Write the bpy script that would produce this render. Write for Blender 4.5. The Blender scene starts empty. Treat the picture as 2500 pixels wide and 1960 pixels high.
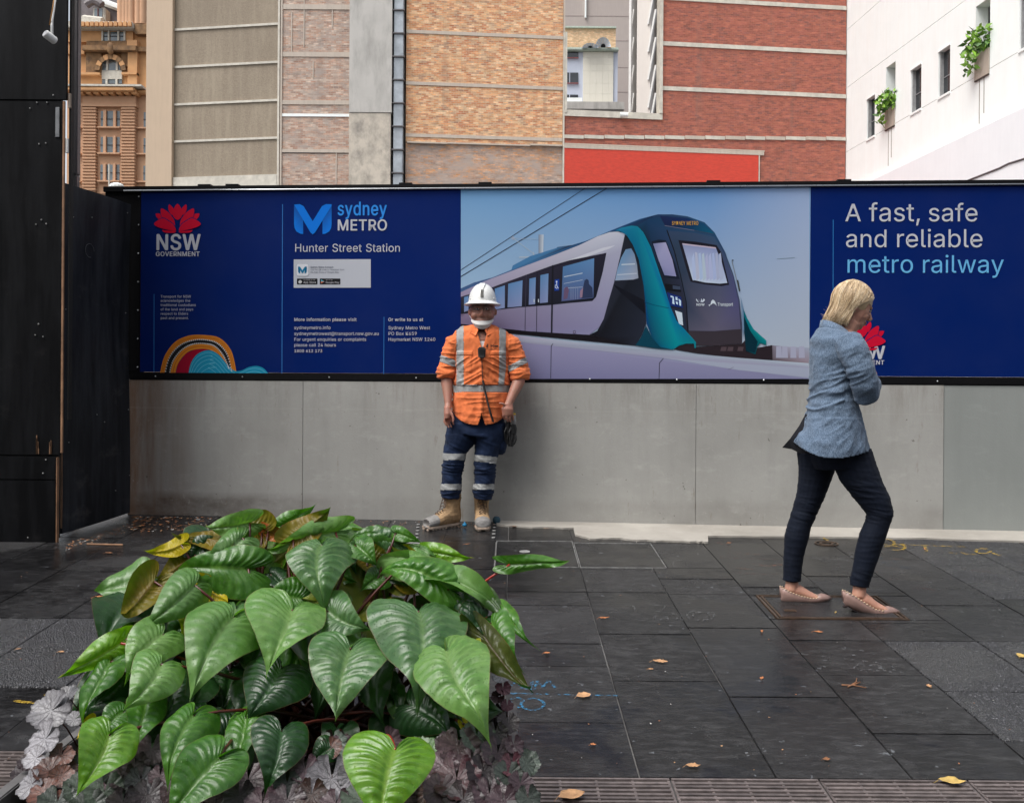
import bpy, bmesh, math, random
from mathutils import Vector, Matrix, noise, kdtree
random.seed(7)
sc = bpy.context.scene
COL = sc.collection
R = math.radians
# ---------------------------------------------------------------- camera, sky, sun, exposure
F, CX, CY, ROLL, EYE, SL = 2300.0, 1250.0, 946.0, 0.007, 1.44, 0.06
cam = bpy.data.cameras.new('camera'); camo = bpy.data.objects.new('camera', cam); COL.objects.link(camo)
cam.sensor_width = 36; cam.lens = 36*F/2500; cam.shift_y = -(980-CY)/2500; cam.clip_start = .05; cam.clip_end = 900
XC = Vector((math.cos(ROLL), 0, math.sin(ROLL))); YC = Vector((-math.sin(ROLL), 0, math.cos(ROLL)))
camo.matrix_world = Matrix(((XC.x, YC.x, 0, 0), (0, 0, -1, 0), (XC.z, YC.z, 0, EYE), (0, 0, 0, 1)))
sc.camera = camo
w = bpy.data.worlds.new('World'); sc.world = w; w.use_nodes = True
wn = w.node_tree; bg = wn.nodes['Background']
sky = wn.nodes.new('ShaderNodeTexSky'); sky.sky_type = 'NISHITA'; sky.sun_disc = False
SUN_EL, SUN_ROT = R(60), R(232)
sky.sun_elevation = SUN_EL; sky.sun_rotation = SUN_ROT; sky.air_density = 1.0; sky.dust_density = 4.0; sky.ozone_density = 1.0
hs = wn.nodes.new('ShaderNodeHueSaturation'); hs.inputs['Saturation'].default_value = .35
wn.links.new(sky.outputs[0], hs.inputs['Color']); wn.links.new(hs.outputs[0], bg.inputs[0])
bg.inputs[1].default_value = .15
sl = bpy.data.lights.new('sun', 'SUN'); sl.energy = 1.75; sl.angle = R(30); sl.color = (1, .985, .96)
so = bpy.data.objects.new('sun', sl); COL.objects.link(so)
sd = Vector((math.sin(SUN_ROT)*math.cos(SUN_EL), math.cos(SUN_ROT)*math.cos(SUN_EL), math.sin(SUN_EL)))
so.rotation_euler = sd.to_track_quat('Z', 'Y').to_euler(); so.location = (0, -5, 20)
sc.view_settings.view_transform = 'Standard'; sc.view_settings.look = 'None'; sc.view_settings.gamma = 1
sc.view_settings.use_curve_mapping = False; sc.view_settings.exposure = 0.6
sc.cycles.max_bounces = 6; sc.cycles.diffuse_bounces = 3; sc.cycles.glossy_bounces = 3
# ---------------------------------------------------------------- pixel -> place
def ray(px, py):
    u = (px-CX)/F; v = -(py-CY)/F
    return Vector((0, 1, 0))+u*XC+v*YC
def P(px, py, d): r = ray(px, py); return Vector((0, 0, EYE))+r*d
def G(px, py, up=0):
    r = ray(px, py); d = (EYE-up)/(SL-r.z); return Vector((0, 0, EYE))+r*d
def gz(x, y): return SL*y
class Pl:
    """a vertical plane through two (pixel column, depth) pairs, with a local frame s along, t towards the camera, z up"""
    def __init__(s, pxL, dL, pxR, dR):
        a = P(pxL, CY, dL); b = P(pxR, CY, dR); s.o = Vector((a.x, a.y, 0)); e = Vector((b.x-a.x, b.y-a.y, 0)); s.len = e.length; s.e = e.normalized()
        s.n = Vector((s.e.y, -s.e.x, 0))
        if s.n.y > 0 and abs(s.n.y) > abs(s.n.x)*.2: s.n = -s.n
    def at(s, px, py, t=0):
        r = ray(px, py); o = s.o+s.n*t-Vector((0, 0, EYE)); d = o.dot(s.n)/r.dot(s.n)
        return Vector((0, 0, EYE))+r*d
    def loc(s, px, py):
        p = s.at(px, py); return (p-s.o).dot(s.e), p.z
    def w(s, a, t, z): return s.o+s.e*a+s.n*t+Vector((0, 0, z))
    def sx(s, px, py=CY): return s.loc(px, py)[0]
# ---------------------------------------------------------------- objects
def tag(o, label=None, cat=None, group=None, kind=None):
    if label: o['label'] = label
    if cat: o['category'] = cat
    if group: o['group'] = group
    if kind: o['kind'] = kind
    return o
def thing(name, label, cat, loc=(0, 0, 0), group=None):
    o = bpy.data.objects.new(name, None); COL.objects.link(o); o.location = loc; o.empty_display_size = .1
    return tag(o, label, cat, group)
def wloc(o):
    v = Vector(o.location)
    while o.parent: o = o.parent; v += Vector(o.location)
    return v
class MB:
    def __init__(s): s.v = []; s.f = []; s.m = []; s.c = []
    def add(s, vs, fs, mi=0, col=None):
        n = len(s.v); s.v += [tuple(v) for v in vs]; s.f += [tuple(i+n for i in f) for f in fs]; s.m += [mi]*len(fs)
        s.c += [col or (1, 1, 1)]*len(vs); return s
    def box(s, x0, x1, y0, y1, z0, z1, mi=0, fn=None):
        vs = [(x, y, z) for x in (x0, x1) for y in (y0, y1) for z in (z0, z1)]
        if fn: vs = [fn(*v) for v in vs]
        return s.add(vs, [(0, 1, 3, 2), (4, 6, 7, 5), (0, 4, 5, 1), (2, 3, 7, 6), (0, 2, 6, 4), (1, 5, 7, 3)], mi)
    def pbox(s, pl, s0, s1, t0, t1, z0, z1, mi=0): return s.box(s0, s1, t0, t1, z0, z1, mi, pl.w)
    def prism(s, top, bot, mi=0):
        n = len(top); s.add(list(top)+list(bot), [tuple(range(n)), tuple(reversed(range(n, 2*n)))]+[(i, i+n, (i+1) % n+n, (i+1) % n) for i in range(n)], mi); return s
    def rings(s, rs, close=True, caps=True, mi=0):
        n = len(rs[0]); vs = [v for r in rs for v in r]; fs = []
        for i in range(len(rs)-1):
            for j in range(n if close else n-1):
                k = (j+1) % n; fs.append((i*n+j, i*n+k, (i+1)*n+k, (i+1)*n+j))
        if caps: fs += [tuple(reversed(range(n))), tuple(range((len(rs)-1)*n, len(rs)*n))]
        return s.add(vs, fs, mi)
    def tube(s, pts, rad, n=8, mi=0, flat=None, up=None):
        pts = [Vector(p) for p in pts]; k = len(pts)
        if not hasattr(rad, '__len__'): rad = [rad]*k
        rs = []; a = None
        for i, p in enumerate(pts):
            t = (pts[min(i+1, k-1)]-pts[max(i-1, 0)]).normalized()
            if a is None:
                a = Vector(up) if up else (Vector((0, 0, 1)) if abs(t.z) < .9 else Vector((1, 0, 0)))
            a = (a-t*a.dot(t)).normalized(); b = t.cross(a)
            r = rad[i]; rx, ry = r if hasattr(r, '__len__') else (r, r)
            rs.append([p+a*(rx*math.cos(2*math.pi*j/n))+b*(ry*math.sin(2*math.pi*j/n)) for j in range(n)])
        return s.rings(rs, mi=mi)
    def ball(s, c, r, n=12, mi=0, M=None):
        c = Vector(c); rx, ry, rz = r if hasattr(r, '__len__') else (r, r, r); rs = []
        for i in range(1, n//2+1):
            th = math.pi*i/(n//2+1)
            ring = [Vector((rx*math.sin(th)*math.cos(2*math.pi*j/n), ry*math.sin(th)*math.sin(2*math.pi*j/n), -rz*math.cos(th))) for j in range(n)]
            rs.append([c+(M @ q if M else q) for q in ring])
        return s.rings(rs, mi=mi)
    def build(s, name, mats, parent=None, smooth=False, bevel=0, colors=False, auto=None):
        off = wloc(parent) if parent else Vector((0, 0, 0))
        me = bpy.data.meshes.new(name); me.from_pydata([Vector(v)-off for v in s.v], [], s.f); me.validate()
        if not hasattr(mats, '__len__'): mats = [mats]
        for m in mats: me.materials.append(m)
        if len(me.polygons) == len(s.m):
            me.polygons.foreach_set('material_index', s.m)
        if colors:
            ca = me.color_attributes.new('Col', 'FLOAT_COLOR', 'POINT')
            for i, c in enumerate(s.c): ca.data[i].color = (*c, 1)
        if bevel:
            bm = bmesh.new(); bm.from_mesh(me)
            es = [e for e in bm.edges if len(e.link_faces) == 2 and e.calc_face_angle(0) > .5]
            bmesh.ops.bevel(bm, geom=es, offset=bevel, segments=2, affect='EDGES', clamp_overlap=True); bm.to_mesh(me); bm.free()
        if smooth:
            me.polygons.foreach_set('use_smooth', [True]*len(me.polygons))
            if auto: me.set_sharp_from_angle(angle=R(auto))
        o = bpy.data.objects.new(name, me); COL.objects.link(o)
        if parent: o.parent = parent
        return o
def origin_to(o, p):
    p = Vector(p)-(wloc(o.parent) if o.parent else Vector((0, 0, 0)))-Vector(o.location); o.data.transform(Matrix.Translation(-p)); o.location = Vector(o.location)+p; return o
def inst(o, parent=None, loc=None, rot=None, scale=None, label=None):
    c = o.copy(); COL.objects.link(c)
    if parent: c.parent = parent
    if loc is not None: c.location = loc
    if rot is not None: c.rotation_euler = rot
    if scale is not None: c.scale = scale
    if label: c['label'] = label
    return c
# ---------------------------------------------------------------- materials
def srgb(r, g, b):
    return tuple(((c/255)/12.92 if c/255 <= .04045 else ((c/255+.055)/1.055)**2.4) for c in (r, g, b))
class NB:
    def __init__(s, name):
        s.m = bpy.data.materials.new(name); s.m.use_nodes = True; s.t = s.m.node_tree; s.b = s.t.nodes['Principled BSDF']
    def __call__(s, typ, props=None, **kw):
        n = s.t.nodes.new('ShaderNode'+typ)
        for k, v in (props or {}).items(): setattr(n, k, v)
        for k, v in kw.items():
            key = int(k[1:]) if k[0] == 'i' and k[1:].isdigit() else k.replace('_', ' ')
            s.put(n.inputs[key], v)
        return n
    def put(s, sock, v):
        if isinstance(v, bpy.types.NodeSocket): s.t.links.new(v, sock)
        elif hasattr(v, '__len__') and len(v) == 3 and sock.type == 'RGBA': sock.default_value = (*v, 1)
        else: sock.default_value = v
    def set(s, **kw):
        for k, v in kw.items(): s.put(s.b.inputs[k.replace('_', ' ')], v)
        return s
    def pos(s, scale=(1, 1, 1), obj=False, rot=(0, 0, 0)):
        src = s('TexCoord').outputs['Object'] if obj else s('NewGeometry').outputs['Position']
        return s('Mapping', Vector=src, Scale=scale, Rotation=rot).outputs[0]
    def noise(s, vec, scale=5, detail=4, rough=.55, dist=0): return s('TexNoise', Vector=vec, Scale=scale, Detail=detail, Roughness=rough, Distortion=dist).outputs[0]
    def ramp(s, fac, stops):
        n = s('ValToRGB', Fac=fac); el = n.color_ramp.elements
        while len(el) < len(stops): el.new(.5)
        for e, (p, c) in zip(el, stops): e.position = p; e.color = (*c, 1) if hasattr(c, '__len__') else (c, c, c, 1)
        return n.outputs[0]
    def mix(s, fac, a, b, mode='MIX'):
        n = s('Mix', {'data_type': 'RGBA', 'blend_type': mode}); s.put(n.inputs[0], fac); s.put(n.inputs[6], a); s.put(n.inputs[7], b); return n.outputs[2]
    def math(s, op, a, b=0, c=0): n = s('Math', {'operation': op}); s.put(n.inputs[0], a); s.put(n.inputs[1], b); s.put(n.inputs[2], c); return n.outputs[0]
    def bump(s, h, strength=.3, dist=.01, normal=None):
        n = s('Bump', Height=h, Strength=strength, Distance=dist)
        if normal is not None: s.put(n.inputs['Normal'], normal)
        s.put(s.b.inputs['Normal'], n.outputs[0]); return n.outputs[0]
def MAT(name, col, rough=.6, var=.25, scale=6, bump=.15, bscale=60, bdist=.004, metallic=0, spec=.5, rvar=.1, obj=False, col2=None, coat=0, stretch=(1, 1, 1), rnd=0):
    b = NB(name); v = b.pos(stretch, obj=obj); n = b.noise(v, scale, 6, .6)
    c2 = col2 or tuple(c*(1-var) for c in col)
    c = b.mix(b.ramp(n, [(.35, 0), (.68, 1)]), c2, col)
    if rnd:
        r = b('ObjectInfo').outputs['Random']; c = b.mix(1, c, b.ramp(r, [(0, 1-rnd), (1, 1+rnd*.3)]), 'MULTIPLY')
    n2 = b.noise(v, bscale, 4, .6)
    b.set(Base_Color=c, Roughness=b.math('MULTIPLY_ADD', n2, rvar*2, rough-rvar), Metallic=metallic, Specular_IOR_Level=spec, Coat_Weight=coat)
    if bump: b.bump(n2, bump, bdist)
    return b.m
# ================================================================ materials of the street
def m_paver():
    b = NB('wet_bluestone'); v = b.pos(); rnd = b('ObjectInfo').outputs['Random']
    big = b.noise(v, 1.3, 4, .6); mid = b.noise(b.pos((1, 2.6, 1)), 14, 6, .7); fine = b.noise(v, 160, 5, .75)
    c = b.mix(b.ramp(rnd, [(0, 0), (1, 1)]), (.006, .0058, .0062), (.024, .0235, .024))
    c = b.mix(b.ramp(mid, [(.45, 0), (.7, .7)]), c, (.055, .054, .056))
    c = b.mix(b.ramp(fine, [(.62, 0), (.75, .35)]), c, (.08, .08, .08))
    sp = b.noise(v, 23, 3, .5); c = b.mix(b.ramp(sp, [(.70, 0), (.72, .55)]), c, (.2, .215, .23))
    sc2 = b.noise(b.pos((1, 3, 1)), 4.5, 7, .75); c = b.mix(b.ramp(sc2, [(.56, 0), (.7, .4)]), c, (.1, .1, .1))
    wet = b.ramp(big, [(.42, 0), (.58, 1)]); c = b.mix(wet, b.mix(1, c, (.5, .5, .52), 'MULTIPLY'), c)
    rough = b.math('ADD', b.math('MULTIPLY', wet, .22), b.math('MULTIPLY_ADD', fine, .10, b.math('MULTIPLY_ADD', rnd, .07, .015)))
    b.set(Base_Color=c, Roughness=rough, Specular_IOR_Level=.46)
    rv = b.noise(b.pos((1, 1.8, 1)), 48, 5, .7); h = b.math('ADD', b.math('MULTIPLY', mid, .8), b.math('MULTIPLY_ADD', rv, 1.0, b.math('MULTIPLY', fine, .35)))
    b.bump(h, b.math('MULTIPLY_ADD', wet, .5, .14), .012); return b.m
def m_aggregate():
    b = NB('exposed_aggregate'); v = b.pos(); vo = b('TexVoronoi', Vector=v, Scale=130.0); n = b.noise(v, 3, 5, .6)
    c = b.ramp(vo.outputs['Color'], [(0, (.008, .008, .009)), (.6, (.028, .028, .031)), (.85, (.07, .07, .078)), (1, (.26, .26, .28))])
    c = b.mix(b.ramp(n, [(.4, .5), (.6, 0)]), c, (.035, .035, .037))
    b.set(Base_Color=c, Roughness=b.ramp(n, [(.4, .2), (.62, .42)]), Specular_IOR_Level=.45); b.bump(vo.outputs['Distance'], 1.0, .009); return b.m
def m_concrete(name, c1, c2, stain=True, rough=.75):
    b = NB(name); v = b.pos(); n = b.noise(v, 1.6, 7, .62); st = b.noise(b.pos((5, 5, .5)), 1.5, 6, .65); f = b.noise(v, 90, 4, .6)
    c = b.mix(b.ramp(n, [(.3, 0), (.7, 1)]), c1, c2)
    c = b.mix(b.ramp(st, [(.48, 0), (.75, .22)]), c, tuple(x*.7 for x in c1)); pl = b.noise(b.pos((1, 1, 2)), 5, 6, .7); c = b.mix(b.ramp(pl, [(.55, 0), (.7, .3)]), c, tuple(x*1.25 for x in c2))
    if stain:
        xyz = b('SeparateXYZ', Vector=v); x, z = xyz.outputs[0], xyz.outputs[2]
        low = b.math('MULTIPLY', b.ramp(b.math('MULTIPLY_ADD', b.noise(b.pos((1, 1, 0)), 3, 4, .6), .06, b.math('SUBTRACT', z, .03)), [(.56, 1), (.625, .0)]), b.ramp(b.noise(b.pos((2, 2, 3)), 2.2, 7, .75), [(.3, .3), (.6, 1)]))
        left = b('MapRange', Value=x); left.inputs[1].default_value = -2.9; left.inputs[2].default_value = -1.2; left.inputs[3].default_value = 1; left.inputs[4].default_value = .16
        c = b.mix(b.math('MULTIPLY', b.math('MULTIPLY', low, left.outputs[0]), .95), c, (.055, .033, .02))
        rim = b('MapRange', Value=x); rim.inputs[1].default_value = -2.86; rim.inputs[2].default_value = -2.4; rim.inputs[3].default_value = .95; rim.inputs[4].default_value = 0
        c = b.mix(b.math('MULTIPLY', rim.outputs[0], b.ramp(st, [(.35, .35), (.6, 1)])), c, (.17, .095, .055)); hz = b.math('MULTIPLY', z, .5); ln = b.ramp(hz, [(.632, 0), (.6345, 1), (.636, 0)]); c = b.mix(b.math('MULTIPLY', ln, .35), c, (.5, .48, .44)); c = b.mix(b.ramp(b.noise(b.pos((6, 6, 1.2)), 2.6, 7, .75), [(.62, 0), (.72, .5)]), c, (.17, .125, .085)); bl_ = b.noise(b.pos((1, 1, 1)), 3.2, 8, .8); c = b.mix(b.ramp(bl_, [(.5, 0), (.7, .35)]), c, (.2, .195, .18)); sc_ = b.noise(b.pos((1, 1, 1), rot=(0, .7, 0)), 7, 8, .8, 2.5); c = b.mix(b.ramp(sc_, [(.6, 0), (.66, .35), (.7, 0)]), c, (.5, .48, .45))
        drip = b.math('MULTIPLY', b.ramp(hz, [(.56, 0), (.72, 1)]), b.ramp(b.noise(b.pos((4, 4, .5)), 2.3, 7, .75), [(.48, 0), (.66, .9)]))
        c = b.mix(b.math('MULTIPLY', drip, .38), c, (.12, .09, .06))
        pit = b.noise(v, 26, 2, .5); c = b.mix(b.ramp(pit, [(.74, 0), (.77, .6)]), c, (.07, .06, .05))
    b.set(Base_Color=c, Roughness=rough); b.bump(b.math('ADD', f, n), .25, .004); return b.m
def m_brick(name, cols, mortar, mscale=1.0, patchy=None, bumpk=.6, bw=.24, bh=.086):
    """small bricks on a far wall, laid out in the wall's own object space (x along, z up)"""
    b = NB(name); v = b('TexCoord').outputs['Object']; sp = b('SeparateXYZ', Vector=v); uv = b('CombineXYZ', X=sp.outputs[0], Y=sp.outputs[2], Z=0.0).outputs[0]
    def brick(c1, c2, bias=0):
        n = b('TexBrick', Vector=uv, Scale=1.0); n.inputs['Brick Width'].default_value = bw; n.inputs['Row Height'].default_value = bh
        n.inputs['Mortar Size'].default_value = .009; n.inputs['Mortar Smooth'].default_value = .3; n.inputs['Bias'].default_value = bias
        for k, c in (('Color1', c1), ('Color2', c2), ('Mortar', mortar)): b.put(n.inputs[k], c)
        return n
    n0 = brick((0, 0, 0), (1, 1, 1)); sel = n0.outputs[0]
    rr = b.ramp(sel, [(i/(len(cols)-1), c) for i, c in enumerate(cols)])
    big = b.noise(uv, .55, 5, .65)
    c = b.mix(b.ramp(big, [(.35, 0), (.7, .3)]), rr, cols[len(cols)//2]); cl_ = b.noise(b('Mapping', Vector=uv, Scale=(1, 3.2, 1)).outputs[0], 1.9, 5, .8); c = b.mix(1, c, b.ramp(cl_, [(.32, .55), (.5, .95), (.68, 1.45)]), 'MULTIPLY')
    c = b.mix(n0.outputs['Fac'], c, mortar)
    blot = b.noise(b('Mapping', Vector=uv, Scale=(.5, 1.6, 1)).outputs[0], 1.6, 6, .75)
    c = b.mix(b.ramp(blot, [(.52, 0), (.7, .45)]), c, tuple(x*.55 for x in cols[-1]))
    lt = b.noise(b('Mapping', Vector=uv, Scale=(.6, 1.2, 1), Location=(9, 2, 0)).outputs[0], .9, 6, .75); c = b.mix(b.ramp(lt, [(.5, 0), (.68, .4)]), c, tuple(min(1, x*1.25) for x in cols[len(cols)//2]))
    so_ = b.noise(b('Mapping', Vector=uv, Scale=(1.6, .10, 1), Location=(4, 1, 0)).outputs[0], 1.2, 5, .65); c = b.mix(b.ramp(so_, [(.55, 0), (.75, .4)]), c, (.16, .12, .1))
    if patchy:
        pn = b.noise(b('Mapping', Vector=uv, Scale=(.8, 1.5, 1), Location=(3, 7, 0)).outputs[0], patchy[1], 6, .7)
        c = b.mix(b.ramp(pn, [(patchy[2], 0), (patchy[2]+.1, patchy[3])]), c, patchy[0])
        dr = b.noise(b('Mapping', Vector=uv, Scale=(3, .12, 1)).outputs[0], 1.1, 4, .6); c = b.mix(b.ramp(dr, [(.6, 0), (.72, .4)]), c, mortar)
    b.set(Base_Color=c, Roughness=.85); b.bump(b.math('MULTIPLY', n0.outputs['Fac'], -1), bumpk, .012); return b.m
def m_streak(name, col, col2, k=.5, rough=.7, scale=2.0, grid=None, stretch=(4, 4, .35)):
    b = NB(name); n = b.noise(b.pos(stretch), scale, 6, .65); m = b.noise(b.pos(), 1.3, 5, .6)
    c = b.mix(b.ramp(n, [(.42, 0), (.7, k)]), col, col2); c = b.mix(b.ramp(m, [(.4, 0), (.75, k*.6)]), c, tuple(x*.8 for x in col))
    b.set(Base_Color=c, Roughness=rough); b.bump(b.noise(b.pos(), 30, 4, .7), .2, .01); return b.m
def m_black_ply(name='black_plywood', k=1.0):
    b = NB(name); v = b.pos(); n = b.noise(b.pos((6, 6, .8)), 1.4, 7, .7); f = b.noise(b.pos((1, 1, 1.6)), 3.2, 6, .7)
    c = b.mix(b.ramp(n, [(.4, 0), (.8, .8)]), (.003*k, .0032*k, .0038*k), (.012*k, .013*k, .015*k))
    c = b.mix(b.ramp(f, [(.6, 0), (.8, .45)]), c, (.024*k, .022*k, .022*k))
    b.set(Base_Color=c, Roughness=b.math('MULTIPLY_ADD', n, .35, .3), Specular_IOR_Level=.12); b.bump(b.noise(b.pos((8, 8, .6)), 5, 5, .6), .15, .003); return b.m
paverM = m_paver(); aggM = m_aggregate()
concM = m_concrete('weathered_concrete', (.29, .285, .265), (.41, .405, .38)); concM2 = m_concrete('smooth_grey_concrete', (.25, .265, .25), (.28, .295, .28), False, .6)
stripM = m_concrete('pale_cement', (.25, .23, .2), (.38, .355, .315), False, .8)
plyM = m_black_ply(); plyM2 = m_black_ply('scuffed_black_plywood', 4.6); edgeM = MAT('raw_ply_edge', (.32, .17, .09), .7, .5, 8, .3, 40, obj=False)
steelB = MAT('black_painted_steel', (.005, .005, .006), .45, .3, 8, .1, spec=.2); steelG = MAT('grey_painted_steel', (.12, .11, .115), .5, .3, 3, .1)
galv = MAT('galvanised_steel', (.33, .34, .35), .38, .3, 20, .1, metallic=.8); silver = MAT('bright_aluminium', (.6, .62, .64), .3, .15, 12, .05, metallic=.9)
whiteP = MAT('white_paint', (.72, .72, .70), .5, .12, 10, .05); brassM = MAT('worn_brass_edge', (.17, .11, .075), .4, .6, 30, .2, metallic=.6)
dotM = MAT('white_road_paint', (.34, .34, .33), .6, .6, 30, .2)
gateM = MAT('wet_grate_iron', (.24, .2, .19), .33, .45, 30, .3, metallic=.35, rnd=.35); darkM = MAT('dark_void', (.006, .006, .006), .8, .2, 5, 0)
mortarM = MAT('joint_grit', (.16, .155, .15), .7, .95, 1.7, .3)
# ================================================================ ground, pavement and its pavers
g = MB(); xs = [-400, -60, -12, 12, 60, 400]; ys = [(-300, -.3), (-5, -.3), (7.6, gz(0, 7.6)), (14, .4), (60, -.6), (600, -.6)]
for y, z in ys: g.v += [(x, y, z-.03) for x in xs]; g.c += [(1, 1, 1)]*len(xs)
for i in range(len(ys)-1):
    for j in range(len(xs)-1): a = i*len(xs)+j; g.f.append((a, a+1, a+1+len(xs), a+len(xs))); g.m.append(0)
tag(g.build('ground', mortarM), kind='structure')
pave = thing('pavement', None, None, (0, 4, gz(0, 4)-.03)); tag(pave, kind='structure')
bed = MB(); bed.box(-9, 9, 1.2, 7.35, -.06, -.025, fn=lambda x, y, z: (x, y, gz(x, y)+z)); bed.v = [(x, y, z+(.0165 if i % 2 else 0)) for i, (x, y, z) in enumerate(bed.v)]; bed.build('paving_bed', mortarM, pave)
X0, DX = -.02, .442
def xl(k): return X0+DX*k
def D(py, px=1250): return G(px, py).y
GR_R, GR_L = 3.045, 3.205      # where pavers give way to the drain grates, right and left of the planter
cols = {0: [1384, 1444, 1477, 1569, 1625, 1763], 1: [1388, 1444, 1545, 1659], 2: [1410, 1447, 1529, 1697], 3: [1429, 1452, 1557, 1641, 1784],
        4: [1401, 1440, 1514, 1557, 1680, 1800], 5: [1360, 1470, 1557, 1660, 1805], 6: [1372, 1455, 1557, 1800], -1: [1390, 1470, 1530, 1640, 1770],
        -2: [1350, 1420, 1500, 1600, 1720], -3: [1330, 1366, 1411, 1470, 1516, 1685], -4: [1330, 1366, 1411, 1516, 1685], -5: [1330, 1380, 1440, 1516, 1600, 1685], -6: [1340, 1400, 1516, 1685]}
SERV = (D(1384), D(1322))      # service covers
holes = []                     # (x0,x1,y0,y1) kept clear for inlaid covers
a = G(1897, 1511); b_ = G(2222, 1512); c_ = G(1862, 1452)
ACC = (a.x, b_.x, a.y, c_.y); holes.append(ACC)
s0, s1, s2 = G(1206, 1384).x, G(1416, 1384).x, G(1628, 1384).x
SER1 = (s0, s1-.0, D(1384), D(1320)); SER2 = (s1, s2, D(1384), D(1324)); holes += [SER1, SER2]
rects = []
for k in range(-13, 12):
    x0, x1 = xl(k), xl(k+1); lim = GR_R if k >= -1 else GR_L
    cuts = [lim]+sorted(D(p) for p in cols.get(k, [])) if k in cols else [lim]
    if k not in cols:
        y = lim
        while y < 6.9: y += random.choice([.45, .62, .88]); cuts.append(y)
    cuts = [c for c in cuts if c < 7.0]+[7.32]
    for i in range(len(cuts)-1):
        if cuts[i+1]-cuts[i] > .05: rects.append([x0, x1, cuts[i], cuts[i+1], k])
    if lim == GR_L:
        rects.append([x0, x1, GR_L-.31-.5, GR_L-.32, k])
def sub(r, h):
    x0, x1, y0, y1, k = r; hx0, hx1, hy0, hy1 = h
    if x1 <= hx0+.004 or x0 >= hx1-.004 or y1 <= hy0+.004 or y0 >= hy1-.004: return [r]
    out = []
    if y0 < hy0: out.append([x0, x1, y0, hy0, k])
    if y1 > hy1: out.append([x0, x1, hy1, y1, k])
    m0, m1 = max(y0, hy0), min(y1, hy1)
    if x0 < hx0: out.append([x0, hx0, m0, m1, k])
    if x1 > hx1: out.append([hx1, x1, m0, m1, k])
    return [q for q in out if q[1]-q[0] > .03 and q[3]-q[2] > .03]
for h in holes: rects = [q for r in rects for q in sub(r, h)]
PLANT = (-1.08, .012, 1.9, 2.62)
for x0, x1, y0, y1, k in rects:
    cy = (y0+y1)/2; agg = (k <= -4 and D(1690) < cy < D(1512)) or (k == -3 and D(1690) < cy < D(1512)) or (k >= 4 and D(1806) < cy < D(1553)) or (k >= 6 and cy > D(1465))
    j = .0028; dz = random.uniform(-.0012, .0012); tx, ty = random.uniform(-.002, .002), random.uniform(-.002, .002); mx, my = (x0+x1)/2, cy
    fn = lambda x, y, z: (x, y, gz(x, y)+z+dz+(x-mx)*tx+(y-my)*ty)
    m = MB(); jit = [random.uniform(-.0012, .0012) for _ in range(4)]
    m.box(x0+j+jit[0], x1-j+jit[1], y0+j+jit[2], y1-j+jit[3], -.024, 0, fn=fn)
    o = m.build('paver', aggM if agg else paverM, pave, bevel=.0018); origin_to(o, (mx, my, gz(mx, my)))
# pale cement strip poured along the foot of the wall
st = MB(); edge = [(1212, 1284), (1300, 1290), (1400, 1292), (1404, 1308), (1440, 1318), (1500, 1316), (1560, 1322), (1640, 1323), (1700, 1325), (1729, 1325), (1719, 1311), (1850, 1313), (2000, 1313), (2150, 1315), (2300, 1318), (2500, 1324), (2700, 1328), (3000, 1330)]
random.seed(3); fr = []
for (ax, ay), (bx, by) in zip(edge, edge[1:]):
    for i in range(4): t = i/4; fr.append((ax+(bx-ax)*t, ay+(by-ay)*t+random.uniform(-1.2, 1.2)))
wall = Pl(315, 7.30, 2500, 6.85)
n = len(fr); up = [G(x, y, .0)+Vector((0, 0, .012)) for x, y in fr]; bk = []
for x, y in fr: q = wall.at(x, 1268); bk.append(Vector((q.x, q.y+.02, gz(0, q.y)+.013)))
st.add(up+bk, [(i, i+1, n+i+1, n+i) for i in range(n-1)]); st.add([p-Vector((0, 0, .02)) for p in up]+up, [(i, i+1, n+i+1, n+i) for i in range(n-1)])
st.build('cement_strip', stripM, pave)
# service covers: steel rims with inlaid stone
def cover(name, label, rect, mat, wd, inner=None, corner=None):
    x0, x1, y0, y1 = rect; t = thing(name, label, 'access cover', ((x0+x1)/2, (y0+y1)/2, gz(0, (y0+y1)/2)))
    F_ = lambda x, y, z: (x, y, gz(x, y)+z)
    m = MB(); m.box(x0+.004, x1-.004, y0+.004, y0+wd, -.02, .003, fn=F_); m.box(x0+.004, x1-.004, y1-wd, y1-.004, -.02, .003, fn=F_)
    m.box(x0+.004, x0+wd, y0+wd+.001, y1-wd-.001, -.02, .003, fn=F_); m.box(x1-wd, x1-.004, y0+wd+.001, y1-wd-.001, -.02, .003, fn=F_); m.build('rim', mat, t)
    if inner:
        m = MB(); d = wd+.014
        m.box(x0+d, x1-d, y0+d, y0+d+.01, -.02, .002, fn=F_); m.box(x0+d, x1-d, y1-d-.01, y1-d, -.02, .002, fn=F_)
        m.box(x0+d, x0+d+.01, y0+d+.011, y1-d-.011, -.02, .002, fn=F_); m.box(x1-d-.01, x1-d, y0+d+.011, y1-d-.011, -.02, .002, fn=F_); m.build('inner_rim', brassM, t); wd = d+.01
    m = MB(); m.box(x0+wd+.004, x1-wd-.004, y0+wd+.004, y1-wd-.004, -.02, 0, fn=F_); m.build('inlaid_paver', paverM, t, bevel=.0015)
    return t
t = cover('access_cover', 'bronze edged pavement cover with inlaid stone under the walking woman', ACC, brassM, .012, True)
m = MB(); kx, ky = ACC[0]+.09, ACC[2]+.13; m.box(kx-.012, kx+.05, ky, ky+.03, -.001, .003, fn=lambda x, y, z: (x, y, gz(x, y)+z)); m.box(kx, kx+.014, ky+.008, ky+.022, .0032, .0045, fn=lambda x, y, z: (x, y, gz(x, y)+z)); m.build('keyhole', brassM, t)
cover('access_cover', 'thin white edged pavement cover with a round white paint dot', SER1, dotM, .006)
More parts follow.
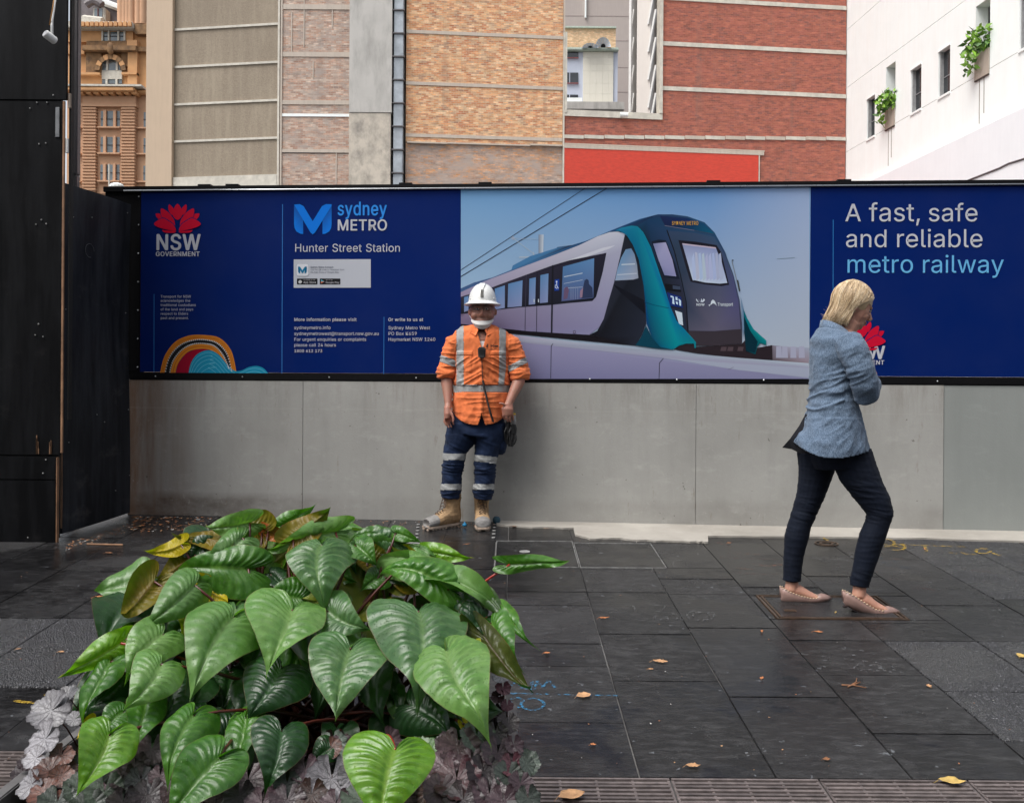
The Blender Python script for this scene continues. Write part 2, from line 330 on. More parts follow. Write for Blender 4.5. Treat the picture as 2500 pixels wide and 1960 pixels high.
cover('access_cover', 'thin white edged pavement cover beside the one with the white dot', SER2, dotM, .006)
def disc(name, label, px, py, r, mat, cat='paint mark', n=20, group=None, up=.004, sq=1):
    q = G(px, py); m = MB(); vs = [(q.x+r*math.cos(2*math.pi*i/n), q.y+r*sq*math.sin(2*math.pi*i/n)) for i in range(n)]
    m.prism([(x, y, gz(x, y)+up) for x, y in vs], [(x, y, gz(x, y)+up-.003) for x, y in vs]); o = m.build(name, mat); origin_to(o, q); return tag(o, label, cat, group)
disc('paint_dot', 'large white painted dot inside the pavement cover near the wall', 1281, 1347, .035, dotM, up=.0045)
for px, lab, grp in ((1021, 'white paint dot in the row by the worker\'s boot', 'dots painted beside the first boot'), (1208, 'white paint dot in the row by the cement strip', 'dots painted at the cement strip')):
    for i, py in enumerate((1281, 1288, 1296, 1304, 1313)): disc('paint_dot', lab.replace('white paint dot in', ('white paint dot nearest the wall in', 'second white paint dot from the wall in', 'middle white paint dot of five in', 'fourth white paint dot from the wall in', 'white paint dot farthest from the wall in')[i]), px-i*.9, py, .013, dotM, group=grp, up=.005, sq=1.1)
q = G(1030, 1345)
# round hydrant style cover by the worker, half hidden
m = MB(); c0 = G(1000, 1335); rr_ = []
for r0, r1 in ((.10, .12), (.055, .068)):
    for rad, z in ((r0, .001), (r0, .004), (r1, .004), (r1, .001)): pass
    m.rings([[(c0.x+rad*math.cos(2*math.pi*i/28), c0.y+rad*math.sin(2*math.pi*i/28), gz(0, c0.y+rad*math.sin(2*math.pi*i/28))+z) for i in range(28)] for rad, z in ((r0, .001), (r0, .005), (r1, .005), (r1, .001))], caps=False)
tag(m.build('paint_ring', dotM), 'white painted double ring behind the leaves near the boots', 'paint mark')
m = MB(); c0 = G(2018, 1327)
for r0, r1 in ((.07, .08), (.035, .05)):
    m.rings([[(c0.x+rad*math.cos(2*math.pi*i/24), c0.y+.9*rad*math.sin(2*math.pi*i/24), gz(0, c0.y+.9*rad*math.sin(2*math.pi*i/24))+z) for i in range(24)] for rad, z in ((r0, .001), (r0, .005), (r1, .005), (r1, .001))], caps=False)
tag(m.build('valve_cover', brassM), 'small round rusty valve cover between the woman\'s legs', 'valve cover')
# drain grates
def grate(name, label, x0, x1, y1, n=12, pitch=.0245):
    t = thing(name, label, 'drain grate', ((x0+x1)/2, y1-.15, gz(0, y1-.15))); F_ = lambda x, y, z: (x, y, gz(x, y)+z)
    m = MB(); yb = y1-n*pitch-.02; m.box(x0+.002, x1-.002, yb, y1-.002, -.022, -.016, fn=F_); m.build('drain_channel', darkM, t)
    m = MB(); m.box(x0+.002, x1-.002, y1-.012, y1-.002, -.012, .001, fn=F_); m.box(x0+.002, x1-.002, yb, yb+.01, -.012, .001, fn=F_)
    nc = 4
    for i in range(nc+1): xx = x0+.006+(x1-x0-.012)*i/nc; m.box(xx-.004, xx+.004, yb+.011, y1-.013, -.013, -.002, fn=F_)
    m.build('frame', gateM, t)
    for i in range(n-1):
        y = y1-.024-i*pitch; m = MB(); m.box(x0+.008, x1-.008, y-.0125, y, -.011, random.uniform(-.001, .001), fn=F_); m.build('slat', gateM, t)
for i, x in enumerate([.04, .52, 1.0, 1.48, 1.96]):
    grate('drain_grate', ['iron drain grate beside the planter corner', 'iron drain grate, second out from the planter along the kerb line', 'iron drain grate in the middle of the row past the planter', 'iron drain grate with a yellow leaf on its edge', 'iron drain grate, farthest along from the planter'][i], x, x+.478, GR_R)
for i, x in enumerate([-1.555, -2.035, -2.515]):
    grate('drain_grate', ['iron drain grate behind the silver purple leaves of the planter', 'iron drain grate below the aggregate patch, by the frame edge', 'iron drain grate beyond the one below the aggregate patch'][i], x, x+.478, GR_L)
# paint and chalk strokes on the stone
def stroke_mat(name, col, thr):
    b = NB(name); n = b.noise(b.pos(), 55, 4, .7); b.set(Base_Color=col, Roughness=.6, Alpha=b.ramp(n, [(thr-.03, 0), (thr+.12, .6)])); return b.m
def stroke(name, label, mat, lines, wd, cat='paint mark', up=.004):
    m = MB()
    for li in lines:
        pts = [G(*p) for p in li]; 
        for a, b in zip(pts, pts[1:]):
            d = Vector((b.x-a.x, b.y-a.y, 0)); 
            if d.length < 1e-4: continue
            nn = Vector((-d.y, d.x, 0)).normalized()*wd/2; e = d.normalized()*wd*.3
            m.add([Vector((q.x, q.y, gz(q.x, q.y)+up)) for q in (a-nn-e, b-nn+e, b+nn+e, a+nn-e)], [(0, 1, 2, 3)]); up += .00004
    o = m.build(name, mat); origin_to(o, G(*lines[0][0])); return tag(o, label, cat)
def arc(cx, cy, rx, ry, a0, a1, n=14): return [(cx+rx*math.cos(R(a0+(a1-a0)*i/n)), cy+ry*math.sin(R(a0+(a1-a0)*i/n))) for i in range(n+1)]
blueM = stroke_mat('blue_spray_paint', (.03, .22, .42), .5); yelM = stroke_mat('yellow_spray_paint', (.55, .35, .03), .47); orM = stroke_mat('orange_chalk', (.30, .10, .045), .56); wcM = stroke_mat('white_chalk', (.17, .175, .18), .55); redM = stroke_mat('red_chalk', (.16, .045, .04), .57)
stroke('spray_marking', 'blue spray painted letters and line on the paving by the planter', blueM, [[(1243, 1678), (1262, 1663), (1275, 1682), (1295, 1684), (1300, 1665)], [(1305, 1684), (1312, 1664), (1325, 1680), (1340, 1662), (1358, 1684)], [(1235, 1694), (1505, 1700)], arc(1300, 1721, 28, 14, 0, 360, 18), arc(1262, 1717, 16, 12, 60, 330, 12)], .012)
stroke('spray_marking', 'yellow spray painted arrow and loops past the woman\'s rear leg', yelM, [arc(2160, 1326, 24, 9, 0, 360, 16), [(2140, 1328), (2210, 1338)], arc(2190, 1336, 20, 8, -60, 120, 10), [(2180, 1330), (2355, 1336)], [(2258, 1336), (2262, 1347)]], .02)
stroke('spray_marking', 'yellow spray painted figures near the end of the arrow line', yelM, [[(2320, 1350), (2334, 1352)], [(2345, 1349), (2362, 1354), (2380, 1354)], arc(2400, 1346, 18, 6, 0, 300, 10), [(2415, 1348), (2440, 1357)]], .02)
stroke('spray_marking', 'short yellow stroke beneath the woman\'s knees', yelM, [[(1992, 1300), (2020, 1320)]], .02)
stroke('chalk_marking', 'faint orange chalk smears beyond the bronze edged cover', orM, [[(1752, 1326), (1768, 1330)], [(1800, 1388), (1835, 1391)], [(1840, 1378), (1870, 1383), (1912, 1379)], [(1790, 1350), (1850, 1355)], [(2160, 1366), (2200, 1366)], [(2175, 1389), (2192, 1389)]], .028)
stroke('chalk_marking', 'faded red chalk lines near the rough aggregate patch', redM, [[(1760, 1362), (1890, 1366)], [(1800, 1400), (1900, 1404)], [(2230, 1436), (2290, 1442)], [(2340, 1388), (2420, 1398)], [(2200, 1345), (2150, 1342)]], .03)
stroke('chalk_marking', 'faded blue chalk scribble past the woman\'s forward leg', stroke_mat('blue_chalk', (.05, .09, .14), .53), [[(2135, 1360), (2200, 1375)], [(2140, 1370), (2215, 1385)], [(2150, 1378), (2225, 1390)]], .02)
stroke('chalk_marking', 'white chalk letters and circle scrawled in the middle of the paving', wcM, [[(1455, 1490), (1830, 1499)], [(1530, 1478), (1560, 1478)], [(1545, 1478), (1552, 1490)], [(1590, 1480), (1625, 1476), (1618, 1490)], arc(1610, 1508, 12, 6, 0, 360), arc(1640, 1507, 14, 7, 0, 360), [(1660, 1500), (1665, 1516)], arc(1710, 1503, 34, 12, 0, 360, 18), arc(1712, 1503, 20, 7, 0, 360), [(1650, 1475), (1690, 1475)]], .012)
stroke('chalk_marking', 'white chalk line and numbers by the rough aggregate patch', wcM, [[(1880, 1590), (1960, 1598), (2240, 1630)], [(2050, 1585), (2110, 1590)], [(2080, 1590), (2085, 1602)], arc(2100, 1630, 14, 8, 0, 360), arc(2135, 1632, 14, 8, 0, 360), arc(2170, 1634, 14, 8, 0, 360), [(2190, 1625), (2200, 1643), (2225, 1636)]], .014)
stroke('chalk_marking', 'white chalk circle and line past the forward shoe', wcM, [arc(2478, 1490, 38, 14, 0, 360, 20), [(2210, 1487), (2430, 1492)]], .012)
stroke('chalk_marking', 'white chalk ticks on the joint in front of the covers', wcM, [[(1460, 1545), (1778, 1541)], [(1555, 1461), (1700, 1463)], [(1690, 1532), (1740, 1526)], [(1640, 1369), (1672, 1369)], arc(1660, 1376, 18, 9, 0, 360)], .009)
stroke('chalk_marking', 'yellow chalk smear beside the silver leaves of the planter', yelM, [[(40, 1712), (60, 1716), (88, 1717)], [(112, 1697), (130, 1698)]], .02)
# ================================================================ the concrete wall and the hoarding on it
Mw = wall
WTOP = 1.478
cw = thing('concrete_wall', 'low stained grey concrete wall carrying the printed hoarding', 'wall', wall.w(3.4, 0, .42))
cuts = [wall.sx(313), wall.sx(740), wall.sx(1700), wall.sx(2305), wall.sx(3000)]
def wbase(s): q = wall.w(s, 0, 0); return gz(0, q.y)-.06
for i in range(4):
    m = MB(); a, b = cuts[i]+.0012, cuts[i+1]-.0012; th = -.16
    k = 8
    for _ in (0,):
        vs = []
        m.box(a, b, th, .0 if i < 3 else -.004, min(wbase(a), wbase(b)), WTOP, fn=wall.w)
    o = m.build('concrete_panel', concM2 if i == 3 else concM, cw, bevel=.0015); origin_to(o, wall.w((a+b)/2, 0, .4))
m = MB(); m.box(cuts[0]+.003, cuts[-1], -.158, -.02, WTOP+.0005, WTOP+.03, fn=wall.w); m.build('coping', steelB, cw)
bb = thing('site_hoarding', 'long navy printed hoarding with train picture above the concrete wall', 'hoarding', wall.w(3.4, 0, WTOP))
TOPZ = 2.952; BOTZ = 1.478
sL, sR = wall.sx(341), wall.sx(3000)
m = MB(); m.box(sL-.3, sR, -.10, .004, BOTZ+.005, BOTZ+.062, fn=wall.w); m.build('bottom_rail', steelB, bb, bevel=.004)
m = MB(); m.box(sL-.3, sR, -.10, .008, TOPZ-.018, TOPZ+.024, fn=wall.w); m.build('top_rail', steelB, bb, bevel=.003)
m = MB(); m.tube([wall.w(s, .018, TOPZ-.012) for s in (sL-.13, sL+1, sR)], .006, 8); m.build('cable_strip', silver, bb, smooth=True)
for px in (492, 560, 985, 1180, 1740, 2060):
    m = MB(); s = wall.sx(px); m.box(s-.05, s+.05, -.08, -.02, TOPZ+.0245, TOPZ+.042, fn=wall.w); m.build('bracket', steelB, bb)
m = MB(); m.box(sL-.29, sL-.004, -.09, -.006, BOTZ+.063, TOPZ-.019, fn=wall.w); m.build('end_panel', steelB, bb, bevel=.003)
for k in range(7):
    for s in (sL-.02, ):
        m = MB(); m.ball(wall.w(s, -.004, BOTZ+.1+k*.22), .006, 8); m.build('rivet', silver, bb)
for px in range(380, 2500, 212):
    m = MB(); m.ball(wall.w(wall.sx(px), .005, BOTZ+.03), .006, 8); m.build('rivet', silver, bb)
# ================================================================ black hoarding at the side, open ply door, post, lamp
fh = Pl(0, 6.34, 150, 6.34)
lh = thing('black_hoarding', 'tall black plywood hoarding with broken corner and bare wood edges', 'hoarding', fh.w(0, 0, .38)); L = fh
def fbox(name, px0, px1, z0, z1, t0, t1, mat, par=lh, bev=.003, x0=None):
    m = MB(); a = fh.sx(px0) if x0 is None else x0; b = fh.sx(px1); m.box(a, b, t0, t1, z0, z1, fn=fh.w); return m.build(name, mat, par, bevel=bev)
def zf(py, px=100): return fh.at(px, py).z
fbox('upper_sheet', 0, 158, zf(244), 5.2, -.02, 0, plyM, x0=-2.5)
fbox('middle_sheet', 0, 147, zf(1111), zf(246), -.02, -.004, plyM, x0=-2.5)
fbox('lower_sheet', 0, 140, zf(1170), zf(1114), -.02, .012, plyM, x0=-2.5)
fbox('base_sheet', 0, 140, .36, zf(1172), -.02, .016, plyM, x0=-2.5)
fbox('sheet_edge', 147.4, 152, zf(1105), zf(246), -.02, -.005, edgeM, bev=0)
fbox('sheet_edge', 140.4, 143, .37, zf(1116), -.018, .012, edgeM, bev=0)
fbox('added_seam_backing', 0, 139, .4, 5.2, -.06, -.021, darkM, x0=-2.5)  # dark sheet added so bright sky does not show through the seams
fbox('corner_stud', 158.5, 163, 1.2, 5.2, -.08, -.03, darkM)
m = MB(); m.box(fh.sx(131), fh.sx(141), -.003, .004, zf(335), zf(262), fn=fh.w); m.build('hinge_plate', galv, lh, bevel=.002)
m = MB(); m.box(fh.sx(153), fh.sx(159), -.03, -.012, zf(372), zf(336), fn=fh.w); m.build('packing_block', whiteP, lh, bevel=.002)
m = MB(); m.box(fh.sx(158.6), fh.sx(165), -.028, -.012, zf(262), zf(226), fn=fh.w); m.build('packing_block', MAT('pale_timber', (.3, .24, .19), .7), lh, bevel=.002)
random.seed(11)
for cx, n in ((92, 6), (124, 6)):
    for i in range(n):
        m = MB(); x = cx+random.uniform(-3, 4); y0 = 1108-random.uniform(10, 46); m.box(fh.sx(x), fh.sx(x+random.uniform(1, 2.5)), -.003, .001, zf(1108), zf(y0), fn=fh.w); m.build('splinter', edgeM, lh)
for x, y in ((90, 251), (115, 251), (130, 233), (95, 352), (112, 350), (73, 265), (88, 548), (113, 547), (101, 537), (86, 818), (105, 822), (94, 791), (105, 1155), (112, 1122), (68, 1312)):
    m = MB(); m.ball(fh.at(x, y, .001 if y < 1112 else .016), .0055, 8); m.build('screw', dotM, lh)
dp = Pl(151, 6.50, 316, 7.27)
pd = thing('plywood_panel', 'scuffed black plywood panel hinged open beside the wall end', 'panel', dp.w(0, 0, .41))
TZ = 2.832; Ld = dp.len
m = MB(); nb = 10; fr_, bk_ = [], []
def dbow(a, z): return .012*math.sin(z*2.3)+.01*math.sin(a*4)
for zi in range(nb+1):
    for ai in range(7):
        a = Ld*ai/6; q = dp.w(a, 0, 0); z0 = gz(0, q.y)+.02; z = z0+(TZ-.001-z0)*zi/nb; fr_.append(dp.w(a, dbow(a, z), z)); bk_.append(dp.w(a, dbow(a, z)-.018, z))
fs = [(i*7+j, i*7+j+1, (i+1)*7+j+1, (i+1)*7+j) for i in range(nb) for j in range(6)]; nn = len(fr_)
rim = [i*7 for i in range(nb+1)]+[nb*7+j for j in range(1, 7)]+[i*7+6 for i in range(nb-1, -1, -1)]+[j for j in range(5, 0, -1)]
m.add(fr_+bk_, fs+[tuple(nn+i for i in reversed(f)) for f in fs]+[(rim[i], rim[(i+1) % len(rim)], nn+rim[(i+1) % len(rim)], nn+rim[i]) for i in range(len(rim))]); m.build('board', plyM2, pd, smooth=True, auto=40)
m = MB(); e0 = [dp.w(-.006, dbow(0, z)-.02, z) for z in [.45+(TZ-.46)*i/10 for i in range(11)]]; e1 = [v+dp.n*.024-dp.e*.006 for v in e0]
m.rings([[e0[i], e0[i]+dp.e*.005, e1[i]+dp.e*.005, e1[i]] for i in range(11)]); m.build('bare_edge', edgeM, pd)
for x, y in ((222, 531), (178, 530), (310, 520), (163, 755), (309, 764), (164, 1080), (312, 1000), (312, 1160), (150, 823), (276, 1197), (232, 1012), (250, 1030)):
    m = MB(); q = dp.loc(x, y); m.ball(dp.w(q[0], dbow(*q)+.002, q[1]), .005, 8); m.build('screw', dotM, pd)
m = MB(); q = dp.loc(218, 612); m.tube([dp.w(q[0]+.05*math.cos(a/10*6.28), dbow(*q)+.003, q[1]+.05*math.sin(a/10*6.28)) for a in range(9)], .002, 6); m.build('scuff_ring', MAT('grey_scuff', (.09, .09, .1), .5), pd)
gp = thing('steel_post', 'grey square steel post standing behind the black hoarding', 'post', P(173, 1290, 7.0)); a = P(163, CY, 7.0); b = P(184, CY, 7.0)
m = MB(); m.box(a.x, b.x, 7.0, 7.06, 3.0, 5.4); m.build('upper_post', steelG, gp, bevel=.006)
m = MB(); m.box(a.x, b.x-.004, 7.002, 7.06, .42, 2.998); m.build('lower_post', steelG, gp, bevel=.006)
lamp = thing('flood_light', 'white cylindrical spotlight on a slanting arm against black hoarding', 'light', P(140, -20, 6.1))
c = P(110, 82, 6.02); dr = (P(124, 90, 6.16)-c).normalized()
m = MB(); ax = Vector((.45, .72, -.35)).normalized(); m.tube([c, c+ax*.004, c+ax*.07, c+ax*.078], [.023, .0255, .0255, .019], 24); m.build('lamp_head', whiteP, lamp, smooth=True, auto=35)
m = MB(); m.tube([c-ax*.002, c+ax*.0005], .021, 24); m.build('lens', MAT('frosted_lens', (.5, .51, .53), .3), lamp)
m = MB(); m.tube([c+ax*.05+Vector((0, 0, .02)), P(127, 50, 6.12), P(143, -60, 6.14)], [.009, .008, .008], 10); m.build('arm', whiteP, lamp, smooth=True)
m = MB(); m.tube([P(121, 62, 6.1), P(129, 20, 6.1), P(137, -40, 6.1)], .004, 8); m.build('cable', MAT('orange_cable', (.45, .2, .04), .5), lamp, smooth=True)
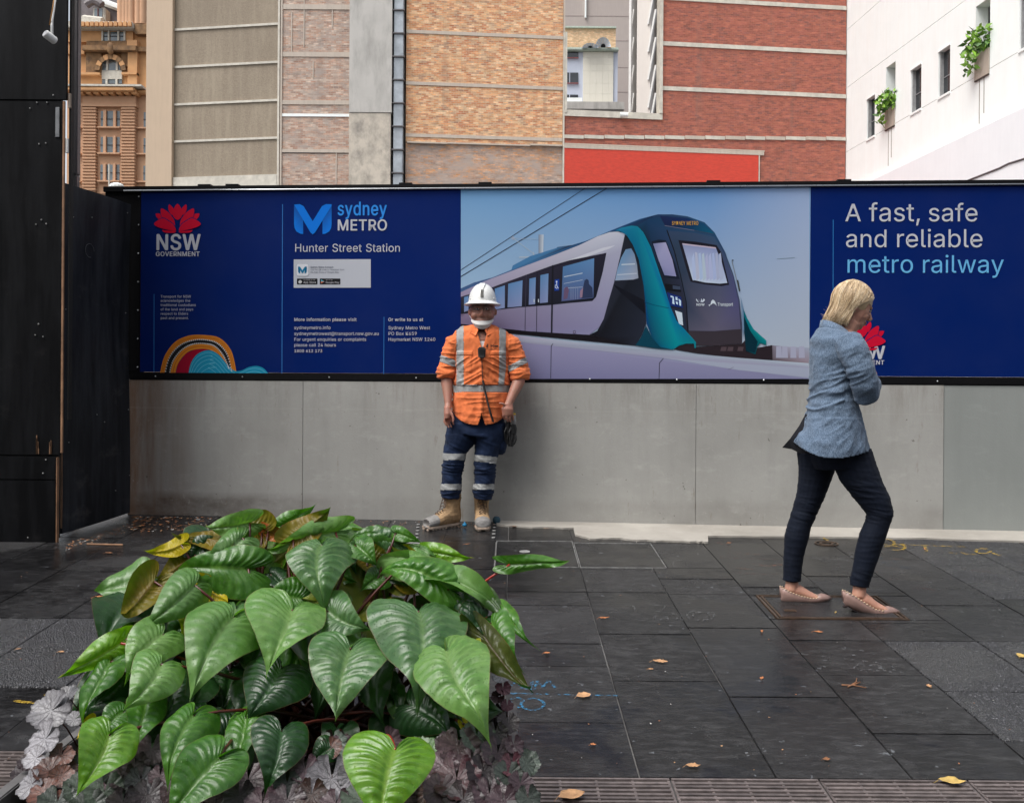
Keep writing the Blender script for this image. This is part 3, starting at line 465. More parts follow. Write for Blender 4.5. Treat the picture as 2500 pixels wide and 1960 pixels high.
GT = r'''
,|188|38 -119 68 71 137 71 84 -119
-|453|337 244 337 188 114 188 114 244
.|188|95 -4 78 -1 63 9 53 24 50 41 53 59 63 73 78 83 95 87 113 83 128 73 138 59 141 41 138 24 128 9 113 -1
0|453|227 -7 174 1 130 24 95 62 69 113 53 178 48 254 53 330 69 395 95 447 130 484 174 508 227 516 279 508 323 484 358 447 384 395 400 330 405 254 400 178 384 113 359 62 323 24 279 1;227 50 261 56 290 74 313 103 330 144 340 194 344 254 340 314 330 365 313 405 290 435 261 453 227 460 192 453 163 435 140 405 123 365 113 314 109 254 113 194 123 144 140 103 163 74 192 56
1|453|76 0 76 55 391 55 391 0;276 509 276 0 212 0 212 448 209 448 86 358 86 427 198 509
2|453|64 0 64 47 234 229 282 282 299 305 311 327 318 348 320 371 317 397 308 419 293 436 273 449 250 457 224 460 196 457 172 447 153 433 139 413 130 390 127 362 66 362 71 405 86 442 111 473 143 496 182 511 225 516 268 511 306 497 337 474 361 445 376 411 381 372 378 345 371 318 357 290 336 259 267 180 153 60 153 57 389 57 389 0
3|453|218 -7 173 -3 133 10 98 30 70 57 52 91 44 132 109 132 115 107 126 87 144 71 165 59 191 52 219 50 248 53 275 61 297 74 315 93 325 116 329 145 326 172 316 196 299 217 275 234 242 244 201 248 157 248 157 299 288 448 288 452 70 452 70 509 372 509 372 461 211 278 211 289 264 288 308 276 344 253 371 222 387 186 393 145 387 103 370 66 344 36 309 12 266 -2
4|453|40 105 40 158 247 509 311 509 109 166 109 163 413 163 413 105;282 0 282 121 282 146 282 318 343 318 343 0
5|453|221 -7 178 -2 140 11 108 32 83 60 66 93 60 130 122 130 127 108 138 89 154 73 173 60 196 52 221 50 250 53 276 64 298 82 314 104 324 131 328 162 324 193 314 221 297 244 275 262 248 273 218 277 192 275 167 268 145 258 128 246 67 253 96 509 366 509 366 452 151 452 134 301 136 301 155 315 178 325 203 331 229 334 263 330 294 321 321 306 345 285 364 260 379 231 388 199 391 163 385 117 369 76 343 41 309 15 268 -1
6|453|226 -7 182 -1 142 15 109 40 84 74 69 115 64 162 68 199 80 239 102 285 137 340 252 509 322 509 151 261 145 261 154 275 165 288 179 299 196 307 214 312 235 314 278 309 316 295 346 271 370 240 384 201 389 157 384 112 368 73 343 39 310 14 271 -2;226 48 254 52 279 63 299 79 314 101 324 128 327 157 324 187 314 213 299 235 279 251 254 262 226 265 198 262 174 252 153 235 138 214 128 188 125 158 128 128 138 102 153 79 174 63 198 52
7|453|97 0 323 448 323 452 62 452 62 509 391 509 391 449 165 0
8|453|226 -7 178 -2 136 11 101 33 74 62 57 96 52 135 55 166 65 195 81 220 101 241 125 256 153 265 153 267 119 282 93 308 76 342 70 380 75 417 90 450 114 477 146 498 184 511 226 516 269 511 306 498 337 477 361 450 377 417 382 380 376 342 359 308 333 282 300 267 300 265 327 256 351 241 372 220 387 195 397 166 401 135 395 96 378 62 352 33 317 11 275 -2;226 49 258 52 285 60 307 74 323 91 333 113 337 139 333 165 322 189 305 208 283 223 256 232 226 235 196 232 169 223 147 208 130 189 119 165 115 139 119 113 129 91 145 74 167 60 195 52;226 290 252 292 274 300 293 313 307 330 316 351 319 376 316 399 308 420 294 437 275 449 252 457 226 460 200 457 177 449 159 437 145 420 136 399 133 376 136 351 145 330 159 313 178 300 201 292
9|453|226 516 271 510 310 494 343 468 368 434 384 393 389 347 385 309 373 270 350 224 315 168 200 0 130 0 301 248 307 248 299 234 287 221 273 210 257 202 238 196 218 195 175 199 137 214 106 237 83 269 68 307 64 352 69 397 85 436 110 469 143 494 182 510;226 460 199 457 174 446 154 429 138 407 129 381 125 352 129 322 138 295 154 274 174 257 199 247 226 243 254 247 279 257 299 273 314 295 324 321 327 350 324 381 314 407 299 429 279 446 254 457
@|676|355 -135 284 -130 221 -114 167 -88 122 -53 87 -8 61 46 45 109 40 179 46 248 61 309 87 363 123 408 167 444 220 470 281 486 349 492 415 486 472 469 522 442 562 407 594 366 617 319 631 268 635 215 631 142 625 107 615 76 599 49 579 28 551 15 517 11 476 17 457 24 441 36 429 50 423 68 420 68 408 48 388 30 361 17 326 13 285 18 251 35 224 62 204 96 192 137 188 182 193 226 207 265 228 297 257 322 291 338 330 343 360 340 385 331 404 319 416 306 419 306 419 335 474 335 474 110 476 91 485 74 499 63 518 59 540 63 557 76 568 97 576 127 580 166 581 215 577 259 567 301 548 339 523 373 490 402 450 424 402 438 347 442 292 438 242 424 199 402 164 372 135 334 115 289 102 236 98 178 102 119 115 66 135 21 165 -17 201 -46 246 -68 298 -81 357 -85 412 -80 458 -69 489 -59 504 -107 464 -120 411 -131;329 65 359 68 382 78 400 95 412 118 419 148 422 185 419 221 411 249 399 269 381 282 358 289 331 292 305 288 283 277 265 260 252 239 244 213 242 185 244 154 251 125 262 101 279 81 301 69
A|480|16 0 201 509 276 509 463 0 395 0 287 302 264 372 232 478 245 478 213 371 191 302 85 0;110 142 110 199 370 199 370 142
B|456|60 0 60 509 241 509 289 504 329 491 359 469 381 442 394 410 398 374 395 344 387 320 373 301 356 286 336 275 315 267 315 262 339 257 363 245 385 227 402 203 414 173 418 136 413 100 400 67 377 39 344 18 301 4 247 0;125 57 245 57 296 63 330 80 349 105 355 137 352 161 342 184 327 203 306 218 279 228 248 231 125 231;125 285 238 285 265 288 288 296 308 309 323 326 333 348 336 372 330 403 313 429 283 446 240 452 125 452
C|510|267 -7 205 1 150 25 104 63 70 115 48 179 40 254 48 329 70 393 104 445 150 484 205 508 267 516 305 513 340 504 373 490 402 471 427 447 448 418 463 385 473 348 408 348 401 373 389 395 375 413 357 428 337 440 315 449 292 454 267 456 223 450 184 432 150 403 125 364 109 314 103 254 109 194 125 145 151 105 184 76 223 59 267 53 292 55 315 60 337 69 357 81 375 96 389 114 401 136 408 160 473 160 463 124 448 91 428 62 402 38 373 19 341 5 305 -4
D|502|219 0 96 0 96 57 215 57 272 63 318 81 354 110 379 149 394 198 399 255 394 312 379 361 354 399 320 428 275 446 221 452 93 452 93 509 225 509 294 501 353 478 399 441 433 391 455 329 462 255 455 181 433 119 398 68 351 31 291 8;125 509 125 0 60 0 60 509
E|419|60 0 60 509 372 509 372 452 125 452 125 286 355 286 355 229 125 229 125 57 375 57 375 0
F|410|60 0 60 509 369 509 369 452 125 452 125 278 346 278 346 221 125 221 125 0
G|520|269 -7 205 1 149 25 104 64 69 116 47 179 40 254 47 329 69 393 103 445 149 484 203 508 265 516 304 513 340 504 374 489 403 469 429 445 449 416 465 384 474 349 408 349 399 372 387 393 373 411 356 427 337 439 315 448 291 454 265 456 222 450 183 432 150 404 125 364 109 314 103 254 109 194 125 145 151 105 184 76 224 59 269 53 309 57 345 71 374 93 396 123 410 160 415 202 434 199 283 199 283 256 478 256 478 200 471 141 451 91 419 50 377 19 326 0
H|517|60 0 60 509 125 509 125 289 392 289 392 509 457 509 457 0 392 0 392 232 125 232 125 0
I|300|31 0 31 57 118 57 118 452 31 452 31 509 269 509 269 452 183 452 183 57 269 57 269 0
K|467|104 145 104 216 139 261 174 303 212 344 364 509 448 509 231 276 228 276;60 0 60 509 125 509 125 334 124 225 125 193 125 0;372 0 188 259 228 309 449 0
M|628|60 0 60 509 152 509 277 187 287 159 299 123 311 84 322 49 307 49 318 83 330 121 342 158 352 187 476 509 568 509 568 0 504 0 504 291 504 327 505 369 506 413 507 457 513 457 498 409 482 363 467 322 456 291 342 0 286 0 170 291 159 321 145 361 129 408 112 457 119 457 120 416 121 372 122 328 122 291 122 0
N|523|60 0 60 509 136 509 343 183 363 151 388 107 414 55 405 54 401 108 399 157 399 195 399 509 463 509 463 0 387 0 202 290 177 331 148 381 108 452 119 454 122 384 124 328 125 291 125 0
O|533|267 -7 205 1 150 25 105 63 70 115 48 179 40 254 48 329 70 393 105 445 150 484 205 508 267 516 329 508 384 484 429 445 464 393 486 329 493 254 486 179 464 115 429 63 384 25 329 1;267 53 310 59 349 76 383 105 408 144 425 194 430 254 425 314 408 365 383 404 349 433 310 450 267 456 223 450 184 433 151 404 125 364 109 314 103 254 109 194 125 144 151 105 184 76 223 59
P|445|60 0 60 509 235 509 289 503 332 487 366 462 390 430 404 391 409 348 404 304 390 265 366 233 332 207 289 191 235 186 109 186 109 242 233 242 269 246 297 256 318 272 333 294 342 319 344 348 342 376 333 402 318 423 297 439 268 449 232 452 125 452 125 0
Q|533|245 159 313 159 369 85 384 65 468 -48 401 -48 346 27 331 46;267 -7 205 1 150 25 105 63 70 115 48 179 40 254 48 329 70 393 105 445 150 484 205 508 267 516 329 508 384 484 429 445 464 393 486 329 493 254 486 179 464 115 429 63 384 25 329 1;267 53 310 59 349 76 383 105 408 144 425 194 430 254 425 314 408 365 383 404 349 433 310 450 267 456 223 450 184 433 151 404 125 364 109 314 103 254 109 194 125 144 151 105 184 76 223 59
R|449|60 0 60 509 236 509 290 504 333 489 367 465 390 433 405 395 409 352 405 309 390 271 367 240 333 217 289 203 236 198 96 198 96 255 234 255 269 258 298 267 319 281 334 300 342 324 345 352 342 380 334 405 319 425 298 440 269 449 233 452 125 452 125 0;353 0 230 229 303 229 428 0
S|447|224 -9 172 -4 128 9 91 31 64 60 46 96 38 137 104 137 110 110 123 88 142 71 166 59 194 52 224 49 257 52 286 60 311 74 329 92 341 114 346 139 342 161 332 179 316 193 296 205 245 222 184 239 128 260 86 289 60 326 52 372 58 413 75 448 102 476 138 498 180 511 227 516 275 511 316 498 351 476 377 449 394 415 401 378 337 378 326 412 302 437 267 453 225 459 194 456 167 448 145 435 129 418 118 398 115 376 119 352 131 334 148 319 169 308 212 293 264 279 312 264 336 252 359 238 379 220 395 198 405 171 408 139 403 99 386 64 360 34 323 11 278 -4
T|449|32 452 32 509 417 509 417 452 257 452 257 0 193 0 193 452
U|517|259 -8 203 -2 154 15 114 43 85 80 66 124 60 173 60 509 124 509 124 178 128 144 141 113 160 87 187 68 220 56 259 52 298 56 331 68 357 87 377 113 389 144 393 178 393 509 457 509 457 173 451 124 433 80 403 43 363 15 315 -2
V|480|204 0 16 509 84 509 192 206 215 137 248 31 235 31 267 138 290 206 395 509 463 509 278 0
W|686|155 0 16 509 82 509 163 196 175 145 187 94 197 40 189 40 200 94 211 145 224 196 306 509 380 509 462 196 474 145 486 94 497 40 488 40 499 94 510 145 523 196 603 509 670 509 530 0 455 0 368 323 351 391 336 475 350 475 335 395 318 323 230 0
Y|472|203 0 203 208 16 509 91 509 192 344 222 292 250 230 224 230 251 293 280 344 381 509 455 509 268 208 268 0
a|389|160 -9 126 -5 94 5 68 22 48 45 35 73 30 108 34 138 43 161 58 179 78 193 100 203 125 211 178 220 234 227 252 230 265 235 273 243 276 255 276 257 273 279 267 297 256 311 240 322 220 329 196 331 171 329 149 322 132 313 118 301 107 288 100 274 41 291 57 322 79 346 104 364 133 375 163 382 194 384 239 379 263 372 286 360 306 343 322 320 333 290 337 251 337 0 277 0 277 52 272 52 252 25 236 12 215 1 190 -6;170 45 202 49 228 59 248 74 263 93 272 115 276 138 276 190 259 182 231 176 200 171 175 168 134 159 117 150 103 139 95 124 92 105 94 87 102 72 114 61 130 52 149 47
b|424|229 -8 198 -5 172 4 153 17 138 31 118 59 112 59 112 0 53 0 53 509 114 509 114 319 118 319 137 346 152 360 171 373 197 381 229 384 274 378 313 361 345 332 370 293 385 245 390 189 385 133 370 84 346 45 313 16 274 -2;220 47 253 51 279 66 301 88 316 117 325 151 328 189 325 227 316 261 301 290 280 311 253 325 220 330 188 325 161 312 140 291 125 263 116 229 113 189 116 150 125 115 140 86 162 65 188 51
c|396|207 -8 159 -2 117 16 82 46 56 85 40 133 34 187 40 243 56 291 82 330 117 360 159 378 207 384 234 383 260 377 284 368 305 356 324 341 340 322 353 301 362 277 303 262 290 289 270 311 242 325 207 330 173 325 145 310 124 287 108 258 99 224 96 187 99 151 108 117 124 89 145 66 173 51 207 46 243 52 271 66 292 89 304 117 363 102 354 78 341 56 325 37 306 21 285 9 261 -1 235 -6
d|424|195 -8 151 -2 111 16 79 45 55 84 39 133 34 189 39 245 55 293 79 332 112 361 151 378 196 384 228 381 253 373 272 360 287 346 306 319 311 319 311 509 372 509 372 0 313 0 313 59 307 59 287 31 272 17 252 4 227 -5;205 47 236 51 263 65 284 86 299 115 309 150 312 189 309 229 300 263 284 291 263 312 237 325 205 330 172 325 145 311 124 290 108 261 99 227 96 189 99 151 109 117 124 88 145 66 172 51
e|404|212 -8 161 -2 117 16 82 46 56 85 40 132 34 187 39 242 55 290 81 329 115 359 157 378 205 384 236 382 266 374 294 361 319 341 341 315 357 282 368 242 371 194 371 169 75 169 75 221 338 221 310 202 307 237 298 269 283 294 263 314 237 326 205 330 173 326 146 313 125 294 109 270 99 241 96 211 96 178 100 139 110 106 128 80 151 61 179 50 212 46 234 48 254 53 271 61 285 73 297 88 306 105 365 91 353 63 335 39 311 19 283 4 249 -5
f|254|228 379 228 327 6 327 6 379;81 0 81 432 84 461 96 486 113 505 135 519 161 527 187 530 222 527 243 521 227 468 215 472 195 474 171 470 154 460 145 443 142 419 142 0
g|425|207 -151 168 -148 134 -140 105 -127 82 -110 64 -91 51 -69 101 -41 122 -66 136 -78 154 -88 178 -95 207 -97 249 -92 282 -75 304 -47 311 -6 311 68 306 68 287 41 272 28 252 16 227 8 195 5 152 10 113 27 80 53 55 90 39 136 34 191 39 246 55 293 80 332 112 361 152 378 196 384 228 382 253 373 273 360 288 346 308 319 313 319 313 379 372 379 372 -9 367 -54 350 -90 324 -117 291 -136 251 -147;205 59 237 63 264 75 285 95 300 121 309 154 312 193 309 231 300 264 285 291 264 312 237 325 205 330 172 325 145 312 124 290 109 262 99 229 96 193 99 155 109 123 124 96 145 76 172 63
h|410|114 227 114 0 53 0 53 509 114 509 114 287 102 287 124 332 152 362 187 379 227 384 264 380 295 369 321 349 341 321 353 285 357 240 357 0 296 0 296 235 290 275 273 304 246 323 210 329 184 326 161 317 141 303 126 283 117 257
i|167|53 0 53 379 114 379 114 0;84 443 67 446 54 455 44 468 41 483 44 499 54 512 67 521 84 524 100 521 114 512 123 499 126 483 123 468 114 455 100 446
k|381|110 137 110 212 121 212 284 379 360 379 184 199 177 199;53 0 53 509 114 509 114 0;294 0 148 186 191 229 372 0
l|189|139 -2 101 3 74 20 58 47 53 84 53 509 114 509 114 99 115 77 120 62 130 54 146 52 160 53 170 54 181 3 162 -1
m|610|53 0 53 379 112 379 112 295 108 295 118 323 132 346 151 363 172 376 195 384 219 386 257 380 287 361 309 331 321 295 312 295 322 321 337 343 357 361 381 375 407 383 437 386 468 383 497 372 522 354 541 328 553 296 557 255 557 0 496 0 496 254 490 289 473 313 447 326 419 330 395 328 374 320 358 307 345 290 338 270 335 247 335 0 274 0 274 260 269 288 253 311 229 326 199 330 178 328 158 320 140 307 126 289 117 266 114 238 114 0
n|410|114 227 114 0 53 0 53 379 112 379 112 287 102 287 124 332 152 362 187 379 227 384 264 380 295 369 321 349 341 321 353 285 357 240 357 0 296 0 296 235 290 275 273 304 246 323 210 329 184 326 161 317 141 303 126 283 117 257
o|415|207 -8 159 -2 117 16 82 46 56 85 40 133 34 187 40 243 56 291 82 330 117 360 159 378 207 384 256 378 299 360 333 330 359 291 376 243 381 187 376 133 359 85 333 46 299 16 256 -2;207 46 242 51 270 66 292 89 307 117 316 151 319 187 316 224 307 258 292 287 270 310 242 325 207 330 173 325 145 310 124 287 108 258 99 224 96 187 99 151 108 117 124 89 145 66 173 51
p|424|53 -143 53 379 112 379 112 319 118 319 137 346 152 360 171 373 197 381 229 384 274 378 313 361 345 332 370 293 385 245 390 189 385 133 370 84 346 45 313 16 274 -2 229 -8 198 -5 173 4 153 17 138 31 118 59 114 59 114 -143;220 47 253 51 279 66 301 88 316 117 325 151 328 189 325 227 316 261 301 290 280 311 253 325 220 330 188 325 161 312 140 291 125 263 116 229 113 189 116 150 125 115 140 86 162 65 188 51
q|424|372 -143 311 -143 311 59 306 59 287 31 272 17 252 4 227 -5 195 -8 151 -2 111 16 79 45 55 84 39 133 34 189 39 245 55 293 79 332 112 361 151 378 196 384 228 381 253 373 272 360 287 346 307 319 313 319 313 379 372 379;205 47 236 51 263 65 284 86 299 115 309 150 312 189 309 229 300 263 284 291 263 312 237 325 205 330 172 325 145 311 124 290 108 261 99 227 96 189 99 151 109 117 124 88 145 66 172 51
r|259|53 0 53 379 112 379 112 321 115 321 130 347 152 367 181 380 213 385 229 384 243 384 243 322 230 324 207 326 182 323 159 315 140 301 126 284 117 262 114 237 114 0
s|365|182 -8 145 -5 112 3 84 18 62 38 45 63 36 94 94 107 105 79 124 60 150 49 181 45 217 50 244 62 262 81 268 103 265 121 254 136 237 147 212 155 149 170 104 186 72 208 53 237 47 274 51 305 65 332 87 354 115 370 149 381 187 384 223 381 254 372 279 358 299 339 314 316 324 290 268 277 258 298 243 316 219 328 187 333 156 329 131 317 114 299 109 277 112 258 124 243 144 232 172 223 229 209 275 194 306 171 325 142 331 107 326 75 312 47 290 24 260 6 223 -5
t|227|204 379 204 327 6 327 6 379;65 471 126 471 126 98 128 76 136 61 150 53 170 50 185 51 202 54 213 2 192 -3 168 -4 125 2 92 21 72 52 65 93
u|410|182 -5 146 -1 115 11 89 31 69 59 57 95 53 139 53 379 114 379 114 144 119 105 137 75 164 56 200 50 226 53 249 62 268 77 283 97 293 122 296 153 296 379 357 379 357 0 298 0 298 92 307 92 286 47 257 17 222 0
v|389|163 0 17 379 84 379 165 155 187 87 206 21 184 21 203 87 224 155 305 379 371 379 226 0
w|567|138 0 23 379 87 379 133 214 154 137 175 41 165 41 186 135 206 214 252 379 316 379 362 214 382 136 402 41 391 41 413 135 434 214 480 379 545 379 429 0 368 0 319 172 305 225 291 280 277 338 291 338 277 280 263 225 248 172 199 0
x|379|21 0 171 218 171 171 29 379 100 379 147 306 179 253 207 206 175 206 202 253 233 306 282 379 352 379 209 169 209 214 358 0 287 0 231 85 200 136 173 182 205 182 178 136 148 85 91 0
y|389|47 -139 61 -86 71 -87 88 -90 104 -89 118 -84 130 -74 141 -58 151 -36 163 -1 17 379 84 379 165 155 187 87 206 21 184 21 202 87 224 155 305 379 371 379 204 -58 191 -85 177 -107 159 -124 139 -136 117 -143 91 -145 65 -143
'''
# ================================================================ lettering: outlines of the sans face used on the hoarding
GLY = {}
for line in GT.strip('\n').split('\n'):
    ch = line[0]; adv, rest = line[2:].split('|'); cs = []
    for p in rest.split(';'):
        n_ = list(map(int, p.split())); cs.append([(n_[i]/1000, n_[i+1]/1000) for i in range(0, len(n_), 2)])
    GLY[ch] = (int(adv)/1000, cs)
CAPH = max(p[1] for c in GLY['H'][1] for p in c)
def text_shape(txt, bold=0, track=0):
    """-> list of vertices, faces and total width at size 1 (curve fill takes care of the holes)"""
    cu = bpy.data.curves.new('t', 'CURVE'); cu.dimensions = '2D'; cu.fill_mode = 'BOTH'; cu.offset = bold; x = 0; w_ = 0
    for ch in txt:
        if ch == ' ': x += .23+track; continue
        adv, cs = GLY[ch]
        for c in cs:
            sp = cu.splines.new('POLY'); sp.points.add(len(c)-1); sp.use_cyclic_u = True
            for q, (px, py) in zip(sp.points, c): q.co = (px+x, py, 0, 1)
        w_ = x+max(p[0] for c in cs for p in c); x += adv+track+bold*1.2
    o = bpy.data.objects.new('t', cu); dg = bpy.context.evaluated_depsgraph_get(); COL.objects.link(o); dg.update(); me = bpy.data.meshes.new_from_object(o.evaluated_get(dg))
    vs = [tuple(v.co) for v in me.vertices]; fs = [tuple(p.vertices) for p in me.polygons]
    bpy.data.objects.remove(o); bpy.data.curves.remove(cu); bpy.data.meshes.remove(me)
    return vs, fs, w_
def put_text(mb, txt, fx, x0, x1, base, bold=0, col=(1, 1, 1), cap=None, map_=None, track=0, lay=3):
    """fx maps picture coordinates to the sheet's (s, z); the line runs from x0 to x1 on the given baseline"""
    vs, fs, w_ = text_shape(txt, 0, track+bold*1.2); a = fx(x0, base); b = fx(x1, base); k = (b[0]-a[0])/w_; x0m = min(v[0] for v in vs)
    ky = k if cap is None else cap/CAPH*(b[0]-a[0])/(x1-x0)
    ang = (b[1]-a[1])/(b[0]-a[0])
    for q, (ox, oy) in enumerate([(0, 0)]+([(bold*.8, 0), (-bold*.8, 0), (0, bold*.5), (0, -bold*.5)] if bold > .005 else [])):
        mb.add([wall.w(a[0]+(v[0]+ox)*k, .001*lay+.00012*q, a[1]+(v[1]+oy)*ky+ang*v[0]*k) for v in vs], fs, 0, col)
def print_mat(name, rough=.34):
    b = NB(name); at = b('Attribute', {'attribute_name': 'Col'}); n = b.noise(b.pos(), 2.2, 5, .6); c = b.mix(b.ramp(n, [(.35, 0), (.7, .012)]), at.outputs['Color'], (.35, .36, .38))
    c = b.mix(.0, c, c); b.set(Base_Color=c, Roughness=rough, Specular_IOR_Level=.10); b.bump(b.noise(b.pos((1, 1, .4)), 1.1, 3, .5), .12, .03); return b.m
printM = print_mat('printed_banner', .42); inkM = print_mat('printed_ink', .45)
NAVY = (.0004, .013, .112)
def za(px, py): return wall.loc(px, py)
def panel(name, label, px0, px1, col, t=.0015):
    a = wall.sx(px0); b = wall.sx(px1); m = MB(); m.box(a, b, -.03, 0, BOTZ+.063, TOPZ-.019, fn=wall.w); m.c = [col]*len(m.v)
    o = m.build(name, printM, bb, colors=True); 
    if label: o['label'] = label
    return o
nav1 = panel('banner', 'navy information banner with station name and contact details', 341.5, 1124.6, NAVY)
pic = panel('banner', 'pale blue banner printed with a metro train', 1125.6, 1975.6, (.2, .36, .6))
nav2 = panel('banner', 'navy slogan banner', 1976.6, 3000, NAVY)
TXT = (.5, .51, .56); LB = (.09, .3, .6)
def shape(m, pts, col, fx, lay=2, colf=None, cols=None):
    vs = []
    for (x, y) in pts: s, z = fx(x, y); vs.append(wall.w(s, .001*lay, z))
    n0 = len(m.v); m.add(vs, [tuple(range(len(vs)))], 0, col)
    if cols:
        for i, c in enumerate(cols): m.c[n0+i] = c
def smooth_pts(pts, k=4):
    n = len(pts); out = []
    for i in range(n):
        p0, p1, p2, p3 = pts[i-1], pts[i], pts[(i+1) % n], pts[(i+2) % n]
        for j in range(k):
            t = j/k; out.append(tuple(.5*((2*p1[a])+(-p0[a]+p2[a])*t+(2*p0[a]-5*p1[a]+4*p2[a]-p3[a])*t*t+(-p0[a]+3*p1[a]-3*p2[a]+p3[a])*t**3) for a in (0, 1)))
    return out
def lineq(m, a, b, w_, col, fx, lay=2):
    dx, dy = b[0]-a[0], b[1]-a[1]; L_ = math.hypot(dx, dy); nx, ny = -dy/L_*w_/2, dx/L_*w_/2
    shape(m, [(a[0]+nx, a[1]+ny), (b[0]+nx, b[1]+ny), (b[0]-nx, b[1]-ny), (a[0]-nx, a[1]-ny)], col, fx, lay)
def f1(x, y): return za(300+x*.39, 440+y*.39)
def f2(x, y): return za(1950+x*.3044, 440+y*.3044)
def f3(x, y): return za(1100+x*.41303, 440+y*.41303)
# ---- lotus emblem, centre cx, top y0, width w
def lotus(m, cx, y0, w_, fx, red=(.55, .004, .03), line=NAVY, lay=2):
    k = w_/292
    def S(pts, side=1): return smooth_pts([(cx+side*x*k, y0+y*k) for x, y in pts], 3)
    pet = [([(96, 90), (146, 122), (120, 145), (60, 162), (10, 168), (25, 130), (60, 105)]), ([(92, 66), (137, 60), (120, 95), (85, 110), (80, 85)]),
           ([(62, 48), (102, 28), (100, 75), (72, 125), (20, 165), (18, 110), (38, 75)]), ([(20, 38), (52, 2), (57, 35), (40, 66), (28, 62)])]
    L_ = lay
    for p in (pet[1], pet[3]):
        for sd in (1, -1): shape(m, S(p, sd), red, fx, L_)
    shape(m, S([(0, -2), (30, 45), (28, 75), (0, 100), (-28, 75), (-30, 45)]), red, fx, L_+.8)
    for j, p in enumerate((pet[2],)):
        for sd in (1, -1):
            big = [(x*1.0+(4 if x > 60 else -3), y-3) for x, y in p]; shape(m, S(big, sd), line, fx, L_+1.6); shape(m, S(p, sd), red, fx, L_+2.2)
    p = pet[0]
    for sd in (1, -1):
        shape(m, S([(x-2, y-5) for x, y in p], sd), line, fx, L_+3); shape(m, S(p, sd), red, fx, L_+3.6)
    for sd in (1, -1): shape(m, S([(10, 172), (60, 168), (95, 164), (80, 178), (40, 181), (18, 180)], sd), red, fx, L_+3.6)
m = MB(); lotus(m, 343, 150, 292, f1); m.build('emblem', inkM, nav1, colors=True)
m = MB()
put_text(m, 'NSW', f1, 205, 484, 437, .028, TXT, cap=94); put_text(m, 'GOVERNMENT', f1, 206, 481, 476, .025, TXT)
put_text(m, 'METRO', f1, 1340, 1652, 315, .02, TXT, cap=66); put_text(m, 'Hunter Street Station', f1, 1074, 1734, 449, .004, TXT, cap=49)
for s_, x1, y in (('Transport for NSW', 427, 736), ('acknowledges the', 422, 762), ('traditional custodians', 457, 789), ('of the land and pays', 441, 816), ('respect to Elders', 409, 843), ('past and present.', 412, 870)): put_text(m, s_, f1, 237, x1, y, .010, (.46, .47, .54))
for s_, x0, x1, y, b_ in (('More information please visit', 1072, 1463, 882, .02), ('sydneymetro.info', 1072, 1300, 933, .006), ('sydneymetrowest@transport.nsw.gov.au', 1072, 1602, 970, .006), ('For urgent enquiries or complaints', 1072, 1523, 1006, .006), ('please call 24 hours', 1072, 1334, 1041, .006), ('1800 612 173', 1072, 1248, 1077, .02), ('Or write to us at', 1661, 1880, 882, .02), ('Sydney Metro West', 1661, 1923, 934, .006), ('PO Box K659', 1661, 1840, 970, .006), ('Haymarket NSW 1240', 1661, 1956, 1006, .006)): put_text(m, s_, f1, x0, x1, y, b_, TXT)
m.build('lettering', inkM, nav1, colors=True)
m = MB(); put_text(m, 'sydney', f1, 1342, 1651, 220, .02, (.03, .25, .75), cap=82); m.build('blue_lettering', inkM, nav1, colors=True)
m = MB(); lineq(m, (1000, 152), (996, 1222), 4, (.04, .2, .55), f1); lineq(m, (196, 713), (195, 1216), 4, (.03, .16, .45), f1); lineq(m, (1635, 856), (1633, 1228), 4, (.03, .16, .45), f1); m.build('rule_line', inkM, nav1, colors=True)
m = MB(); B1, B2 = (.005, .17, .68), (.008, .075, .33)
def mlogo(m, x0, y0, w_, fx, c1, c2, lay=2):
    k = w_/235
    def T(pts): return [(x0+x*k, y0+y*k) for x, y in pts]
    shape(m, T([(0, 10), (57, 70), (57, 188), (40, 186), (15, 172), (3, 150), (0, 125)]), c1, fx, lay, cols=[c2, c2, c1, c1, c1, c1, c1])
    shape(m, T([(235, 10), (178, 70), (178, 188), (195, 186), (220, 172), (232, 150), (235, 125)]), c1, fx, lay, cols=[c2, c2, c1, c1, c1, c1, c1])
    shape(m, T([(0, 4), (35, 1), (60, 14), (117, 108), (175, 14), (200, 1), (235, 2), (235, 12), (132, 178), (117, 190), (103, 178)]), c1, fx, lay+1)
mlogo(m, 1072, 150, 235, f1, B1, B2); m.build('logo', inkM, nav1, colors=True)
m = MB(); shape(m, [(1070, 497), (1552, 495), (1552, 673), (1070, 674)], (.47, .49, .54), f1, 2)
def rrect(x0, y0, x1, y1, r): 
    out = []
    for cx, cy, a in ((x1-r, y1-r, 0), (x0+r, y1-r, 90), (x0+r, y0+r, 180), (x1-r, y0+r, 270)): out += [(cx+r*math.cos(R(a+i*22.5)), cy+r*math.sin(R(a+i*22.5))) for i in range(5)]
    return out
shape(m, rrect(1084, 523, 1166, 604, 16), (.36, .38, .42), f1, 3); shape(m, rrect(1088, 525, 1163, 600, 14), (.62, .64, .68), f1, 4); mlogo(m, 1098, 541, 54, f1, (.01, .16, .3), (.005, .09, .2), 5)
for x0, x1 in ((1090, 1219), (1233, 1362)): shape(m, rrect(x0, 616, x1, 653, 4), (.012, .012, .014), f1, 3)
shape(m, smooth_pts([(1110, 626), (1118, 630), (1122, 638), (1112, 648), (1102, 645), (1100, 634)]), (.5, .5, .5), f1, 4)
shape(m, [(1241, 622), (1263, 635), (1241, 648)], (.1, .4, .5), f1, 4); shape(m, [(1241, 635), (1263, 635), (1241, 648)], (.5, .15, .08), f1, 5)
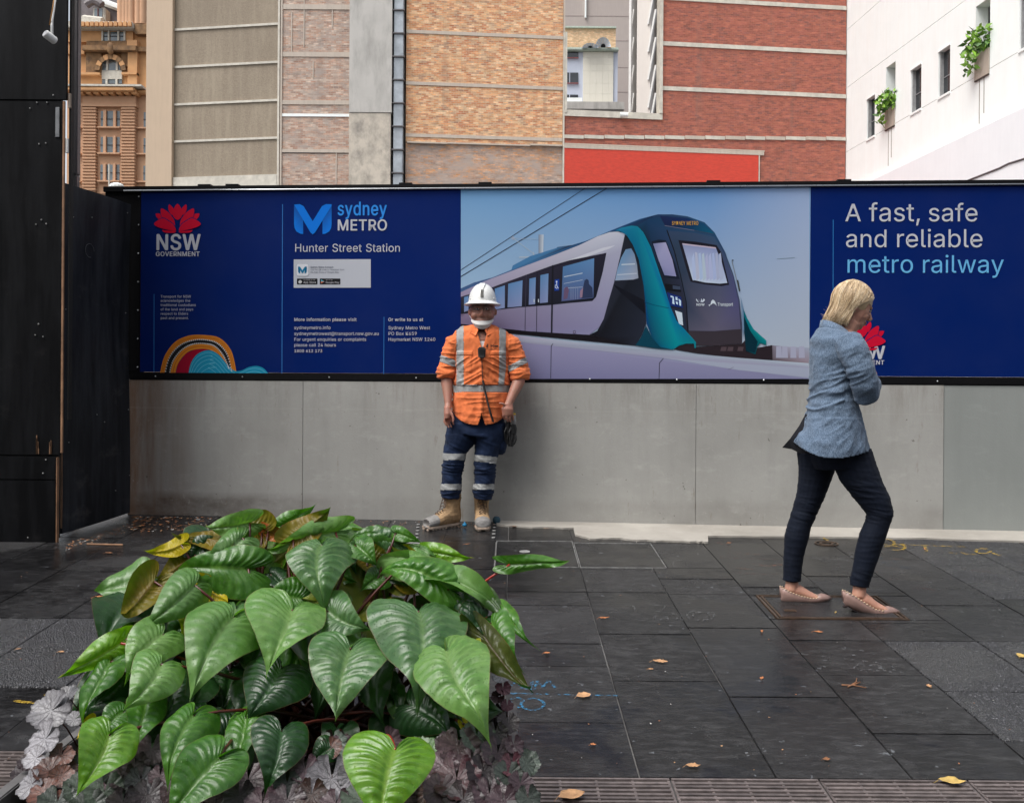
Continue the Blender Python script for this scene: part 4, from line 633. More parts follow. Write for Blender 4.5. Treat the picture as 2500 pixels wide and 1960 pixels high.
put_text(m, 'App Store', f1, 1131, 1209, 646, .01, (.5, .5, .52), lay=4); put_text(m, 'Google Play', f1, 1270, 1356, 646, .01, (.5, .5, .52), lay=4); put_text(m, 'Available on the', f1, 1132, 1204, 628, 0, (.4, .4, .42), lay=4); put_text(m, 'GET IT ON', f1, 1271, 1312, 628, 0, (.4, .4, .42), lay=4)
put_text(m, 'Sydney Metro Connect', f1, 1174, 1318, 549, .015, (.05, .06, .1), lay=4); put_text(m, 'Use the QR code to download from', f1, 1174, 1386, 565, .004, (.1, .11, .15), lay=4); put_text(m, 'the App Store or Google Play', f1, 1174, 1353, 581, .004, (.1, .11, .15), lay=4)
m.build('app_card', inkM, nav1, colors=True)
# generic curved artwork at the foot of the banner
m = MB(); base = 1219
def band(outer, inner, col, lay): 
    o_, i_ = [smooth_open(p) for p in (outer, inner)]
    n_ = len(o_); vs = []
    for x, y in o_+i_: s, z = f1(x, y); vs.append(wall.w(s, .001*lay, z))
    m.add(vs, [(i, i+1, n_+i+1, n_+i) for i in range(n_-1)], 0, col)
def smooth_open(p, k=6):
    out = []
    for i in range(len(p)-1):
        p0, p1, p2, p3 = p[max(i-1, 0)], p[i], p[i+1], p[min(i+2, len(p)-1)]
        for j in range(k):
            t = j/k; out.append(tuple(.5*((2*p1[a])+(-p0[a]+p2[a])*t+(2*p0[a]-5*p1[a]+4*p2[a]-p3[a])*t*t+(-p0[a]+3*p1[a]-3*p2[a]+p3[a])*t**3) for a in (0, 1)))
    return out+[p[-1]]
arcs = {0: [(230, base), (262, 1100), (330, 1010), (420, 972), (520, 970), (610, 990), (680, 1070), (711, base-20)],
        1: [(258, base), (288, 1110), (350, 1035), (430, 1000), (520, 996), (595, 1018), (655, 1085), (684, base-22)],
        2: [(296, base), (318, 1135), (372, 1066), (440, 1030), (520, 1027), (580, 1046), (630, 1105), (662, 1175)],
        3: [(328, base), (345, 1150), (395, 1085), (450, 1060), (515, 1056), (565, 1072), (600, 1110), (640, 1150)]}
Oc, Oc2 = (.62, .21, .02), (.36, .08, .01)
band(arcs[0], arcs[1], Oc, 2); band(arcs[1], arcs[2], (.012, .012, .014), 2); band(arcs[2], arcs[3], Oc, 2)
def lerp(a, b, t): return [(x0+(x1-x0)*t, y0+(y1-y0)*t) for (x0, y0), (x1, y1) in zip(a, b)]
for t in (.3, .6): band(lerp(arcs[0], arcs[1], t), lerp(arcs[0], arcs[1], t+.07), Oc2, 3)
band(lerp(arcs[2], arcs[3], .45), lerp(arcs[2], arcs[3], .55), Oc2, 3)
shape(m, [(330, base), (345, 1150), (395, 1085), (450, 1060), (515, 1056), (575, 1075), (600, 1110), (600, base)], (.3, .004, .025), f1, 2.5)
te = smooth_open([(410, base+1), (425, 1150), (460, 1095), (510, 1068), (560, 1068), (610, 1100), (660, 1160), (700, 1192), (740, 1192), (790, 1170), (840, 1163), (885, 1180), (918, base+2)], 5)
n0 = len(te); shape(m, te, (.012, .26, .42), f1, 3.2)
for dy in (14, 34, 56, 80, 106):
    q = [(x+(dy*.35 if x < 560 else -dy*.25), min(y+dy, base)) for x, y in te if y+dy < base-1]
    for a, b in zip(q, q[1:]): lineq(m, a, b, 2.4, (.15, .5, .65), f1, 3.8)
for t_, e0, e1 in ((.12, arcs[1], arcs[2]), (.88, arcs[1], arcs[2])):
    q = smooth_open(lerp(e0, e1, t_), 7)
    for x, y in q[::1]: shape(m, [(x+4.6*math.cos(a*1.05), y+4.6*math.sin(a*1.05)) for a in range(6)], (.6, .58, .55), f1, 3.4)
m.build('curved_artwork', inkM, nav1, colors=True)
# ---- slogan banner
for t_, x0, x1, y, b_, cp_, c_ in [(w2, x0, x1, y, .004, None, TXT) for w2, x0, x1, y in (('A', 368, 498, 331), ('fast,', 560, 970, 331), ('safe', 1032, 1432, 331), ('and', 370, 702, 538), ('reliable', 773, 1472, 538))]+[('NSW', 334, 688, 1432, .028, 104, TXT), ('GOVERNMENT', 335, 683, 1478, .025, None, TXT)]+[('metro', 375, 915, 743, .002, None, (.13, .42, .72)), ('railway', 980, 1643, 743, .002, None, (.13, .42, .72))]:
    m = MB(); put_text(m, t_, f2, x0, x1, y, b_, c_, cap=cp_); m.build('lettering', inkM, nav2, colors=True)
m = MB(); lotus(m, 508, 1132, 374, f2); m.build('emblem', inkM, nav2, colors=True)
m = MB(); lineq(m, (276, 318), (274, 1560), 5, (.03, .2, .5), f2); m.build('rule_line', inkM, nav2, colors=True)
# ---- the printed train
m = MB(); NX, NY = 14, 10
def skyc(u, v):
    a = Vector(srgb(112, 160, 205)); b = Vector(srgb(96, 145, 200)); c = Vector(srgb(160, 182, 200)); d = Vector(srgb(172, 182, 196)); 
    t = a.lerp(b, min(1, u*1.5)) if u < .7 else b.lerp(Vector(srgb(150, 170, 205)), (u-.7)/.3); q = c.lerp(d, u); v = min(1, v*1.15); return tuple((t.lerp(q, v**.9))*.94)
for j in range(NY+1):
    for i in range(NX+1):
        u, v = i/NX, j/NY; s, z = f3(61+2059*u, 40+1134*v); m.v.append(tuple(wall.w(s, .001, z))); m.c.append(skyc(u, v))
for j in range(NY):
    for i in range(NX): a = j*(NX+1)+i; m.f.append((a, a+1, a+NX+2, a+NX+1)); m.m.append(0)
m.build('printed_sky', inkM, pic, colors=True)
m = MB(); C = lambda r, g, b: tuple(x*k_ for x, k_ in zip(srgb(r, g, b), (.87, .92, .92)))
def S3(pts, col, lay, sm=0, cols=None):
    if sm: pts = smooth_pts(pts, sm)
    shape(m, [(max(61, min(2120, x)), max(40, min(1174, y))) for x, y in pts], col, f3, lay, cols=cols)
def L3(a, b, w_, col, lay): lineq(m, a, b, w_, col, f3, lay)
S3([(1890, 975), (2000, 985), (2120, 990), (2120, 1085), (1890, 1062)], C(150, 142, 158), 2, cols=[C(120, 108, 120), C(165, 160, 180), C(160, 165, 185), C(150, 130, 140), C(95, 80, 85)])
for x, h_ in ((1925, 14), (1960, 22), (2010, 12), (2060, 18)): S3([(x, 985-h_*.2), (x+30, 985-h_*.2), (x+34, 1050), (x-2, 1050)], C(170, 168, 190), 2.3)
# barrier in front
S3([(61, 878), (380, 915), (800, 965), (1250, 1010), (1700, 1050), (2120, 1082), (2120, 1110), (1700, 1085), (1250, 1050), (800, 1000), (380, 955), (61, 935)], C(168, 170, 188), 7, cols=[C(150, 140, 175), C(185, 175, 200), C(175, 178, 195), C(160, 166, 182), C(168, 176, 192), C(185, 195, 208)]+[C(160, 158, 180)]*6)
S3([(61, 935), (380, 955), (800, 1000), (1250, 1050), (1700, 1120), (2120, 1165), (2120, 1174), (61, 1174)], C(140, 136, 165), 6.6, cols=[C(130, 125, 160), C(150, 144, 178), C(148, 146, 175), C(140, 138, 168), C(150, 150, 180), C(165, 168, 190), C(135, 132, 165), C(120, 116, 155)])
S3([(1250, 1050), (1700, 1085), (2120, 1110), (2120, 1166), (1700, 1122), (1300, 1058)], C(165, 168, 188), 7)
for a, b in (((606, 966), (595, 980)), ((595, 980), (592, 1172)), ((1258, 1053), (1234, 1080)), ((1234, 1080), (1232, 1172))): L3(a, b, 3.5, C(50, 48, 62), 7.5)
L3((1640, 1120), (1672, 1104), 2, C(120, 110, 130), 7.5)
# wires, mast
L3((61, 531), (808, 40), 3.4, C(52, 58, 72), 2.2); L3((61, 570), (938, 40), 4.6, C(46, 50, 62), 2.2)
S3([(520, 322), (550, 322), (547, 445), (520, 445)], C(180, 190, 205), 2.4, cols=[C(120, 130, 150), C(200, 205, 215), C(200, 205, 215), C(120, 130, 150)])
for a, b, wd in (((365, 340), (497, 440), 4), ((378, 345), (520, 350), 2), ((405, 456), (488, 455), 9), ((490, 425), (492, 456), 7)): L3(a, b, wd, C(168, 182, 200), 2.4)
S3([(356, 345), (368, 330), (380, 342), (372, 356)], C(160, 170, 190), 2.5)
# train body
S3([(61, 640), (140, 605), (250, 575), (360, 530), (368, 505), (470, 450), (625, 402), (632, 396), (720, 384), (800, 360), (980, 285), (1120, 230), (1225, 203), (1180, 262), (1040, 300), (870, 350), (620, 440), (380, 540), (61, 672)], C(34, 72, 118), 2.6, cols=[C(70, 90, 130)]*3+[C(70, 120, 165)]*4+[C(40, 40, 60)]*2+[C(34, 76, 120)]*3+[C(25, 40, 70)]*4+[C(50, 95, 140)]*3)
S3([(61, 662), (200, 598), (380, 530), (620, 440), (760, 385), (870, 332), (940, 308), (990, 304), (1030, 318), (1040, 400), (1000, 560), (950, 680), (915, 800), (880, 870), (820, 914), (700, 908), (450, 892), (61, 850)], C(158, 152, 180), 3, cols=[C(150, 138, 165), C(160, 150, 175), C(175, 165, 185), C(185, 178, 196), C(190, 186, 202), C(198, 196, 208), C(200, 198, 208), C(196, 196, 210), C(185, 182, 200), C(170, 168, 190), C(165, 158, 185), C(160, 154, 185), C(150, 145, 178), C(140, 134, 168), C(142, 136, 170), C(135, 130, 165), C(128, 118, 155), C(120, 105, 135)])
S3([(610, 505), (900, 400), (975, 385), (940, 405), (620, 520)], C(205, 203, 214), 3.3)
S3([(61, 690), (250, 632), (440, 562), (600, 505), (700, 475), (921, 430), (900, 540), (860, 690), (838, 714), (700, 726), (600, 737), (400, 752), (61, 792)], C(34, 34, 46), 3.6, cols=[C(48, 44, 60)]*3+[C(38, 36, 50)]*4+[C(28, 30, 40)]*6)
win = [([(80, 692), (106, 684), (106, 770), (80, 780)], 0), ([(262, 642), (321, 622), (321, 755), (262, 766)], 0), ([(341, 613), (426, 592), (421, 745), (337, 753)], 1), ([(466, 583), (504, 575), (500, 733), (462, 737)], 1), ([(531, 562), (579, 552), (575, 722), (528, 727)], 1)]
for p, k in win: S3(p, C(110, 140, 178), 4, cols=[C(90, 130, 175), C(105, 140, 185), C(135, 145, 185), C(120, 130, 170)])
S3([(664, 512), (849, 462), (844, 696), (656, 716)], C(80, 112, 155), 4, cols=[C(80, 120, 165), C(95, 135, 180), C(90, 100, 145), C(85, 92, 135)])
for y in (572, 612, 640): L3((670, y), (780, y-22 if y < 630 else y-8), 5 if y < 600 else 2.5, C(185, 195, 212), 4.3)
S3([(782, 640), (788, 612), (792, 592), (805, 584), (816, 592), (818, 615), (838, 635), (842, 694), (772, 700)], C(48, 58, 88), 4.5); S3([(766, 655), (784, 634), (778, 694), (764, 694)], C(150, 120, 140), 4.6); S3([(672, 640), (690, 628), (700, 650), (690, 700), (668, 705)], C(105, 82, 110), 4.4)
for x in (712, 724, 738, 752): L3((x, 630), (x, 704), 3, C(130, 140, 165), 4.4)
for a, b, wd, c in (((442, 752), (440, 895), 2.5, C(50, 46, 62)), ((512, 540), (508, 908), 3, C(28, 28, 38)), ((604, 503), (597, 914), 9, C(28, 28, 36)), ((448, 560), (442, 752), 4, C(60, 58, 75)), ((61, 800), (80, 798), 2, C(60, 50, 70))): L3(a, b, wd, c, 4.6)
for x in (494, 520): L3((x, 703), (x, 722), 6, C(190, 195, 205), 4.8)
S3([(616, 588), (643, 585), (641, 652), (614, 655)], C(24, 62, 150), 4.8)
for a, b, wd in (((627, 596), (627, 604), 8), ((627, 606), (628, 625), 4), ((628, 625), (637, 640), 4), ((620, 618), (618, 634), 3), ((618, 634), (630, 642), 3)): L3(a, b, wd, C(220, 225, 235), 5)
S3([(724, 890), (738, 888), (738, 906), (724, 906)], C(70, 60, 85), 4.8); S3([(727, 893), (735, 892), (735, 903), (727, 903)], C(150, 140, 172), 5)
S3([(61, 850), (450, 892), (700, 908), (820, 914), (900, 930), (1010, 955), (1100, 978), (800, 950), (450, 915), (61, 880)], C(24, 20, 26), 4.2)
# dark flank, side cab window
S3([(1030, 322), (1060, 345), (1090, 390), (1120, 470), (1145, 620), (1155, 760), (1155, 850), (1130, 915), (1095, 978), (1000, 962), (880, 925), (822, 914), (868, 890), (905, 820), (935, 710), (965, 610), (1000, 460)], C(30, 34, 46), 4.4, cols=[C(25, 30, 40)]*5+[C(36, 40, 54)]*4+[C(22, 22, 30)]*4+[C(38, 40, 52)]*4)
S3([(1035, 410), (1068, 404), (1088, 440), (1102, 500), (1110, 580), (1080, 588), (972, 594), (985, 530), (1008, 460)], C(130, 150, 178), 5, cols=[C(110, 140, 175), C(105, 135, 170), C(120, 140, 165), C(140, 150, 170), C(150, 155, 175), C(160, 165, 185), C(150, 165, 190), C(120, 150, 185), C(110, 145, 180)])
L3((1010, 500), (1090, 496), 7, C(190, 198, 210), 5.2); L3((985, 560), (1100, 552), 6, C(185, 190, 205), 5.2); S3([(960, 615), (1145, 710), (1150, 790), (1000, 660)], C(18, 20, 30), 4.8)
# nose
S3([(1100, 272), (1160, 235), (1225, 203), (1310, 203), (1400, 215), (1500, 250), (1560, 310), (1620, 420), (1672, 560), (1708, 710), (1722, 850), (1722, 960), (1560, 980), (1440, 978), (1380, 930), (1320, 830), (1280, 700), (1230, 550), (1180, 400), (1140, 320)], C(50, 62, 84), 4.4,
   cols=[C(18, 60, 88), C(25, 58, 92), C(38, 62, 98), C(40, 62, 95), C(38, 66, 98), C(36, 74, 108), C(30, 78, 112), C(44, 66, 100), C(62, 70, 104), C(70, 72, 102), C(72, 72, 92), C(52, 44, 50), C(56, 48, 54), C(48, 42, 52), C(40, 40, 52), C(36, 42, 58), C(26, 34, 48), C(24, 32, 46), C(22, 36, 52), C(20, 44, 64)])
S3([(1236, 212), (1400, 226), (1500, 262), (1556, 317), (1440, 296), (1266, 268)], C(16, 62, 98), 5, cols=[C(28, 40, 80), C(24, 45, 88), C(20, 72, 110), C(14, 90, 120), C(14, 62, 96), C(24, 34, 70)])
L3((1266, 270), (1440, 298), 3, C(120, 118, 140), 5.4); L3((1440, 298), (1558, 320), 3, C(60, 80, 105), 5.4)
S3([(1286, 300), (1440, 312), (1560, 335), (1615, 430), (1668, 570), (1700, 720), (1715, 880), (1560, 892), (1405, 890), (1392, 740), (1352, 560), (1318, 420)], C(60, 72, 98), 4.8, cols=[C(52, 68, 96), C(54, 72, 100), C(52, 78, 108), C(60, 74, 104), C(80, 80, 122), C(82, 80, 120), C(86, 82, 108), C(98, 92, 112), C(84, 82, 100), C(48, 60, 82), C(46, 58, 78), C(46, 60, 80)])
for a, b in (((1278, 295), (1322, 420)), ((1322, 420), (1358, 560)), ((1358, 560), (1392, 720)), ((1392, 720), (1404, 895))): L3(a, b, 6, C(20, 22, 32), 5.6)
S3([(1404, 893), (1560, 894), (1716, 880), (1721, 964), (1560, 979), (1442, 976), (1410, 940)], C(58, 50, 58), 5.2)
S3([(1346, 355), (1450, 365), (1572, 385), (1600, 430), (1646, 618), (1600, 626), (1500, 616), (1418, 600), (1392, 520)], C(30, 28, 40), 5.4)
S3([(1368, 374), (1566, 398), (1604, 490), (1635, 608), (1590, 612), (1510, 606), (1430, 590), (1396, 470)], C(160, 170, 205), 5.8, cols=[C(140, 145, 180), C(140, 148, 190), C(135, 145, 190), C(185, 195, 220), C(190, 200, 222), C(195, 205, 225), C(195, 205, 225), C(170, 178, 210)])
S3([(1368, 374), (1566, 398), (1570, 406), (1372, 382)], C(200, 180, 198), 6.1)
random.seed(5)
for i in range(9):
    x = 1425+i*20; S3([(x, 450+random.randint(-25, 25)), (x+12, 430), (x+26, 580), (x+8, 595)], C(*[v+random.randint(-9, 8) for v in (178, 186, 214)]), 6.0+i*.04)
S3([(1186, 364), (1230, 352), (1272, 356), (1330, 500), (1354, 585), (1258, 572), (1222, 470)], C(22, 30, 48), 5.4)
S3([(1197, 376), (1272, 368), (1310, 470), (1334, 570), (1264, 562), (1228, 470)], C(150, 148, 182), 5.8, cols=[C(120, 125, 165), C(165, 160, 195), C(170, 165, 198), C(140, 138, 180), C(125, 128, 170), C(150, 148, 185)])
S3([(1266, 612), (1352, 622), (1362, 660), (1274, 650)], C(15, 16, 24), 5.8); S3([(1312, 622), (1356, 628), (1358, 648), (1314, 644)], C(60, 70, 92), 6)
S3([(1278, 662), (1362, 690), (1374, 756), (1296, 742)], C(22, 44, 110), 5.8)
for p in ([(1300, 682), (1318, 688), (1324, 735), (1310, 730), (1312, 694), (1300, 692)], [(1328, 690), (1340, 692), (1342, 712), (1330, 708)], [(1346, 700), (1362, 712), (1362, 745), (1352, 740), (1350, 716)], [(1330, 716), (1342, 720), (1344, 736), (1334, 732)]): S3(p, C(205, 225, 245), 6.1)
S3([(1326, 770), (1368, 784), (1374, 858), (1350, 850)], C(205, 215, 228), 5.9)
S3([(1290, 752), (1374, 768), (1400, 890), (1372, 880)], C(40, 46, 64), 5.6)
# teal pillars
S3([(968, 300), (1010, 282), (1070, 270), (1105, 274), (1140, 310), (1185, 400), (1225, 520), (1262, 630), (1300, 750), (1335, 830), (1390, 890), (1440, 945), (1448, 965), (1390, 962), (1345, 975), (1312, 1002), (1240, 985), (1190, 930), (1158, 850), (1152, 740), (1140, 620), (1112, 470), (1078, 385), (1040, 325), (1000, 303)], C(0, 118, 148), 6.3,
   cols=[C(40, 110, 150), C(30, 125, 160), C(10, 128, 152), C(8, 122, 148), C(8, 120, 145), C(4, 122, 150), C(2, 128, 158), C(2, 124, 160), C(0, 105, 155), C(0, 110, 155), C(0, 130, 158), C(0, 135, 150), C(0, 120, 135), C(0, 125, 140), C(0, 140, 150), C(0, 120, 140), C(0, 90, 120), C(0, 70, 100), C(0, 60, 110), C(0, 75, 125), C(0, 85, 120), C(0, 95, 130), C(0, 100, 135), C(0, 105, 140), C(20, 110, 150)])
S3([(1155, 860), (1192, 932), (1240, 986), (1308, 1003), (1200, 992), (1092, 976), (1125, 930)], C(0, 62, 82), 6.2)
for a, b in (((1144, 720), (1200, 738)), ((1200, 738), (1290, 757))): L3(a, b, 3, C(0, 60, 90), 6.6)
S3([(1440, 945), (1450, 958), (1450, 992), (1441, 992), (1438, 966), (1392, 966), (1350, 978), (1318, 1000), (1345, 972), (1392, 958)], C(0, 125, 140), 6.6)
S3([(1320, 1000), (1350, 980), (1392, 968), (1440, 968), (1442, 985), (1560, 980), (1722, 966), (1745, 940), (1760, 1000), (1900, 975), (1902, 1062), (1700, 1052), (1450, 1022)], C(44, 34, 40), 4.1)
for x in (1600, 1640, 1700): S3([(x, 985), (x+32, 985), (x+28, 1010), (x-6, 1010)], C(82, 66, 72), 4.6)
S3([(1730, 760), (1752, 815), (1790, 880), (1840, 925), (1866, 948), (1864, 975), (1830, 962), (1812, 985), (1802, 1030), (1745, 1010), (1735, 900)], C(0, 70, 86), 5.4, cols=[C(0, 90, 110), C(0, 120, 132), C(0, 130, 138), C(0, 138, 142), C(0, 140, 142), C(0, 110, 118), C(0, 100, 110), C(0, 90, 100), C(0, 70, 80), C(0, 38, 50), C(0, 50, 66)])
S3([(1732, 800), (1770, 890), (1815, 955), (1800, 1020), (1745, 1005)], C(0, 44, 58), 5.6)
S3([(1715, 690), (1732, 760), (1738, 860), (1728, 930), (1722, 850)], C(110, 135, 165), 5)
L3((1621, 425), (1652, 520), 4, C(60, 80, 100), 5); L3((1662, 478), (1698, 620), 4, C(120, 125, 130), 5); L3((1662, 474), (1672, 474), 6, C(50, 50, 58), 5.1); S3([(1690, 592), (1700, 590), (1712, 655), (1704, 658)], C(66, 68, 66), 5.2); L3((1640, 490), (1665, 560), 3, C(80, 95, 110), 5)
L3((1928, 466), (2035, 458), 3, C(128, 145, 160), 2.2)
put_text(m, 'SYDNEY METRO', f3, 1307, 1463, 266, .012, C(214, 160, 70), cap=22, lay=6.2)
put_text(m, 'NSW', f3, 1452, 1500, 743, .03, C(215, 220, 230), lay=6.2); put_text(m, 'Transport', f3, 1577, 1668, 744, .02, C(215, 220, 230), cap=20, lay=6.2)
for dx in (-14, -5, 5, 14): S3([(1474+dx*.6, 720), (1474+dx*1.6, 700), (1474+dx*1.9+3, 710), (1474+dx+3, 722)], C(210, 216, 228), 6.2)
S3([(1534, 740), (1540, 716), (1550, 706), (1562, 716), (1574, 745), (1562, 732), (1550, 728), (1540, 736)], C(215, 220, 230), 6.2); S3([(1524, 738), (1534, 734), (1530, 746)], C(215, 220, 230), 6.2)
m.build('train_picture', inkM, pic, colors=True)
# ================================================================ buildings beyond the site
cream = m_streak('cream_render', (.62, .56, .46), (.4, .35, .28), .5); creamT = MAT('cream_trim', (.62, .58, .5), .7, .25, 3, .2, 20, .02)
beigeM = m_streak('beige_render', (.50, .38, .27), (.42, .32, .23), .4)
def m_pebble():
    b = NB('pebbledash'); v = b.pos(); vo = b('TexVoronoi', Vector=v, Scale=17.0); n = b.noise(b.pos((2.2, 2.2, .22)), 1.5, 6, .65); m_ = b.noise(v, .25, 4, .6)
    c = b.mix(b.ramp(vo.outputs['Color'], [(0, 0), (1, .5)]), (.235, .19, .14), (.36, .30, .225)); c = b.mix(b.ramp(n, [(.45, 0), (.75, .45)]), c, (.42, .36, .27)); c = b.mix(b.ramp(m_, [(.3, .35), (.6, 0)]), c, (.18, .145, .11))
    b.set(Base_Color=c, Roughness=.9); b.bump(vo.outputs['Distance'], .3, .02); return b.m
pebM = m_pebble()
br_or = m_brick('orange_bricks', [(.45, .15, .07), (.58, .25, .11), (.68, .37, .18), (.78, .54, .33), (.34, .17, .11)], (.55, .42, .3))
br_pk = m_brick('pink_bricks', [(.34, .18, .125), (.46, .27, .19), (.52, .35, .26), (.60, .48, .39), (.27, .18, .145)], (.44, .37, .32), patchy=((.36, .31, .275), 1.5, .48, .65))
br_gr = m_brick('smeared_bricks', [(.34, .23, .18), (.42, .3, .24), (.62, .3, .13), (.46, .36, .3), (.3, .24, .21)], (.38, .31, .27), patchy=((.4, .33, .29), .9, .48, .75))
br_rd = m_brick('red_bricks', [(.26, .085, .06), (.42, .13, .08), (.34, .10, .07), (.21, .085, .07)], (.33, .13, .09), bumpk=.4)
redP = m_streak('red_painted_brick', (.60, .05, .025), (.40, .03, .018), .7, .6, 4, stretch=(1, 1, 4))
greyC = m_streak('grey_render', (.47, .45, .42), (.25, .24, .22), .75, stretch=(1.6, 1.6, .5), scale=1.1); greyC2 = m_streak('stained_render', (.54, .48, .40), (.13, .12, .11), .9, stretch=(1.2, 1.2, .9), scale=1.1)
bandM = m_streak('grey_band', (.50, .43, .36), (.36, .30, .25), .5); glassB = MAT('glass_block', (.42, .46, .5), .3, .35, 2, .2, 10); whiteW = m_streak('white_render', (.85, .885, .87), (.79, .785, .74), .35, .6, 1.2)
whiteW2 = m_streak('white_brickwork', (.80, .81, .83), (.72, .73, .76), .3, .55, 2); rustM = m_streak('rust_stained_soffit', (.62, .47, .28), (.5, .33, .14), .5)
winM = MAT('dark_window_glass', (.03, .035, .04), .12, .5, .4, .0, spec=.8); winL = MAT('pale_window_glass', (.16, .2, .22), .15, .5, .7, 0, spec=.8)
TALL = 40.0; LOW = -.5
def vwin(v): return v
class Fac(Pl):
    """a facade: boxes given in photo pixels, put on the facade plane where it stands"""
    def bx(s, name, mat, px0, px1, py0, py1, t0, t1, parent, bev=0, z0=None, z1=None, pyref=None, rows=None, smooth=False):
        a, b = s.sx(px0), s.sx(px1); m = MB()
        top = s.loc((px0+px1)/2 if pyref is None else pyref, py0)[1] if z1 is None else z1; bot = s.loc((px0+px1)/2 if pyref is None else pyref, py1)[1] if z0 is None else z0
        m.box(a, b, t0, t1, bot, top, fn=s.w); return s.fit(m.build(name, mat, parent, bevel=bev), a)
    def fit(s, o, a):
        """turn the mesh into the facade's own axes so that the brick courses follow it"""
        o0 = s.w(a, 0, 0); base = wloc(o.parent) if o.parent else Vector((0, 0, 0)); M = Matrix((( s.e.x, -s.n.x, 0, o0.x-base.x), (s.e.y, -s.n.y, 0, o0.y-base.y), (0, 0, 1, 0), (0, 0, 0, 1)))
        if M.determinant() < 0: return o
        o.data.transform(M.inverted()); o.matrix_local = M; return o
    def band(s, name, mat, px0, px1, py, h, t1, parent, jitter=0, t0=-.05):
        t1 = t1*.5 if t1 > 0 else t1; a, b = s.sx(px0), s.sx(px1); z = s.loc((px0+px1)/2, py)[1]; m = MB(); m.box(a, b, t0, t1, z-h/2, z+h/2, fn=s.w); return m.build(name, mat, parent)
# ---- beige pillar and pebbledash block
f = Fac(358, 46.2, 425, 46.0); bA = thing('office_building', 'brown pebbledash block wall with cream floor ledges and beige corner pier', 'building', f.w(0, 0, LOW))
f.bx('corner_pier', beigeM, 358, 421, 0, 0, -6, .25, bA, z0=LOW, z1=TALL)
for y in (-15, 80, 172, 262, 352): f.band('pier_joint', MAT('joint', (.25, .19, .14), .8, .2, 3, 0), 358, 421, y, .03, .252, bA, t0=.2)
g_ = Fac(418, 46.0, 680, 45.1)
g_.bx('wall', pebM, 421.5, 674, 0, 0, -8, 0, bA, z0=g_.loc(550, 431)[1], z1=TALL)
g_.bx('base_wall', creamT, 421.5, 674, 0, 0, -8, .12, bA, z0=LOW, z1=g_.loc(550, 430.8)[1])
for y in (-118, -27, 66, 158, 250, 341, 434): g_.band('ledge', creamT, 421.5, 674, y+1.2, .105 if y < 430 else .1, .12, bA)
g_.bx('edge_strip', creamT, 674.3, 679, 0, 0, -8, .1, bA, z0=LOW, z1=TALL)
# ---- pink brick flank, rendered shaft, glass block strip
f = Fac(680, 45.0, 983, 45.0); bB = thing('party_wall_building', 'weathered pink brick party wall with tall grey rendered shaft', 'building', f.w(0, 0, LOW))
f.bx('wall', br_pk, 680, 849, 0, 0, -8, 0, bB, z0=LOW, z1=TALL)
f.bx('edge_strip', bandM, 680, 684, 0, 0, -.02, .06, bB, z0=LOW, z1=TALL)
for y, h_, mt in ((-110, .22, bandM), (18, .24, bandM), (134, .22, bandM), (251, .2, bandM), (282, .13, whiteW), (369, .16, bandM)): f.band('floor_band', mt, 684, 849, y, h_, .07, bB)
f.band('shadow_joint', MAT('dark_joint', (.12, .1, .09), .8), 684, 849, 374, .05, .03, bB)
for px, y0, y1 in ((804, 22, 68), (758, 150, 190), (816, 374, 450), (705, 30, 140), (735, 0, 115)): f.bx('mortar_run', bandM, px, px+2.5, y0, y1, -.02, .025, bB)
f.bx('upper_shaft', greyC, 850, 953, 0, 279, -8, .3, bB, z1=TALL)
f.bx('lower_shaft', greyC2, 850, 951, 280, 0, -8, .27, bB, z0=LOW)
f.band('shaft_joint', MAT('dark_joint2', (.06, .055, .05), .8), 850, 951, 279.6, .05, .29, bB)
random.seed(4)
y = -140
while y < 450:
    f.bx('glass_block', glassB, 957, 980, y+1.4, min(y+55, 455), -.3, .18+random.uniform(-.01, .01), bB, bev=.02)
    f.bx('bracket', steelG, 953.5, 983, y-1.6, y+1.2, -.3, .26, bB); y += 56.5
f.bx('strip_back', greyC, 953.5, 980.5, 0, 0, -8, -.31, bB, z0=LOW, z1=TALL)
f.bx('gap', darkM, 980.6, 986, 0, 0, -9, -2.5, bB, z0=LOW, z1=TALL)
# ---- orange brick wall
f = Fac(986, 45.1, 1371, 45.8); bC = thing('orange_brick_building', 'tall mottled orange brick wall with thin grey floor bands', 'building', f.w(0, 0, LOW))
f.bx('wall', br_or, 986, 1369, 0, 352, -8, 0, bC, z1=TALL); f.bx('lower_wall', br_gr, 986, 1369, 353, 0, -8, -.05, bC, z0=LOW)
for y, h_ in ((-38, .16), (85, .16), (210, .16), (336, .16)): f.band('floor_band', bandM, 986, 1369, y, h_, .06, bC)
a = f.sx(990); 
for px0, px1, y in ((990, 1088, 350), (1290, 1368, 356), (1088, 1290, 353)): f.bx('coping_stone', bandM, px0, px1, y-2, y+1.5, -.04, .12 if px0 != 1088 else .05, bC)
f.bx('corner_strip', creamT, 1369.5, 1373, 0, 0, -.4, .08, bC, z0=LOW, z1=f.loc(1371, 80)[1]); f.bx('corner_strip', bandM, 1369.5, 1373, 0, 79, -.4, .07, bC, z1=TALL)
